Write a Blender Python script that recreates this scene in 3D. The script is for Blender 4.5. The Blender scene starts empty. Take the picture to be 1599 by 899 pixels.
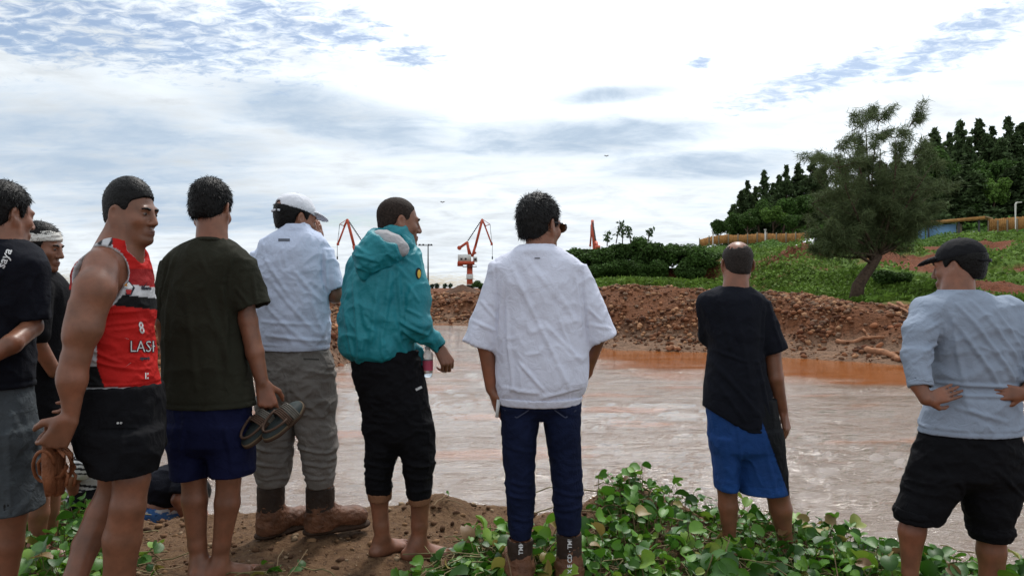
import bpy, math, random
import numpy as np
from mathutils import Vector, Matrix
from mathutils.bvhtree import BVHTree

# ------------------------------------------------------------------ camera
SC = bpy.context.scene
COL = SC.collection
CAMZ = 1.30
LENS = 26.0
FPX = LENS / 36.0 * 1599.0          # focal length in photo pixels
cam_d = bpy.data.cameras.new("camera")
cam_d.lens = LENS; cam_d.sensor_width = 36.0
cam_d.clip_start = 0.05; cam_d.clip_end = 20000.0
cam = bpy.data.objects.new("camera", cam_d)
cam.location = (0, 0, CAMZ); cam.rotation_euler = (math.radians(90), 0, 0)
COL.objects.link(cam); SC.camera = cam

# ------------------------------------------------------------------ light
SUN_EL, SUN_AZ = math.radians(56), math.radians(14)     # azimuth measured from +Y towards +X
sun_dir = Vector((math.sin(SUN_AZ) * math.cos(SUN_EL), math.cos(SUN_AZ) * math.cos(SUN_EL), math.sin(SUN_EL)))
sd = bpy.data.lights.new("sun", 'SUN'); sd.energy = 2.4; sd.angle = math.radians(10); sd.color = (1.0, 0.955, 0.89)
so = bpy.data.objects.new("sun", sd); COL.objects.link(so)
so.rotation_euler = (-sun_dir).to_track_quat('-Z', 'Y').to_euler(); so.location = (0, 0, 30)

world = bpy.data.worlds.new("World"); SC.world = world; world.use_nodes = True
wt = world.node_tree; wt.nodes.clear()
def wn(t, **kw):
    n = wt.nodes.new(t)
    for k, v in kw.items(): setattr(n, k, v)
    return n
def wl(a, b): wt.links.new(a, b)
def wm(op, a, b=None, c=None, clamp=False):
    n = wn('ShaderNodeMath', operation=op); n.use_clamp = clamp
    for i, v in enumerate((a, b, c)):
        if v is None: continue
        if isinstance(v, (int, float)): n.inputs[i].default_value = v
        else: wl(v, n.inputs[i])
    return n.outputs[0]
def wss(v, lo, hi):
    n = wn('ShaderNodeMapRange', interpolation_type='SMOOTHSTEP')
    wl(v, n.inputs[0]); n.inputs[1].default_value = lo; n.inputs[2].default_value = hi
    return n.outputs[0]
def wnoise(vec, scale, detail, rough=0.55, dist=0.0):
    n = wn('ShaderNodeTexNoise'); wl(vec, n.inputs['Vector'])
    n.inputs['Scale'].default_value = scale; n.inputs['Detail'].default_value = detail
    n.inputs['Roughness'].default_value = rough; n.inputs['Distortion'].default_value = dist
    return n.outputs['Fac']
def wmix(f, a, b):
    n = wn('ShaderNodeMix', data_type='RGBA')
    if isinstance(f, (int, float)): n.inputs[0].default_value = f
    else: wl(f, n.inputs[0])
    for i, v in ((6, a), (7, b)):
        if isinstance(v, tuple): n.inputs[i].default_value = (*v, 1)
        else: wl(v, n.inputs[i])
    return n.outputs[2]
tc = wn('ShaderNodeTexCoord'); DIR = tc.outputs['Generated']
sx = wn('ShaderNodeSeparateXYZ'); wl(DIR, sx.inputs[0])
dx, dy_, dz = sx.outputs
sky = wn('ShaderNodeTexSky', sky_type='NISHITA'); sky.sun_disc = False
sky.sun_elevation = SUN_EL; sky.sun_rotation = SUN_AZ
sky.air_density = 1.0; sky.dust_density = 1.2; sky.ozone_density = 1.4
zz = wm('ADD', wm('MAXIMUM', dz, 0.0), 0.10)
cmb = wn('ShaderNodeCombineXYZ')
wl(wm('DIVIDE', dx, zz), cmb.inputs[0]); wl(wm('DIVIDE', dy_, zz), cmb.inputs[1])
PL = cmb.outputs[0]                                   # point on a flat cloud deck
def wmap(vec, sc, loc=(0, 0, 0), rot=0.0):
    n = wn('ShaderNodeMapping'); wl(vec, n.inputs[0])
    n.inputs['Scale'].default_value = sc; n.inputs['Location'].default_value = loc; n.inputs['Rotation'].default_value = (0, 0, rot)
    return n.outputs[0]
az = wm('ARCTAN2', dx, dy_); el = wm('ARCSINE', dz)
def opening(px, py, wx, wy, tilt=0.0):
    """soft elliptical region of the cloud deck round a sky direction"""
    a0 = math.atan2(px - 799.5, FPX); e0 = math.atan2((449.5 - py) * math.cos(a0), FPX)
    a = wm('SUBTRACT', az, a0); e = wm('SUBTRACT', el, e0)
    ct, st = math.cos(tilt), math.sin(tilt)
    u = wm('DIVIDE', wm('ADD', wm('MULTIPLY', a, ct), wm('MULTIPLY', e, st)), wx / FPX)
    v = wm('DIVIDE', wm('SUBTRACT', wm('MULTIPLY', e, ct), wm('MULTIPLY', a, st)), wy / FPX)
    r = wm('SQRT', wm('ADD', wm('MULTIPLY', u, u), wm('MULTIPLY', v, v)))
    return wss(r, 1.0, 0.15)
n_big = wnoise(wmap(PL, (0.55, 0.8, 1), (3.1, 1.7, 0)), 1.0, 6, 0.55, 0.3)
n_mid = wnoise(wmap(PL, (1.3, 2.2, 1), (8.4, 2.2, 0), 0.2), 1.0, 8, 0.6, 0.6)
n_fine = wnoise(wmap(PL, (13, 19, 1), (1.4, 7.2, 0), 0.35), 1.0, 5, 0.65, 0.6)
n_puff = wnoise(wmap(PL, (3.2, 3.6, 1), (2.4, 9.2, 0), 0.1), 1.0, 8, 0.62, 0.4)
n_str = wnoise(wmap(PL, (0.8, 2.6, 1), (5.4, 4.2, 0), -0.12), 1.0, 7, 0.6, 0.8)
# blue gaps: scattered by noise everywhere, plus the gaps seen in the photograph
gaps = wm('MULTIPLY', wss(n_big, 0.44, 0.30), 0.5)
for a in [(200, 45, 480, 105, -0.05), (470, 40, 280, 75, 0.0), (60, 60, 260, 60, 0.0), (640, 88, 110, 38, 0.0), (1270, 128, 280, 44, 0.22), (1090, 100, 45, 16, 0), (1500, 60, 220, 60, 0.3),
          (120, 445, 600, 40, 0), (640, 440, 260, 26, 0), (560, 345, 200, 22, 0)]:
    gaps = wm('MAXIMUM', gaps, wm('MULTIPLY', opening(*a), 1.14))
tex = wm('ADD', wm('MULTIPLY', n_fine, 0.85), wm('MULTIPLY', n_puff, 0.35))
blue = wss(wm('ADD', gaps, wm('MULTIPLY', wm('SUBTRACT', tex, 0.60), 3.0)), 0.55, 1.45)
blue = wm('MULTIPLY', blue, 0.92)
# thick grey cloud
grey = wm('MULTIPLY', wss(n_big, 0.5, 0.66), 0.35)
for a in [(120, 240, 460, 130, 0.06), (520, 185, 360, 70, -0.12), (330, 330, 420, 60, 0), (960, 148, 170, 24, 0.05), (900, 215, 360, 60, 0.0), (1100, 260, 300, 40, 0.0)]:
    grey = wm('MAXIMUM', grey, wm('MULTIPLY', opening(*a), 0.88))
grey = wss(wm('ADD', grey, wm('MULTIPLY', wm('SUBTRACT', wm('ADD', wm('MULTIPLY', n_mid, 0.45), wm('MULTIPLY', n_puff, 0.65)), 0.55), 2.6)), 0.12, 1.2)
# clouds are brighter towards the veiled sun
dt = wn('ShaderNodeVectorMath', operation='DOT_PRODUCT'); wl(DIR, dt.inputs[0]); dt.inputs[1].default_value = sun_dir
glow = wss(dt.outputs['Value'], 0.55, 1.0)
CB = 10.0                                             # background strength below is 0.1
shade = wm('ADD', 0.84, wm('ADD', wm('MULTIPLY', glow, 0.75), wm('ADD', wm('MULTIPLY', wm('SUBTRACT', n_str, 0.5), 0.35), wm('MULTIPLY', wm('SUBTRACT', n_puff, 0.5), 0.75))))
white = wmix(0.0, (1.0, 1.0, 1.0), (1, 1, 1))
bright = wn('ShaderNodeVectorMath', operation='SCALE'); bright.inputs[0].default_value = (0.90 * CB, 0.965 * CB, 1.02 * CB); wl(shade, bright.inputs['Scale'])
dark = (0.40 * CB, 0.51 * CB, 0.645 * CB)
cloud = wmix(wm('MULTIPLY', grey, 0.92), bright.outputs[0], dark)
allsky = wmix(blue, cloud, sky.outputs[0])
bg = wn('ShaderNodeBackground'); wl(allsky, bg.inputs[0]); bg.inputs[1].default_value = 0.10
wo = wn('ShaderNodeOutputWorld'); wl(bg.outputs[0], wo.inputs[0])
world.cycles.sampling_method = 'MANUAL'; world.cycles.sample_map_resolution = 512

SC.view_settings.view_transform = 'Standard'; SC.view_settings.look = 'None'
SC.view_settings.exposure = 0.18; SC.view_settings.gamma = 1.0; SC.view_settings.use_curve_mapping = False
SC.cycles.use_denoising = True
try: SC.cycles.denoiser = 'OPENIMAGEDENOISE'
except Exception: pass
SC.cycles.max_bounces = 5; SC.cycles.diffuse_bounces = 3; SC.cycles.glossy_bounces = 3; SC.cycles.transmission_bounces = 4
SC.cycles.transparent_max_bounces = 4; SC.cycles.caustics_reflective = False; SC.cycles.caustics_refractive = False

# ------------------------------------------------------------------ helpers
def tag(o, label=None, cat=None, group=None, kind=None):
    if label: o["label"] = label
    if cat: o["category"] = cat
    if group: o["group"] = group
    if kind: o["kind"] = kind
    return o
def empty(name, loc=(0, 0, 0), parent=None, rz=0.0):
    o = bpy.data.objects.new(name, None); o.empty_display_size = 0.1; COL.objects.link(o)
    o.location = loc; o.rotation_euler = (0, 0, rz); o.parent = parent
    return o
def mesh_data(name, V, F, mat=None, smooth=True, col=None):
    """V (n,3); F array (m,3) or (m,4), or a list of such arrays"""
    V = np.asarray(V, dtype=np.float32)
    Fs = F if isinstance(F, list) else [F]
    Fs = [np.asarray(f, dtype=np.int32) for f in Fs if len(f)]
    me = bpy.data.meshes.new(name)
    me.vertices.add(len(V)); me.vertices.foreach_set('co', V.ravel())
    nl = sum(f.size for f in Fs); npoly = sum(len(f) for f in Fs)
    me.loops.add(nl); me.polygons.add(npoly)
    me.loops.foreach_set('vertex_index', np.concatenate([f.ravel() for f in Fs]))
    tot = np.concatenate([np.full(len(f), f.shape[1], np.int32) for f in Fs])
    st = np.concatenate([[0], np.cumsum(tot)[:-1]]).astype(np.int32)
    me.polygons.foreach_set('loop_start', st); me.polygons.foreach_set('loop_total', tot)
    if smooth: me.polygons.foreach_set('use_smooth', np.ones(npoly, bool))
    me.update(calc_edges=True); me.validate()
    if col is not None:
        a = me.color_attributes.new('col', 'FLOAT_COLOR', 'POINT')
        c = np.ones((len(V), 4), np.float32); c[:, :3] = col
        a.data.foreach_set('color', c.ravel())
    if mat: me.materials.append(mat)
    return me
def obj(name, me, parent=None, loc=(0, 0, 0)):
    o = bpy.data.objects.new(name, me); COL.objects.link(o); o.parent = parent; o.location = loc
    return o
def mobj(name, V, F, mat=None, parent=None, smooth=True, col=None, loc=(0, 0, 0)):
    return obj(name, mesh_data(name, V, F, mat, smooth, col), parent, loc)
class MB:
    """collects boxes, tubes and prisms into one mesh"""
    def __init__(s): s.V = []; s.F3 = []; s.F4 = []; s.n = 0
    def add(s, V, F):
        V = np.asarray(V, float); F = np.asarray(F, int)
        (s.F3 if F.shape[1] == 3 else s.F4).append(F + s.n); s.V.append(V); s.n += len(V)
    def box(s, c, d, R=None):
        d = np.asarray(d) / 2.0
        V = np.array([[i, j, k] for i in (-1, 1) for j in (-1, 1) for k in (-1, 1)], float) * d
        if R is not None: V = V @ np.asarray(R).T
        s.add(V + np.asarray(c), [[0, 1, 3, 2], [4, 6, 7, 5], [0, 4, 5, 1], [2, 3, 7, 6], [0, 2, 6, 4], [1, 5, 7, 3]])
    def beam(s, a, b, w, h=None):
        a = np.asarray(a, float); b = np.asarray(b, float); h = h or w
        d = b - a; L = np.linalg.norm(d); d /= L
        u = np.cross(d, [0, 0, 1.0]); 
        if np.linalg.norm(u) < 1e-4: u = np.array([1.0, 0, 0])
        u /= np.linalg.norm(u); v = np.cross(u, d)
        s.box((a + b) / 2, (w, L, h), np.stack([u, d, v], 1))
    def tube(s, P, R, n=8, cap=True):
        P = np.asarray(P, float); R = np.broadcast_to(np.asarray(R, float), (len(P),))
        T = np.gradient(P, axis=0); T /= np.linalg.norm(T, axis=1)[:, None] + 1e-9
        ref = np.array([0, 0, 1.0]) if abs(T[:, 2]).mean() < 0.8 else np.array([1.0, 0, 0])
        U = np.cross(T, ref); U /= np.linalg.norm(U, axis=1)[:, None] + 1e-9
        W = np.cross(T, U); a = np.linspace(0, 2 * np.pi, n, endpoint=False)
        V = (P[:, None] + R[:, None, None] * (np.cos(a)[None, :, None] * U[:, None] + np.sin(a)[None, :, None] * W[:, None])).reshape(-1, 3)
        F = []
        for i in range(len(P) - 1):
            for j in range(n):
                F.append([i * n + j, i * n + (j + 1) % n, (i + 1) * n + (j + 1) % n, (i + 1) * n + j])
        V = np.vstack([V, P[:1], P[-1:]]); c0, c1 = len(V) - 2, len(V) - 1
        m = len(P) - 1
        s.add(V, F)
        if cap:
            k = s.n - len(V)
            s.F3.append(np.array([[c0, (j + 1) % n, j] for j in range(n)] + [[c1, m * n + j, m * n + (j + 1) % n] for j in range(n)]) + k)
    def build(s, name, mat, parent=None, smooth=False, col=None, loc=(0, 0, 0)):
        fs = []
        if s.F4: fs.append(np.vstack(s.F4))
        if s.F3: fs.append(np.vstack(s.F3))
        return mobj(name, np.vstack(s.V), fs, mat, parent, smooth, col, loc)
def _h(ix, iy, iz, seed):
    h = (ix * 374761393 + iy * 668265263 + iz * 2147483647 + seed * 1274126177) & 0xFFFFFFFF
    h = ((h ^ (h >> 13)) * 1274126177) & 0xFFFFFFFF
    h = (h ^ (h >> 16)) & 0xFFFFFF
    return h.astype(np.float64) / 0xFFFFFF
def vnoise(P, seed=0):
    P = np.asarray(P, float); i = np.floor(P).astype(np.int64); f = P - i; f = f * f * (3 - 2 * f)
    r = 0
    for a in (0, 1):
        for b in (0, 1):
            for c in (0, 1):
                w = (f[..., 0] if a else 1 - f[..., 0]) * (f[..., 1] if b else 1 - f[..., 1]) * (f[..., 2] if c else 1 - f[..., 2])
                r = r + w * _h(i[..., 0] + a, i[..., 1] + b, i[..., 2] + c, seed)
    return r
def fbm(P, oct=4, seed=0, gain=0.5, lac=2.03):
    P = np.asarray(P, float); r = 0; a = 1; t = 0
    for o in range(oct):
        r = r + a * vnoise(P, seed + o * 17); t += a; a *= gain; P = P * lac + 11.3
    return r / t
def sstep(x, a, b):
    t = np.clip((x - a) / (b - a), 0, 1); return t * t * (3 - 2 * t)
def W(px, py, Y):
    return np.array([(px - 799.5) / FPX * Y, Y, CAMZ - (py - 449.5) / FPX * Y])

# ------------------------------------------------------------------ materials
class NT:
    def __init__(s, name):
        s.m = bpy.data.materials.new(name); s.m.use_nodes = True; s.t = s.m.node_tree
        s.b = s.t.nodes['Principled BSDF']
    def n(s, t, **kw):
        x = s.t.nodes.new(t)
        for k, v in kw.items(): setattr(x, k, v)
        return x
    def l(s, a, b): s.t.links.new(a, b)
    def noise(s, scale, detail=4, rough=0.55, vec=None, dist=0.0):
        x = s.n('ShaderNodeTexNoise'); x.inputs['Scale'].default_value = scale; x.inputs['Detail'].default_value = detail
        x.inputs['Roughness'].default_value = rough; x.inputs['Distortion'].default_value = dist
        s.l(vec if vec is not None else s.co(), x.inputs['Vector']); return x.outputs['Fac']
    def co(s, kind='Object'):
        if not hasattr(s, '_tc'): s._tc = s.n('ShaderNodeTexCoord')
        return s._tc.outputs[kind]
    def ramp(s, fac, stops):
        x = s.n('ShaderNodeValToRGB'); e = x.color_ramp.elements
        while len(e) < len(stops): e.new(0.5)
        for i, (p, c) in enumerate(stops): e[i].position = p; e[i].color = (*c, 1)
        s.l(fac, x.inputs[0]); return x.outputs[0]
    def mix(s, f, a, b, mode='MIX'):
        x = s.n('ShaderNodeMix', data_type='RGBA', blend_type=mode)
        if isinstance(f, (int, float)): x.inputs[0].default_value = f
        else: s.l(f, x.inputs[0])
        for i, v in ((6, a), (7, b)):
            if isinstance(v, tuple): x.inputs[i].default_value = (*v, 1)
            else: s.l(v, x.inputs[i])
        return x.outputs[2]
    def mr(s, v, a, b, lo=0.0, hi=1.0):
        x = s.n('ShaderNodeMapRange'); s.l(v, x.inputs[0])
        for i, q in enumerate((a, b, lo, hi)): x.inputs[i + 1].default_value = q
        return x.outputs[0]
    def math(s, op, a, b=0.0):
        x = s.n('ShaderNodeMath', operation=op)
        for i, v in enumerate((a, b)):
            if isinstance(v, (int, float)): x.inputs[i].default_value = v
            else: s.l(v, x.inputs[i])
        return x.outputs[0]
    def attr(s, name='col'):
        x = s.n('ShaderNodeAttribute'); x.attribute_name = name; return x.outputs['Color']
    def rnd(s): 
        x = s.n('ShaderNodeObjectInfo'); return x.outputs['Random']
    def base(s, c):
        if isinstance(c, tuple): s.b.inputs['Base Color'].default_value = (*c, 1)
        else: s.l(c, s.b.inputs['Base Color'])
    def set(s, **kw):
        for k, v in kw.items():
            i = s.b.inputs[k.replace('_', ' ')]
            if isinstance(v, (int, float)): i.default_value = v
            elif isinstance(v, tuple): i.default_value = (*v, 1)
            else: s.l(v, i)
    def bump(s, h, strength=0.4, dist=0.01):
        x = s.n('ShaderNodeBump'); x.inputs['Strength'].default_value = strength; x.inputs['Distance'].default_value = dist
        s.l(h, x.inputs['Height']); s.l(x.outputs[0], s.b.inputs['Normal'])
def plain(name, c, rough=0.6, metal=0.0, var=0.15, scale=8.0, bump=0.0):
    t = NT(name); f = t.noise(scale, 4)
    lo = tuple(v * (1 - var) for v in c); hi = tuple(min(1, v * (1 + var)) for v in c)
    t.base(t.ramp(f, [(0.3, lo), (0.7, hi)])); t.set(Roughness=rough, Metallic=metal, Specular_IOR_Level=0.5 if rough < 0.35 else 0.2)
    if bump: t.bump(t.noise(scale * 4, 5), bump, 0.02)
    return t.m
_cl = {}
def cloth(name, c, rough=0.9, weave=1.0, var=0.12, vcol=False, sheen=0.0):
    t = NT('cloth_' + name)
    f = t.noise(7.0, 5, 0.6)
    if vcol:
        a = t.attr(); t.base(t.mix(t.mr(f, 0.3, 0.7, 0.0, 0.18), a, (0.02, 0.02, 0.02)))
    else:
        lo = tuple(v * (1 - var) for v in c); hi = tuple(min(1, v * (1 + var)) for v in c)
        t.base(t.ramp(f, [(0.3, lo), (0.7, hi)]))
    t.set(Roughness=rough, Specular_IOR_Level=0.10, Sheen_Weight=sheen)
    b = t.math('ADD', t.math('MULTIPLY', t.noise(22, 4, 0.6, dist=0.8), 1.0), t.math('MULTIPLY', t.noise(420, 2), 0.10))
    t.bump(b, 0.5 * weave, 0.016)
    return t.m
# ------------------------------------------------------------------ terrain
RNG = np.random.default_rng(7)
random.seed(7)
WATER_Z = -0.80
def bank_edge(x):
    e = np.interp(x, [-8, -4, -2.6, -2.0, -1.3, -0.6, -0.2, 0.3, 0.7, 1.4, 1.8, 2.1, 2.5, 3.2, 5, 9],
                  [4.6, 4.5, 4.35, 4.15, 4.2, 4.35, 4.40, 4.25, 4.45, 4.75, 4.45, 4.05, 3.75, 3.6, 3.9, 4.4])
    return e + 0.10 * (fbm(np.stack([x * 2.2, x * 0, x * 0], -1), 3, 5) - 0.5) + 0.06 * (fbm(np.stack([x * 9, x * 0, x * 0], -1), 2, 6) - 0.5)
FEET = [(845, 3.15, 914), (610, 3.55, 870), (460, 3.75, 834), (330, 3.22, 897), (185, 2.65, 1012), (1155, 4.0, 862), (1510, 3.35, 946), (0, 2.9, 965), (66, 3.7, 868)]
def bank_z(x, y):
    P = np.stack([x, y, np.zeros_like(x)], -1)
    z = 0.10 * (fbm(P * 0.9, 3, 3) - 0.5) + 0.05 * (fbm(P * 5.0, 4, 9) - 0.5)
    z += 0.10 * np.exp(-((x + 0.42) / 0.22) ** 2 - ((y - 4.3) / 0.22) ** 2)          # little soil mounds at the edge
    z += 0.16 * np.exp(-((x - 0.68) / 0.22) ** 2 - ((y - 4.25) / 0.28) ** 2)
    z += 0.05 * np.exp(-((x + 1.2) / 0.5) ** 2 - ((y - 4.1) / 0.3) ** 2)
    z -= 0.13 * sstep(x, 0.85, 1.3) + 0.03 * sstep(x, 1.6, 2.0)
    keep = np.ones_like(z); num = np.zeros_like(z); den = np.full_like(z, 1e-9)
    for px, Y0, yf in FEET:                                             # the ground where the people stand
        w = np.exp(-(((x - (px - 799.5) / FPX * Y0) ** 2 + (y - Y0 - .06) ** 2) / .36 ** 2)); g = CAMZ - (yf - 449.5) / FPX * Y0
        keep = keep * (1 - .96 * w); num += w * g; den += w
    z = z * keep + (num / den + 0.025 * (fbm(P * 6.0, 3, 19) - 0.5)) * (1 - keep)
    t = (y - bank_edge(x))
    drop = sstep(t, -0.05, 0.75)
    z = z * (1 - drop) + (-1.35) * drop
    return z
def near_bank():
    xs = np.linspace(-7, 7, 330); ys = np.concatenate([np.linspace(-6, 2.2, 30)[:-1], np.linspace(2.2, 5.6, 170)])
    X, Y = np.meshgrid(xs, ys, indexing='ij'); Z = bank_z(X, Y)
    Z += 0.028 * (fbm(np.stack([X * 14, Y * 14, Z * 0], -1), 3, 21, 0.6) - 0.5) * 2
    V = np.stack([X, Y, Z], -1).reshape(-1, 3); nx, ny = len(xs), len(ys)
    I = np.arange(nx * ny).reshape(nx, ny)
    F = np.stack([I[:-1, :-1], I[1:, :-1], I[1:, 1:], I[:-1, 1:]], -1).reshape(-1, 4)
    t = NT('soil'); n1 = t.noise(3.0, 6, 0.6); n2 = t.noise(38.0, 5, 0.7); n3 = t.noise(140, 3, 0.6)
    c = t.ramp(n1, [(0.25, (0.080, 0.040, 0.020)), (0.5, (0.130, 0.069, 0.035)), (0.75, (0.18, 0.102, 0.055))])
    c = t.mix(t.mr(n2, 0.42, 0.72), c, (0.19, 0.115, 0.062)); c = t.mix(t.mr(n2, 0.46, 0.30), c, (0.05, 0.028, 0.016))
    t.base(c); t.set(Roughness=0.92, Specular_IOR_Level=0.2)
    t.bump(t.math('ADD', t.math('MULTIPLY', n2, 1.0), t.math('MULTIPLY', n3, 0.4)), 0.9, 0.03)
    o = mobj('near_bank_ground', V, F, t.m); tag(o, kind='structure')
    return o, t.m
GROUND, SOIL = near_bank()

def water_line(x):
    return np.interp(x, [-80, -14, -6.1, -1.8, 0.6, 2.2, 3.6, 6.3, 10.4, 12.5, 20, 40], [60, 46, 44, 41.6, 36, 28, 25.2, 24, 20.6, 18.6, 14.5, 12])
def far_z(x, y):
    P = np.stack([x, y, np.zeros_like(x)], -1)
    n1 = fbm(P * 0.35, 3, 31) - 0.5; n2 = fbm(P * 1.6, 3, 33) - 0.5
    t = y - water_line(x) + n1 * 1.2 + n2 * 0.5
    crest = np.interp(x, [-20, -8, -2, 1.5, 4, 8.5, 10.5, 12, 15], [0.9, 0.95, 0.85, 1.05, 1.2, 1.22, 1.15, 0.8, 0.55]) + n1 * 0.7
    lev = np.interp(t, [-4, -0.4, 0, 1.6, 3.2, 5.0, 7.5], [-2.2, -1.1, -0.80, -0.42, 0.55, 1.0, 1.0])
    z = np.where(lev > -0.4, -0.4 + (lev + 0.4) * (crest + 0.4) / 1.4, lev)
    z += np.where(t > 0.5, n2 * 0.35 * sstep(t, 0.3, 2.5) * (1 - 0.6 * sstep(t, 6, 10)), 0)
    # land behind the bank, rising to the right
    z += 0.35 * sstep(y, 36, 48) * sstep(x, 0, 6)
    D = 0.71 * x + 0.70 * y
    a = np.interp(D, [30, 40, 52, 61, 73.5, 81, 105, 140, 260], [0, 0, 0.0, 0.35, 4.6, 4.6, 9.8, 15.5, 18])
    b = np.interp(D, [27, 31, 46, 60, 73.5, 81, 105, 140, 260], [0, 0.2, 1.8, 3.4, 4.6, 4.6, 9.8, 15.5, 18])
    w = sstep(x, 13.0, 18.5)
    up = a * (1 - w) + b * w
    up = np.minimum(up, 4.6) + np.maximum(up - 4.6, 0) * sstep(x / y, 0.27, 0.42)
    up *= sstep(x, 11, 20) * sstep(x / y, 0.20, 0.26)
    flat = np.abs(D - 77) < 3.5
    z += up + n1 * 0.9 * sstep(up, 0.3, 2) * (~flat) + n2 * 0.35 * sstep(up, 0.2, 1) * (~flat)
    # red soil cliff under the hedge and the ramp in front of the parked car
    z += 1.9 * sstep(y, 59.5, 61.5) * sstep(x, 3, 4.5) * (1 - sstep(x, 15, 18)) * (1 - sstep(y, 66, 72))
    z += (0.75 + n2 * .7) * np.exp(-((x - 21 - (y - 52) * 0.2) / 4.2) ** 2 - ((y - 52) / 2.2) ** 2)
    # low spit of rubble on the left, in the river
    sc_ = np.interp(x, [-40, -14, -10, -6.5, -5.2, -4.3], [1.2, 1.05, 0.85, 0.55, 0.25, -1.2])
    c = np.interp(np.abs(y - 21.2 + n1), [0, 0.7, 2.6, 3.6], [1, 0.95, 0.0, 0.0])
    sp = -1.3 + (np.maximum(sc_, -1.3) + 1.3) * np.sqrt(c) + n2 * 0.3 * (c > 0.02)
    return np.where(c > 0.001, np.maximum(z, sp), z)
def far_land():
    ys = [13.0]
    while ys[-1] < 150: ys.append(ys[-1] + max(0.22, ys[-1] * 0.0085))
    while ys[-1] < 6000: ys.append(ys[-1] * 1.12)
    ys = np.array(ys); us = np.linspace(-1.25, 1.25, 400)
    Y = np.broadcast_to(ys[None, :], (len(us), len(ys))); X = us[:, None] * Y
    Z = far_z(X, Y)
    P = np.stack([X, Y, Z * 0], -1)
    Z = Z + 0.05 * (fbm(P * 3.0, 3, 41) - 0.5)
    V = np.stack([X, Y, Z], -1).reshape(-1, 3); nx, ny = len(us), len(ys)
    I = np.arange(nx * ny).reshape(nx, ny)
    F = np.stack([I[:-1, :-1], I[1:, :-1], I[1:, 1:], I[:-1, 1:]], -1).reshape(-1, 4)
    D = 0.71 * X + 0.70 * Y
    n = fbm(P * 0.22, 4, 51); nf = fbm(P * 1.1, 3, 57)
    soil = np.array([0.125, 0.052, 0.025]); red = np.array([0.13, 0.045, 0.022]); mud = np.array([0.17, 0.105, 0.07]); grn = np.array([0.075, 0.135, 0.022]); dkg = np.array([0.045, 0.085, 0.018])
    C = np.broadcast_to(soil, (*X.shape, 3)).copy()
    def lay(m, c):
        nonlocal C
        C = C * (1 - m[..., None]) + c * m[..., None]
    tt = Y - water_line(X)
    lay(sstep(Z + 0.35 * (nf - 0.5), 0.05, -0.35), mud)
    lay(sstep(tt, 6.5, 9) * sstep(nf, 0.35, 0.5) * sstep(X, 2, 5) * (1 - sstep(D, 52, 56) * (1 - sstep(X, 13, 18))), grn)   # grass strip on top
    vs = sstep(D, 60.5, 63) * (1 - sstep(D, 72, 73.5)) * sstep(X, 12, 15)
    lay(vs, dkg)
    rs = sstep(X, 15, 19) * sstep(X / Y, 0.45, 0.50) * sstep(D, 30, 33) * (1 - sstep(D, 72, 74))
    lay(rs * sstep(n, 0.435, 0.47), grn); lay(rs * sstep(n, 0.435, 0.40), red)
    lay(sstep(D, 80, 83) * sstep(X, 12, 16), dkg)
    lay(sstep(Y, 58.5, 59.5) * sstep(X, 3, 4) * (1 - sstep(X, 16, 18)) * (1 - sstep(Y, 61.5, 62.5)), red)
    lay(np.exp(-((X - 21 - (Y - 52) * 0.2) / 4.6) ** 4 - ((Y - 52) / 3.2) ** 4), red * 0.9)
    t = NT('far_soil'); n2 = t.noise(2.6, 6, 0.65); n3 = t.noise(9, 4, 0.6)
    c = t.mix(t.mr(n2, 0.35, 0.7, 0.0, 0.75), t.attr(), t.mix(1.0, t.attr(), (1.7, 1.6, 1.5), 'MULTIPLY'))
    c = t.mix(t.mr(n3, 0.50, 0.3, 0.0, 0.7), c, t.mix(1.0, t.attr(), (0.35, 0.35, 0.38), 'MULTIPLY'))
    t.base(c); t.set(Roughness=0.95, Specular_IOR_Level=0.15); t.bump(t.math('ADD', n2, n3), 0.9, 0.18)
    o = mobj('far_shore_ground', V, F, t.m, col=C.reshape(-1, 3)); tag(o, kind='structure')
    return o
FAR = far_land()

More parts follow.
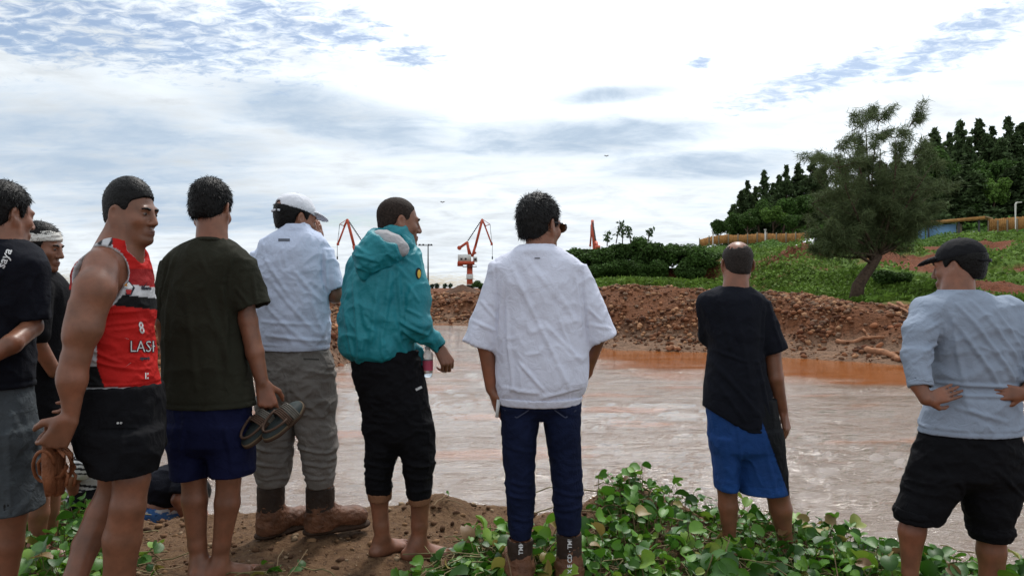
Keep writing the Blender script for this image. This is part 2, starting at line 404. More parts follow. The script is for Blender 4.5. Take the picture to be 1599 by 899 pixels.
def river():
    ys = [3.7]
    while ys[-1] < 64: ys.append(ys[-1] + max(0.028, (ys[-1] ** 1.45) * 0.0042))
    ys = np.array(ys); us = np.linspace(-1.15, 1.15, 520)
    Y = np.broadcast_to(ys[None, :], (len(us), len(ys))); X = us[:, None] * (Y + 1.5)
    P = np.stack([X, Y, X * 0], -1)
    def wv(sx, sy, seed, sh=0.25):
        q = np.stack([(X + sh * Y) * sx, (Y - 0.12 * X) * sy, X * 0 + seed], -1)
        w = fbm(q + 0.6 * (fbm(q * 0.7, 2, seed + 3)[..., None] - 0.5), 3, seed); return 1 - np.abs(2 * w - 1)
    calm = sstep(fbm(P * np.array([0.28, 0.5, 1]), 3, 71), 0.40, 0.58)
    rough = np.exp(-((X - 3.6) / 2.6) ** 2 - ((Y - 8.8) / 1.9) ** 2) + 0.8 * np.exp(-((X - 2.0) / 2.2) ** 2 - ((Y - 12.5) / 1.2) ** 2) + 0.7 * np.exp(-((X + 1.2) / 2.5) ** 2 - ((Y - 12.5) / 0.9) ** 2)
    fade = 1 - 0.65 * sstep(Y, 14, 22)
    Z = 0.048 * (0.35 + 0.65 * calm) * (wv(0.55, 1.9, 61) - 0.6) * fade
    Z += 0.026 * (0.35 + 0.9 * calm) * (wv(1.8, 5.5, 64) - 0.6) * fade
    Z += 0.12 * rough * (wv(1.1, 2.6, 66, 0.5) - 0.6) + 0.05 * rough * (wv(3.6, 6.5, 69, 0.4) - 0.6)
    sh = water_line(X) - Y + 7.0 * (fbm(P * np.array([0.35, 0.9, 1]), 3, 83) - 0.5)
    calmz = sstep(sh, 10.0, 5.0) * sstep(X, 0.0, 3.5) + 0.9 * sstep(sh, 2.0, 0.4) + 0.55 * sstep(fbm(P * np.array([0.5, 1.6, 1]), 3, 87), 0.60, 0.68) * sstep(Y, 7, 10)
    calmz = np.clip(calmz, 0, 1); Z = Z * (1 - 0.88 * calmz)
    V = np.stack([X, Y, WATER_Z + Z], -1).reshape(-1, 3); nx, ny = len(us), len(ys)
    I = np.arange(nx * ny).reshape(nx, ny)
    F = np.stack([I[:-1, :-1], I[1:, :-1], I[1:, 1:], I[:-1, 1:]], -1).reshape(-1, 4)
    t = NT('muddy_water')
    mp = t.n('ShaderNodeMapping'); t.l(t.co(), mp.inputs[0]); mp.inputs['Scale'].default_value = (1.0, 2.6, 1.0); mp.inputs['Rotation'].default_value = (0, 0, 0.12)
    v = mp.outputs[0]
    n1 = t.noise(0.5, 5, 0.6, v, 0.6); n2 = t.noise(2.2, 5, 0.6, v, 1.2); n3 = t.noise(9.0, 4, 0.6, v, 0.8)
    c = t.ramp(n1, [(0.3, (0.165, 0.112, 0.082)), (0.7, (0.200, 0.152, 0.122))])
    c = t.mix(t.mr(n2, 0.60, 0.80, 0, 0.55), c, (0.25, 0.175, 0.13))
    t.set(Roughness=0.06, IOR=1.52, Specular_IOR_Level=0.5)
    m = t.attr(); n4 = t.noise(4.5, 3, 0.5, v, 2.0); streak = t.mr(t.math('ABSOLUTE', t.math('SUBTRACT', n4, 0.5)), 0.0, 0.05, 1.0, 0.0)
    hgt = t.math('SUBTRACT', t.math('ADD', t.math('MULTIPLY', n2, 1.0), t.math('MULTIPLY', n3, 0.45)), t.math('MULTIPLY', streak, 0.25))
    t.base(t.mix(m, c, (0.27, 0.080, 0.016)))
    t.bump(t.math('MULTIPLY', t.math('MULTIPLY', hgt, t.mr(t.noise(0.35, 4, 0.6, v, 1.0), 0.38, 0.62, 0.25, 1.35)), t.mr(m, 0.0, 1.0, 1.0, 0.10)), 0.46, 0.06)
    o = mobj('river_water', V, F, t.m, col=np.repeat(calmz.reshape(-1, 1), 3, 1)); tag(o, kind='structure')
river()

# ------------------------------------------------------------------ rubble
def ico(sub):
    import bmesh
    bm = bmesh.new(); bmesh.ops.create_icosphere(bm, subdivisions=sub, radius=1.0)
    V = np.array([v.co[:] for v in bm.verts]); F = np.array([[v.index for v in f.verts] for f in bm.faces]); bm.free()
    return V, F
ICO1, ICO2 = ico(1), ico(2)
def stone_shape(k, sub):
    V, F = ICO1 if sub == 1 else ICO2
    V = V * (0.45 + 1.25 * fbm(V * 1.5 + k * 9.7, 3, 91)[:, None]) * np.array([1.05, 0.78, 0.6])
    return V, F
def rot_mats(n, rng):
    a = rng.uniform(0, 2 * np.pi, n); b = rng.normal(0, 0.5, n); ca, sa, cb, sb = np.cos(a), np.sin(a), np.cos(b), np.sin(b)
    R = np.zeros((n, 3, 3)); R[:, 0, 0] = ca; R[:, 0, 1] = -sa * cb; R[:, 0, 2] = sa * sb; R[:, 1, 0] = sa; R[:, 1, 1] = ca * cb; R[:, 1, 2] = -ca * sb; R[:, 2, 1] = sb; R[:, 2, 2] = cb
    return R, a, b
def rubble():
    t = NT('laterite_stone'); r = t.attr()
    n = t.noise(5.0, 4); 
    oi = t.rnd()
    t.base(t.mix(t.mr(n, 0.3, 0.7, 0.0, 0.5), r, t.mix(1.0, r, (0.5, 0.45, 0.42), 'MULTIPLY'))); t.set(Roughness=0.9, Specular_IOR_Level=0.2); t.bump(n, 0.5, 0.05)
    t2 = NT('laterite_stone_single'); n = t2.noise(5.0, 4)
    c = t2.ramp(t2.rnd(), [(0.0, (0.109, 0.036, 0.017)), (0.35, (0.202, 0.073, 0.033)), (0.7, (0.295, 0.117, 0.055)), (1.0, (0.449, 0.221, 0.115))])
    t2.base(t2.mix(t2.mr(n, 0.3, 0.7, 0.0, 0.5), c, t2.mix(1.0, c, (0.5, 0.45, 0.42), 'MULTIPLY'))); t2.set(Roughness=0.9, Specular_IOR_Level=0.2); t2.bump(n, 0.5, 0.05)
    rng = np.random.default_rng(5)
    pts = []
    def strew(n, xa, xb, ta, tb, smin, smax, spit=False):
        x = rng.uniform(xa, xb, n); tt = rng.uniform(ta, tb, n)
        y = (21.2 + tt) if spit else water_line(x) + tt
        s = smin + (smax - smin) * rng.random(n) ** 3.2
        z = far_z(x, y); ok = z > WATER_Z - 0.1
        dens = fbm(np.stack([x * 0.8, y * 0.8, z * 0], -1), 2, 77)
        ok &= (rng.random(n) < 0.16 + 1.1 * sstep(dens, 0.40, 0.62))
        if not spit: ok &= (rng.random(n) < sstep(tt, 0.5, 2.2) + 0.18)
        for q in zip(x[ok], y[ok], z[ok], s[ok]): pts.append(q)
    strew(17000, 0.8, 15.5, 0.0, 6.2, 0.028, 0.125)
    strew(11000, -16, 1.2, 0.3, 6.5, 0.06, 0.20)
    strew(7500, -13.5, -4.2, -3.0, 1.5, 0.035, 0.13, True)
    strew(600, 15, 40, 12, 45, 0.06, 0.17)
    pts = np.array(pts)
    app = pts[:, 3] / pts[:, 1]; order = np.argsort(-app)
    big, rest = pts[order[:300]], pts[order[300:]]
    prot = [mesh_data('stone', *stone_shape(k, 2), t2.m, True) for k in range(7)]
    R, a, b = rot_mats(len(big), rng)
    for i, (x, y, z, s) in enumerate(big):
        o = bpy.data.objects.new('stone', prot[i % 7]); COL.objects.link(o); o.parent = FAR
        o.location = (x, y, z + 0.22 * s); o.scale = (s, s, s); o.rotation_euler = (b[i], b[i] * 0.6, a[i])
    cols = np.array([(0.093, 0.033, 0.016), (0.155, 0.056, 0.026), (0.217, 0.081, 0.037), (0.295, 0.117, 0.055), (0.419, 0.202, 0.103), (0.232, 0.130, 0.081)])
    Vs, Fs, Cs = [], [], []; n0 = 0
    for k in range(10):
        q = rest[k::10]; V, F = stone_shape(k + 20, 1); R, _, _ = rot_mats(len(q), rng)
        vv = np.einsum('nij,vj->nvi', R, V) * q[:, 3][:, None, None] + (q[:, :3] + np.array([0, 0, 0.2]) * q[:, 3:4])[:, None]
        Vs.append(vv.reshape(-1, 3)); Fs.append((F[None] + (np.arange(len(q)) * len(V))[:, None, None] + n0).reshape(-1, 3)); n0 += len(q) * len(V)
        c = cols[rng.integers(0, 6, len(q))] * np.array([.84, .95, 1.0]) * rng.uniform(0.75, 1.2, (len(q), 1)); Cs.append(np.repeat(c, len(V), 0))
    o = mobj('rubble', np.vstack(Vs), np.vstack(Fs), t.m, FAR, True, np.vstack(Cs)); tag(o, kind='stuff')
rubble()

def driftwood():
    m = plain('driftwood_bark', (0.27, 0.13, 0.07), 0.85, 0, 0.35, 6, 0.6)
    L = [([(1353, 549), (1378, 553), (1398, 561), (1418, 566)], 0.11, 'thick bleached log lying half in the water below the gravel shore'),
         ([(1307, 536), (1330, 537), (1352, 532), (1382, 530)], 0.07, 'long thin driftwood branch on the muddy far shore'),
         ([(1347, 515), (1353, 524), (1360, 533)], 0.04, 'short broken stick leaning on the driftwood branch'),
         ([(1383, 468), (1405, 476), (1432, 486)], 0.06, 'upper of two pale planks sloping down the far bank'),
         ([(1388, 476), (1408, 484), (1434, 494)], 0.05, 'lower of two pale planks sloping down the far bank'),
         ([(1040, 548), (1052, 545), (1063, 549)], 0.09, 'dark root stump at the far waterline left of the bald man')]
    for pts, r, lab in L:
        P = []
        for (px, py) in pts:
            lo, hi = 14.0, 60.0
            Ys = np.linspace(lo, hi, 900); x = (px - 799.5) / FPX * Ys; zt = np.maximum(far_z(x, Ys), WATER_Z)
            zr = CAMZ - (py - 449.5) / FPX * Ys; k = np.argmax(zt >= zr); P.append((x[k], Ys[k], zt[k] + r * 0.6))
        P = np.array(P); tt = np.linspace(0, 1, 9); Q = np.stack([np.interp(tt, np.linspace(0, 1, len(P)), P[:, i]) for i in range(3)], 1)
        Q += RNG.normal(0, r * 0.3, Q.shape); b = MB(); b.tube(Q - Q[0], r * np.linspace(1.1, 0.6, 9), 8)
        o = b.build('driftwood', m, None, True, loc=tuple(Q[0])); tag(o, lab, 'driftwood', 'driftwood on the far shore')
driftwood()
# ------------------------------------------------------------------ far things
def leaf_quads(P, size, rng, N=None, col=None, cvar=0.3, aspect=1.6, bias=0.6):
    """small bent leaf faces at P; returns V,F,C"""
    n = len(P); d = rng.normal(0, 1, (n, 3)); d /= np.linalg.norm(d, axis=1)[:, None]
    if N is not None: d = d * (1 - bias) + N * bias; d /= np.linalg.norm(d, axis=1)[:, None] + 1e-9
    u = np.cross(d, rng.normal(0, 1, (n, 3))); u /= np.linalg.norm(u, axis=1)[:, None] + 1e-9
    v = np.cross(d, u); s = (np.asarray(size) * rng.uniform(0.6, 1.3, n))[:, None] if np.ndim(size) == 0 else np.asarray(size)[:, None] * rng.uniform(0.7, 1.3, (n, 1))
    a = P - u * s * aspect / 2; b = P + v * s * 0.5; c = P + u * s * aspect / 2; e = P - v * s * 0.5
    V = np.stack([a, b, c, e], 1).reshape(-1, 3); F = np.arange(4 * n).reshape(n, 4)
    C = None
    if col is not None:
        C = np.repeat(np.asarray(col) * rng.uniform(1 - cvar, 1 + cvar, (n, 1)), 4, 0)
    return V, F, C
def foliage_mat(name, rough=0.55):
    t = NT(name); c = t.attr()
    r = t.mr(t.rnd(), 0, 1, 0.75, 1.2)
    hs = t.n('ShaderNodeHueSaturation'); t.l(c, hs.inputs['Color']); t.l(r, hs.inputs['Value'])
    t.base(hs.outputs[0]); t.set(Roughness=0.75, Specular_IOR_Level=0.12)
    tr = t.n('ShaderNodeBsdfTranslucent'); t.l(hs.outputs[0], tr.inputs[0]); mx = t.n('ShaderNodeMixShader'); mx.inputs[0].default_value = 0.22
    out = t.t.nodes['Material Output']; t.l(t.b.outputs[0], mx.inputs[1]); t.l(tr.outputs[0], mx.inputs[2]); t.l(mx.outputs[0], out.inputs[0])
    return t.m
LEAFM = foliage_mat('foliage')
BARK = plain('bark', (0.075, 0.050, 0.036), 0.95, 0, 0.4, 10, 0.8)

def conifer_mesh(seed, H=1.0):
    """unit-height tiered conifer: crown of drooping branch sprays"""
    rng = np.random.default_rng(seed); P, N, S = [], [], []
    nb = 92
    for i in range(nb):
        z = 0.10 + 0.88 * (i / nb) ** 0.92; L = (0.25 * (1 - z) ** 0.85 + 0.010) * rng.uniform(0.35, 1.5)
        a = rng.uniform(0, 2 * np.pi); m = int(10 + 60 * L / 0.24)
        t = rng.uniform(0.15, 1, m); rise = rng.uniform(-0.1, 0.55)
        x = np.cos(a) * L * t; y = np.sin(a) * L * t; zz = z + L * (rise * t - 0.55 * t * t)
        q = np.stack([x, y, zz], 1) + rng.normal(0, 0.005 + 0.085 * L, (m, 3)) * np.array([1, 1, 0.7])
        P.append(q)
    P = np.vstack(P); N = np.stack([P[:, 0], P[:, 1], np.full(len(P), 0.12)], 1); N /= np.linalg.norm(N, axis=1)[:, None]
    V, F, C = leaf_quads(P, 0.030, rng, N, (0.060, 0.092, 0.036), 0.45, 2.2, 0.35)
    return mesh_data('crown', V, F, LEAFM, True, C)
def broad_mesh(seed, n=2600, col=(0.055, 0.105, 0.024), lobes=9, leaf=0.05):
    """unit (radius about 0.5) broadleaf crown with uneven lobes and gaps"""
    rng = np.random.default_rng(seed); P, N = [], []
    for k in range(lobes):
        c = rng.normal(0, 1, 3); c = c / np.linalg.norm(c) * rng.uniform(0.1, 0.36); c[2] = c[2] * 0.8 + 0.05; r = rng.uniform(0.13, 0.24)
        d = rng.normal(0, 1, (n // lobes, 3)); d /= np.linalg.norm(d, axis=1)[:, None]
        q = c + d * r * (rng.random((len(d), 1)) ** 0.35) * (0.75 + 0.5 * fbm(d * 2 + k, 2, seed)[:, None]); P.append(q); N.append(d)
    P = np.vstack(P); N = np.vstack(N); N[:, 2] += 0.4; N /= np.linalg.norm(N, axis=1)[:, None]
    V, F, C = leaf_quads(P, leaf, rng, N, col, 0.45, 1.5, 0.5)
    return mesh_data('crown', V, F, LEAFM, True, C)
def trunk_mesh(h, r, bl=0.28):
    b = MB(); z = np.linspace(0, h, 7); rng = np.random.default_rng(int(h * 1000))
    b.tube(np.stack([rng.normal(0, r * 0.3, 7), rng.normal(0, r * 0.3, 7), z], 1), r * np.linspace(1.1, 0.3, 7), 7)
    for k in range(5):
        a = rng.uniform(0, 6.28); zz = h * rng.uniform(0.35, 0.85); L = h * bl
        b.tube([(0, 0, zz), (math.cos(a) * L * 0.5, math.sin(a) * L * 0.5, zz + L * 0.45), (math.cos(a) * L, math.sin(a) * L, zz + L * 0.7)], [r * 0.4, r * 0.25, r * 0.1], 5)
    me = bpy.data.meshes.new('trunk'); o = b.build('tmp', BARK, None, True); me2 = o.data; bpy.data.objects.remove(o); me2.name = 'trunk'; bpy.data.meshes.remove(me)
    return me2
CONI = [conifer_mesh(100 + k) for k in range(5)]; CTR = trunk_mesh(0.95, 0.014, 0.07)
BROAD = [broad_mesh(200 + k, 5200, (0.055, 0.105, 0.024), 13, 0.042) for k in range(4)] + [broad_mesh(300, 2600, (0.085, 0.150, 0.030))]
BTR = trunk_mesh(0.75, 0.03)
def tree(name, crown, trunk, px, ytop, Y, hgt, wid, lab, cat, group, kind_b=False, gz=None):
    x = (px - 799.5) / FPX * Y; ztop = CAMZ - (ytop - 449.5) / FPX * Y
    g = float(far_z(np.array([x]), np.array([Y]))[0]) if gz is None else gz
    H = max(ztop - g, hgt * 0.3); root = empty(name, (x, Y, g), rz=random.uniform(0, 6.28)); tag(root, lab, cat, group)
    t = obj('trunk', trunk, root); c = obj('crown', crown, root)
    if kind_b:
        hh = min(hgt, H); t.scale = (H, H, H * 0.9); c.scale = (wid, wid, hh); c.location = (0, 0, H - hh * 0.5)
    else:
        t.scale = (H, H, H); c.scale = (wid / 0.46, wid / 0.46, H)
    return root
ordn = ['first', 'second', 'third', 'fourth', 'fifth', 'sixth', 'seventh', 'eighth', 'ninth', 'tenth', 'eleventh', 'twelfth', 'thirteenth', 'fourteenth', 'fifteenth', 'sixteenth', 'seventeenth', 'eighteenth']
def forest():
    left = [(1146, 318, 98), (1157, 296, 101), (1167, 280, 103), (1180, 290, 106), (1193, 264, 102), (1207, 284, 108), (1217, 272, 104), (1228, 256, 102), (1246, 253, 104), (1258, 272, 108), (1270, 244, 100), (1285, 262, 104)]
    for i, (px, yt, Y) in enumerate(left):
        tree('conifer_tree', CONI[i % 5], CTR, px, yt, Y, 9, 3.6 + 1.2 * random.random(), f'dark conifer left of the leaning tree, {ordn[i]} from the left', 'tree', 'conifers left of the leaning tree')
    right = [(1448, 222, 92), (1459, 198, 96), (1470, 226, 90), (1483, 205, 95), (1500, 186, 92), (1513, 212, 88), (1529, 184, 94), (1540, 206, 89), (1549, 195, 96), (1562, 214, 87), (1575, 180, 92), (1587, 205, 88), (1596, 190, 94), (1612, 200, 90)]
    for i, (px, yt, Y) in enumerate(right):
        tree('conifer_tree', CONI[(i * 2 + 1) % 5], CTR, px, yt, Y, 9, 4.2 + 1.4 * random.random(), f'tall hilltop conifer right of the leaning tree, {ordn[i]} from the left', 'tree', 'conifers right of the leaning tree')
    front = [(1436, 262, 82), (1454, 276, 80), (1474, 258, 83), (1492, 272, 81), (1508, 256, 82), (1524, 268, 80), (1575, 262, 82), (1594, 252, 83), (1612, 262, 80), (1420, 250, 86), (1400, 240, 92), (1375, 250, 96), (1345, 262, 96), (1318, 256, 98)]
    for i, (px, yt, Y) in enumerate(front):
        tree('conifer_tree', CONI[(i * 3) % 5], CTR, px, yt, Y, 8, 4.2 + 1.2 * random.random(), f'lower dark conifer in the front row of the wood, {ordn[i]} tree', 'tree', 'front row of the conifer wood')
    br = [(1121, 336, 92, 3.2, 3.4, 0, 'round dark broadleaf tree at the left end of the hillside wood'),
          (1168, 329, 90, 2.6, 2.8, 1, 'rounded shrub tree behind the fence below the tallest left conifers'),
          (1208, 318, 90, 3.0, 3.4, 4, 'pale green spreading tree standing in front of the left conifers'),
          (1238, 330, 88, 2.4, 2.8, 2, 'low green shrub tree behind the fence just left of the leaning tree'),
          (1553, 271, 80, 4.2, 3.8, 4, 'bright green broadleaf tree behind the street lamp on the hill'),
          (1462, 226, 86, 4.0, 4.2, 1, 'mid green broadleaf tree beside the leaning tree at the wood edge'),
          (1513, 312, 80, 2.2, 3.2, 3, 'low dark shrub behind the long shed roof'),
          (1455, 310, 80, 2.2, 3.4, 0, 'dark shrub just right of the leaning tree above the shed')]
    for px, yt, Y, h, w, k, lab in br:
        tree('broadleaf_tree', BROAD[k], BTR, px, yt, Y, h, w, lab, 'tree', 'broadleaf trees on the hill', True)
    for i, (px, yt, Y) in enumerate([(1150, 322, 96), (1184, 306, 97), (1224, 300, 97), (1262, 294, 97), (1300, 290, 95)]):
        tree('broadleaf_tree', BROAD[i % 4], BTR, px, yt, Y, 5.0, 4.6, f'dark leafy tree among the left conifers, {ordn[i]} from the left', 'tree', 'leafy trees among the left conifers', True)
    for i, (px, yt, Y) in enumerate([(1438, 250, 84), (1476, 240, 85), (1518, 252, 84), (1556, 236, 85), (1592, 244, 84)]):
        tree('broadleaf_tree', BROAD[(i + 1) % 4], BTR, px, yt, Y, 5.5, 5.0, f'dark leafy tree among the right conifers, {ordn[i]} from the left', 'tree', 'leafy trees among the right conifers', True)
forest()

def hedge():
    """bushes growing on top of the red soil cliff"""
    spec = [(884, 386, 3.2), (905, 384, 3.2), (922, 388, 3.0), (944, 376, 3.4), (968, 372, 3.2), (990, 366, 3.4), (1012, 366, 3.6), (1036, 374, 3.6), (1060, 372, 3.6), (1082, 378, 3.4), (1100, 384, 3.0)]
    for i, (px, yt, w) in enumerate(spec):
        tree('hedge_bush', BROAD[i % 4], BTR, px, yt, 60.0 + (i % 3) * 0.7, 4.3, w * 1.12, f'leafy dark green bush on the red soil cliff, {ordn[i]} from the left', 'bush', 'bushes on the red soil cliff', True)
    for i in range(8):
        tree('hedge_bush', BROAD[(i + 1) % 4], BTR, 890 + i * 29, 393, 62.2, 4.2, 4.6, f'dark bush in the back row of the cliff hedge, {ordn[i]} from the left', 'bush', 'back row of the cliff hedge', True)
    low = [(893, 405, 58.6), (915, 408, 59), (936, 404, 58.6), (957, 402, 59), (981, 398, 58.8), (1004, 404, 59), (1028, 396, 58.8), (1076, 402, 59)]
    for i, (px, yt, Y) in enumerate(low):
        tree('hanging_bush', BROAD[(i + 2) % 4], BTR, px, yt, Y, 2.9, 2.9, f'bush hanging over the face of the red soil cliff, {ordn[i]} from the left', 'bush', 'bushes hanging over the cliff face', True)
    # thin saplings above the hedge
    rng = np.random.default_rng(3)
    for px, yt, hb in [(962, 346, 380), (972, 352, 380), (1012, 356, 376), (985, 354, 380), (948, 362, 384)]:
        r = empty('sapling', tuple(W(px, hb, 60.5))); h = (hb - yt) / FPX * 60.5
        tag(r, {962: 'tallest thin bare sapling sticking out of the hedge', 972: 'thin sapling close right of the tallest one above the hedge', 1012: 'thin leaning sapling at the hedge top right of the others', 985: 'leafy sapling rising from the middle of the hedge', 948: 'small sapling above the hedge next to the red crane tower'}[px], 'sapling', 'saplings above the hedge')
        b = MB(); ln = rng.normal(0, 0.25); b.tube([(0, 0, 0), (ln * 0.4, 0, h * 0.6), (ln, 0, h)], [0.05, 0.035, 0.012], 5); b.build('stem', BARK, r, True)
        P = np.stack([ln * np.linspace(0.2, 1, 60) + rng.normal(0, 0.14, 60), rng.normal(0, 0.14, 60), np.linspace(0.35 * h, h, 60)], 1)
        V, F, C = leaf_quads(P, 0.16, rng, None, (0.06, 0.10, 0.04), 0.3, 2.0); mobj('leaves', V, F, LEAFM, r, True, C)
hedge()

def ground_cover():
    rng = np.random.default_rng(12)
    def scatter(n, xa, xb, ya, yb, mask, size, col, name, lab, up=0.1, aspect=1.5, bias=0.5):
        x = rng.uniform(xa, xb, n); y = rng.uniform(ya, yb, n); z = far_z(x, y)
        m = mask(x, y, 0.71 * x + 0.70 * y); x, y, z = x[m], y[m], z[m]
        n1 = fbm(np.stack([x * 0.7, y * 0.7, x * 0], -1), 3, 8)
        P = np.stack([x, y, z + up * (0.3 + 2.2 * n1) * rng.uniform(0.2, 1, len(x))], 1)
        N = np.broadcast_to(np.array([-0.25, -0.55, 0.8]), P.shape)
        V, F, C = leaf_quads(P, size, rng, N, col, 0.45, aspect, bias)
        C = C * np.repeat(0.7 + 0.7 * n1, 4)[:, None]
        o = mobj(name, V, F, LEAFM, None, True, C); tag(o, lab, 'ground cover', kind='stuff')
    scatter(60000, 12, 40, 55, 90, lambda x, y, D: (D > 61) & (D < 73.6) & (x > 13 + rng.random(len(x)) * 2) & (x / y < 0.60), 0.15, (0.085, 0.165, 0.028), 'creeper_slope', 'dense green creeper covering the slope below the hillside fence', 0.30, 1.4, 0.62)
    scatter(16000, 14, 60, 70, 110, lambda x, y, D: (D > 80.5) & (D < 105), 0.30, (0.075, 0.15, 0.028), 'creeper_hill', 'green creeper on the hill behind the fence under the conifers', 0.5)
    def patch(x, y, D):
        n = fbm(np.stack([x * 0.22, y * 0.22, x * 0], -1), 4, 51)
        return (D > 30) & (D < 72.5) & (x > 15.5) & (n > 0.44)
    scatter(52000, 14, 46, 26, 72, patch, 0.15, (0.10, 0.165, 0.028), 'creeper_patches', 'patches of green creeper on the broken red slope at right', 0.22)
    def strip(x, y, D):
        t = y - water_line(x); n = fbm(np.stack([x * 1.1, y * 1.1, x * 0], -1), 3, 57)
        return (t > 6.2) & (n > 0.42) & (D < 55)
    scatter(26000, 4.5, 18, 30, 52, strip, 0.10, (0.10, 0.165, 0.026), 'grass_strip', 'strip of fresh green grass on top of the gravel bank', 0.16, 3.0, 0.1)
    scatter(9000, 13.5, 19, 26, 42, lambda x, y, D: (y - water_line(x) > 8.5) & (x > 13.5) & (x / y > 0.425), 0.10, (0.10, 0.175, 0.026), 'grass_under_tree', 'bright grass on the slope at the foot of the leaning tree', 0.2, 3.4, 0.1)
ground_cover()

def leaning_tree():
    Y = 33.0; base = W(1334, 457, Y); base[2] = float(far_z(base[None, 0], np.array([Y]))[0]) - 0.1
    r = empty('leaning_casuarina', tuple(base)); tag(r, 'big feathery dark tree leaning to the right on the far bank', 'tree')
    rng = np.random.default_rng(44)
    def L(px, py, dy=0.0): return W(px, py, Y + dy) - base
    b = MB(); tips = []
    b.tube([(0, 0, -0.2), L(1340, 446), L(1350, 430), L(1362, 414), L(1372, 398)], [0.34, 0.27, 0.235, 0.21, 0.18], 9)
    root = L(1364, 412); fork = L(1372, 398)
    limbs = [(1302, 232), (1330, 205), (1352, 182), (1372, 190), (1398, 215), (1420, 198), (1436, 225), (1452, 262), (1456, 300), (1446, 240), (1440, 330), (1425, 352), (1400, 350), (1268, 318), (1280, 285), (1272, 352), (1282, 392), (1300, 330), (1290, 350), (1300, 385), (1310, 262), (1345, 240), (1385, 255), (1410, 285), (1330, 300), (1360, 300), (1320, 340), (1390, 320), (1340, 365), (1375, 232), (1288, 250)]
    for i, (px, py) in enumerate(limbs):
        dy = rng.uniform(-2.0, 2.0); T = L(px, py, dy); st = fork if i % 3 else root
        mid = st * 0.5 + T * 0.5 + np.array([rng.normal(0, 0.15), rng.normal(0, 0.2), rng.normal(-0.1, 0.2)])
        tt = np.linspace(0, 1, 9)[:, None]; C = (1 - tt) ** 2 * st + 2 * tt * (1 - tt) * mid + tt ** 2 * T
        b.tube(C, np.linspace(0.085, 0.012, 9), 5); tips.append(C)
        for k in range(9):
            j = rng.integers(3, 9); s = C[j]; d = rng.normal(0, 1, 3); d[2] = abs(d[2]) * 0.8 + 0.15; d /= np.linalg.norm(d); e = s + d * rng.uniform(0.5, 1.25)
            m2 = (s + e) / 2 + rng.normal(0, 0.06, 3); CC = np.array([s, m2, e]); b.tube(CC, [0.018, 0.011, 0.004], 4); tips.append(np.array([s + (e - s) * u for u in np.linspace(0, 1, 9)]))
    b.build('trunk', BARK, r, True)
    S, E, Wd = [], [], []
    for C in tips:
        n = 270 if len(C) == 9 else 100
        t = rng.uniform(0.35, 1.0, n); p = np.stack([np.interp(t, np.linspace(0, 1, len(C)), C[:, i]) for i in range(3)], 1) + rng.normal(0, 0.10, (n, 3))
        ax = C[-1] - C[0]; ax /= np.linalg.norm(ax); d = ax * 0.5 + rng.normal(0, 0.55, (n, 3)); d[:, 2] -= 0.10; d /= np.linalg.norm(d, axis=1)[:, None]
        Ln = rng.uniform(0.16, 0.42, (n, 1)); S.append(p); E.append(p + d * Ln - np.array([0, 0, 0.25]) * Ln)
    S = np.vstack(S); E = np.vstack(E); n = len(S); side = np.cross(E - S, rng.normal(0, 1, (n, 3))); side /= np.linalg.norm(side, axis=1)[:, None]; side *= 0.013
    V = np.stack([S - side, S + side, E], 1).reshape(-1, 3); F = np.arange(3 * n).reshape(n, 3)
    C = np.repeat(np.array([0.078, 0.102, 0.044]) * rng.uniform(0.6, 1.5, (n, 1)), 3, 0)
    mobj('crown', V, F, LEAFM, r, True, C)
leaning_tree()

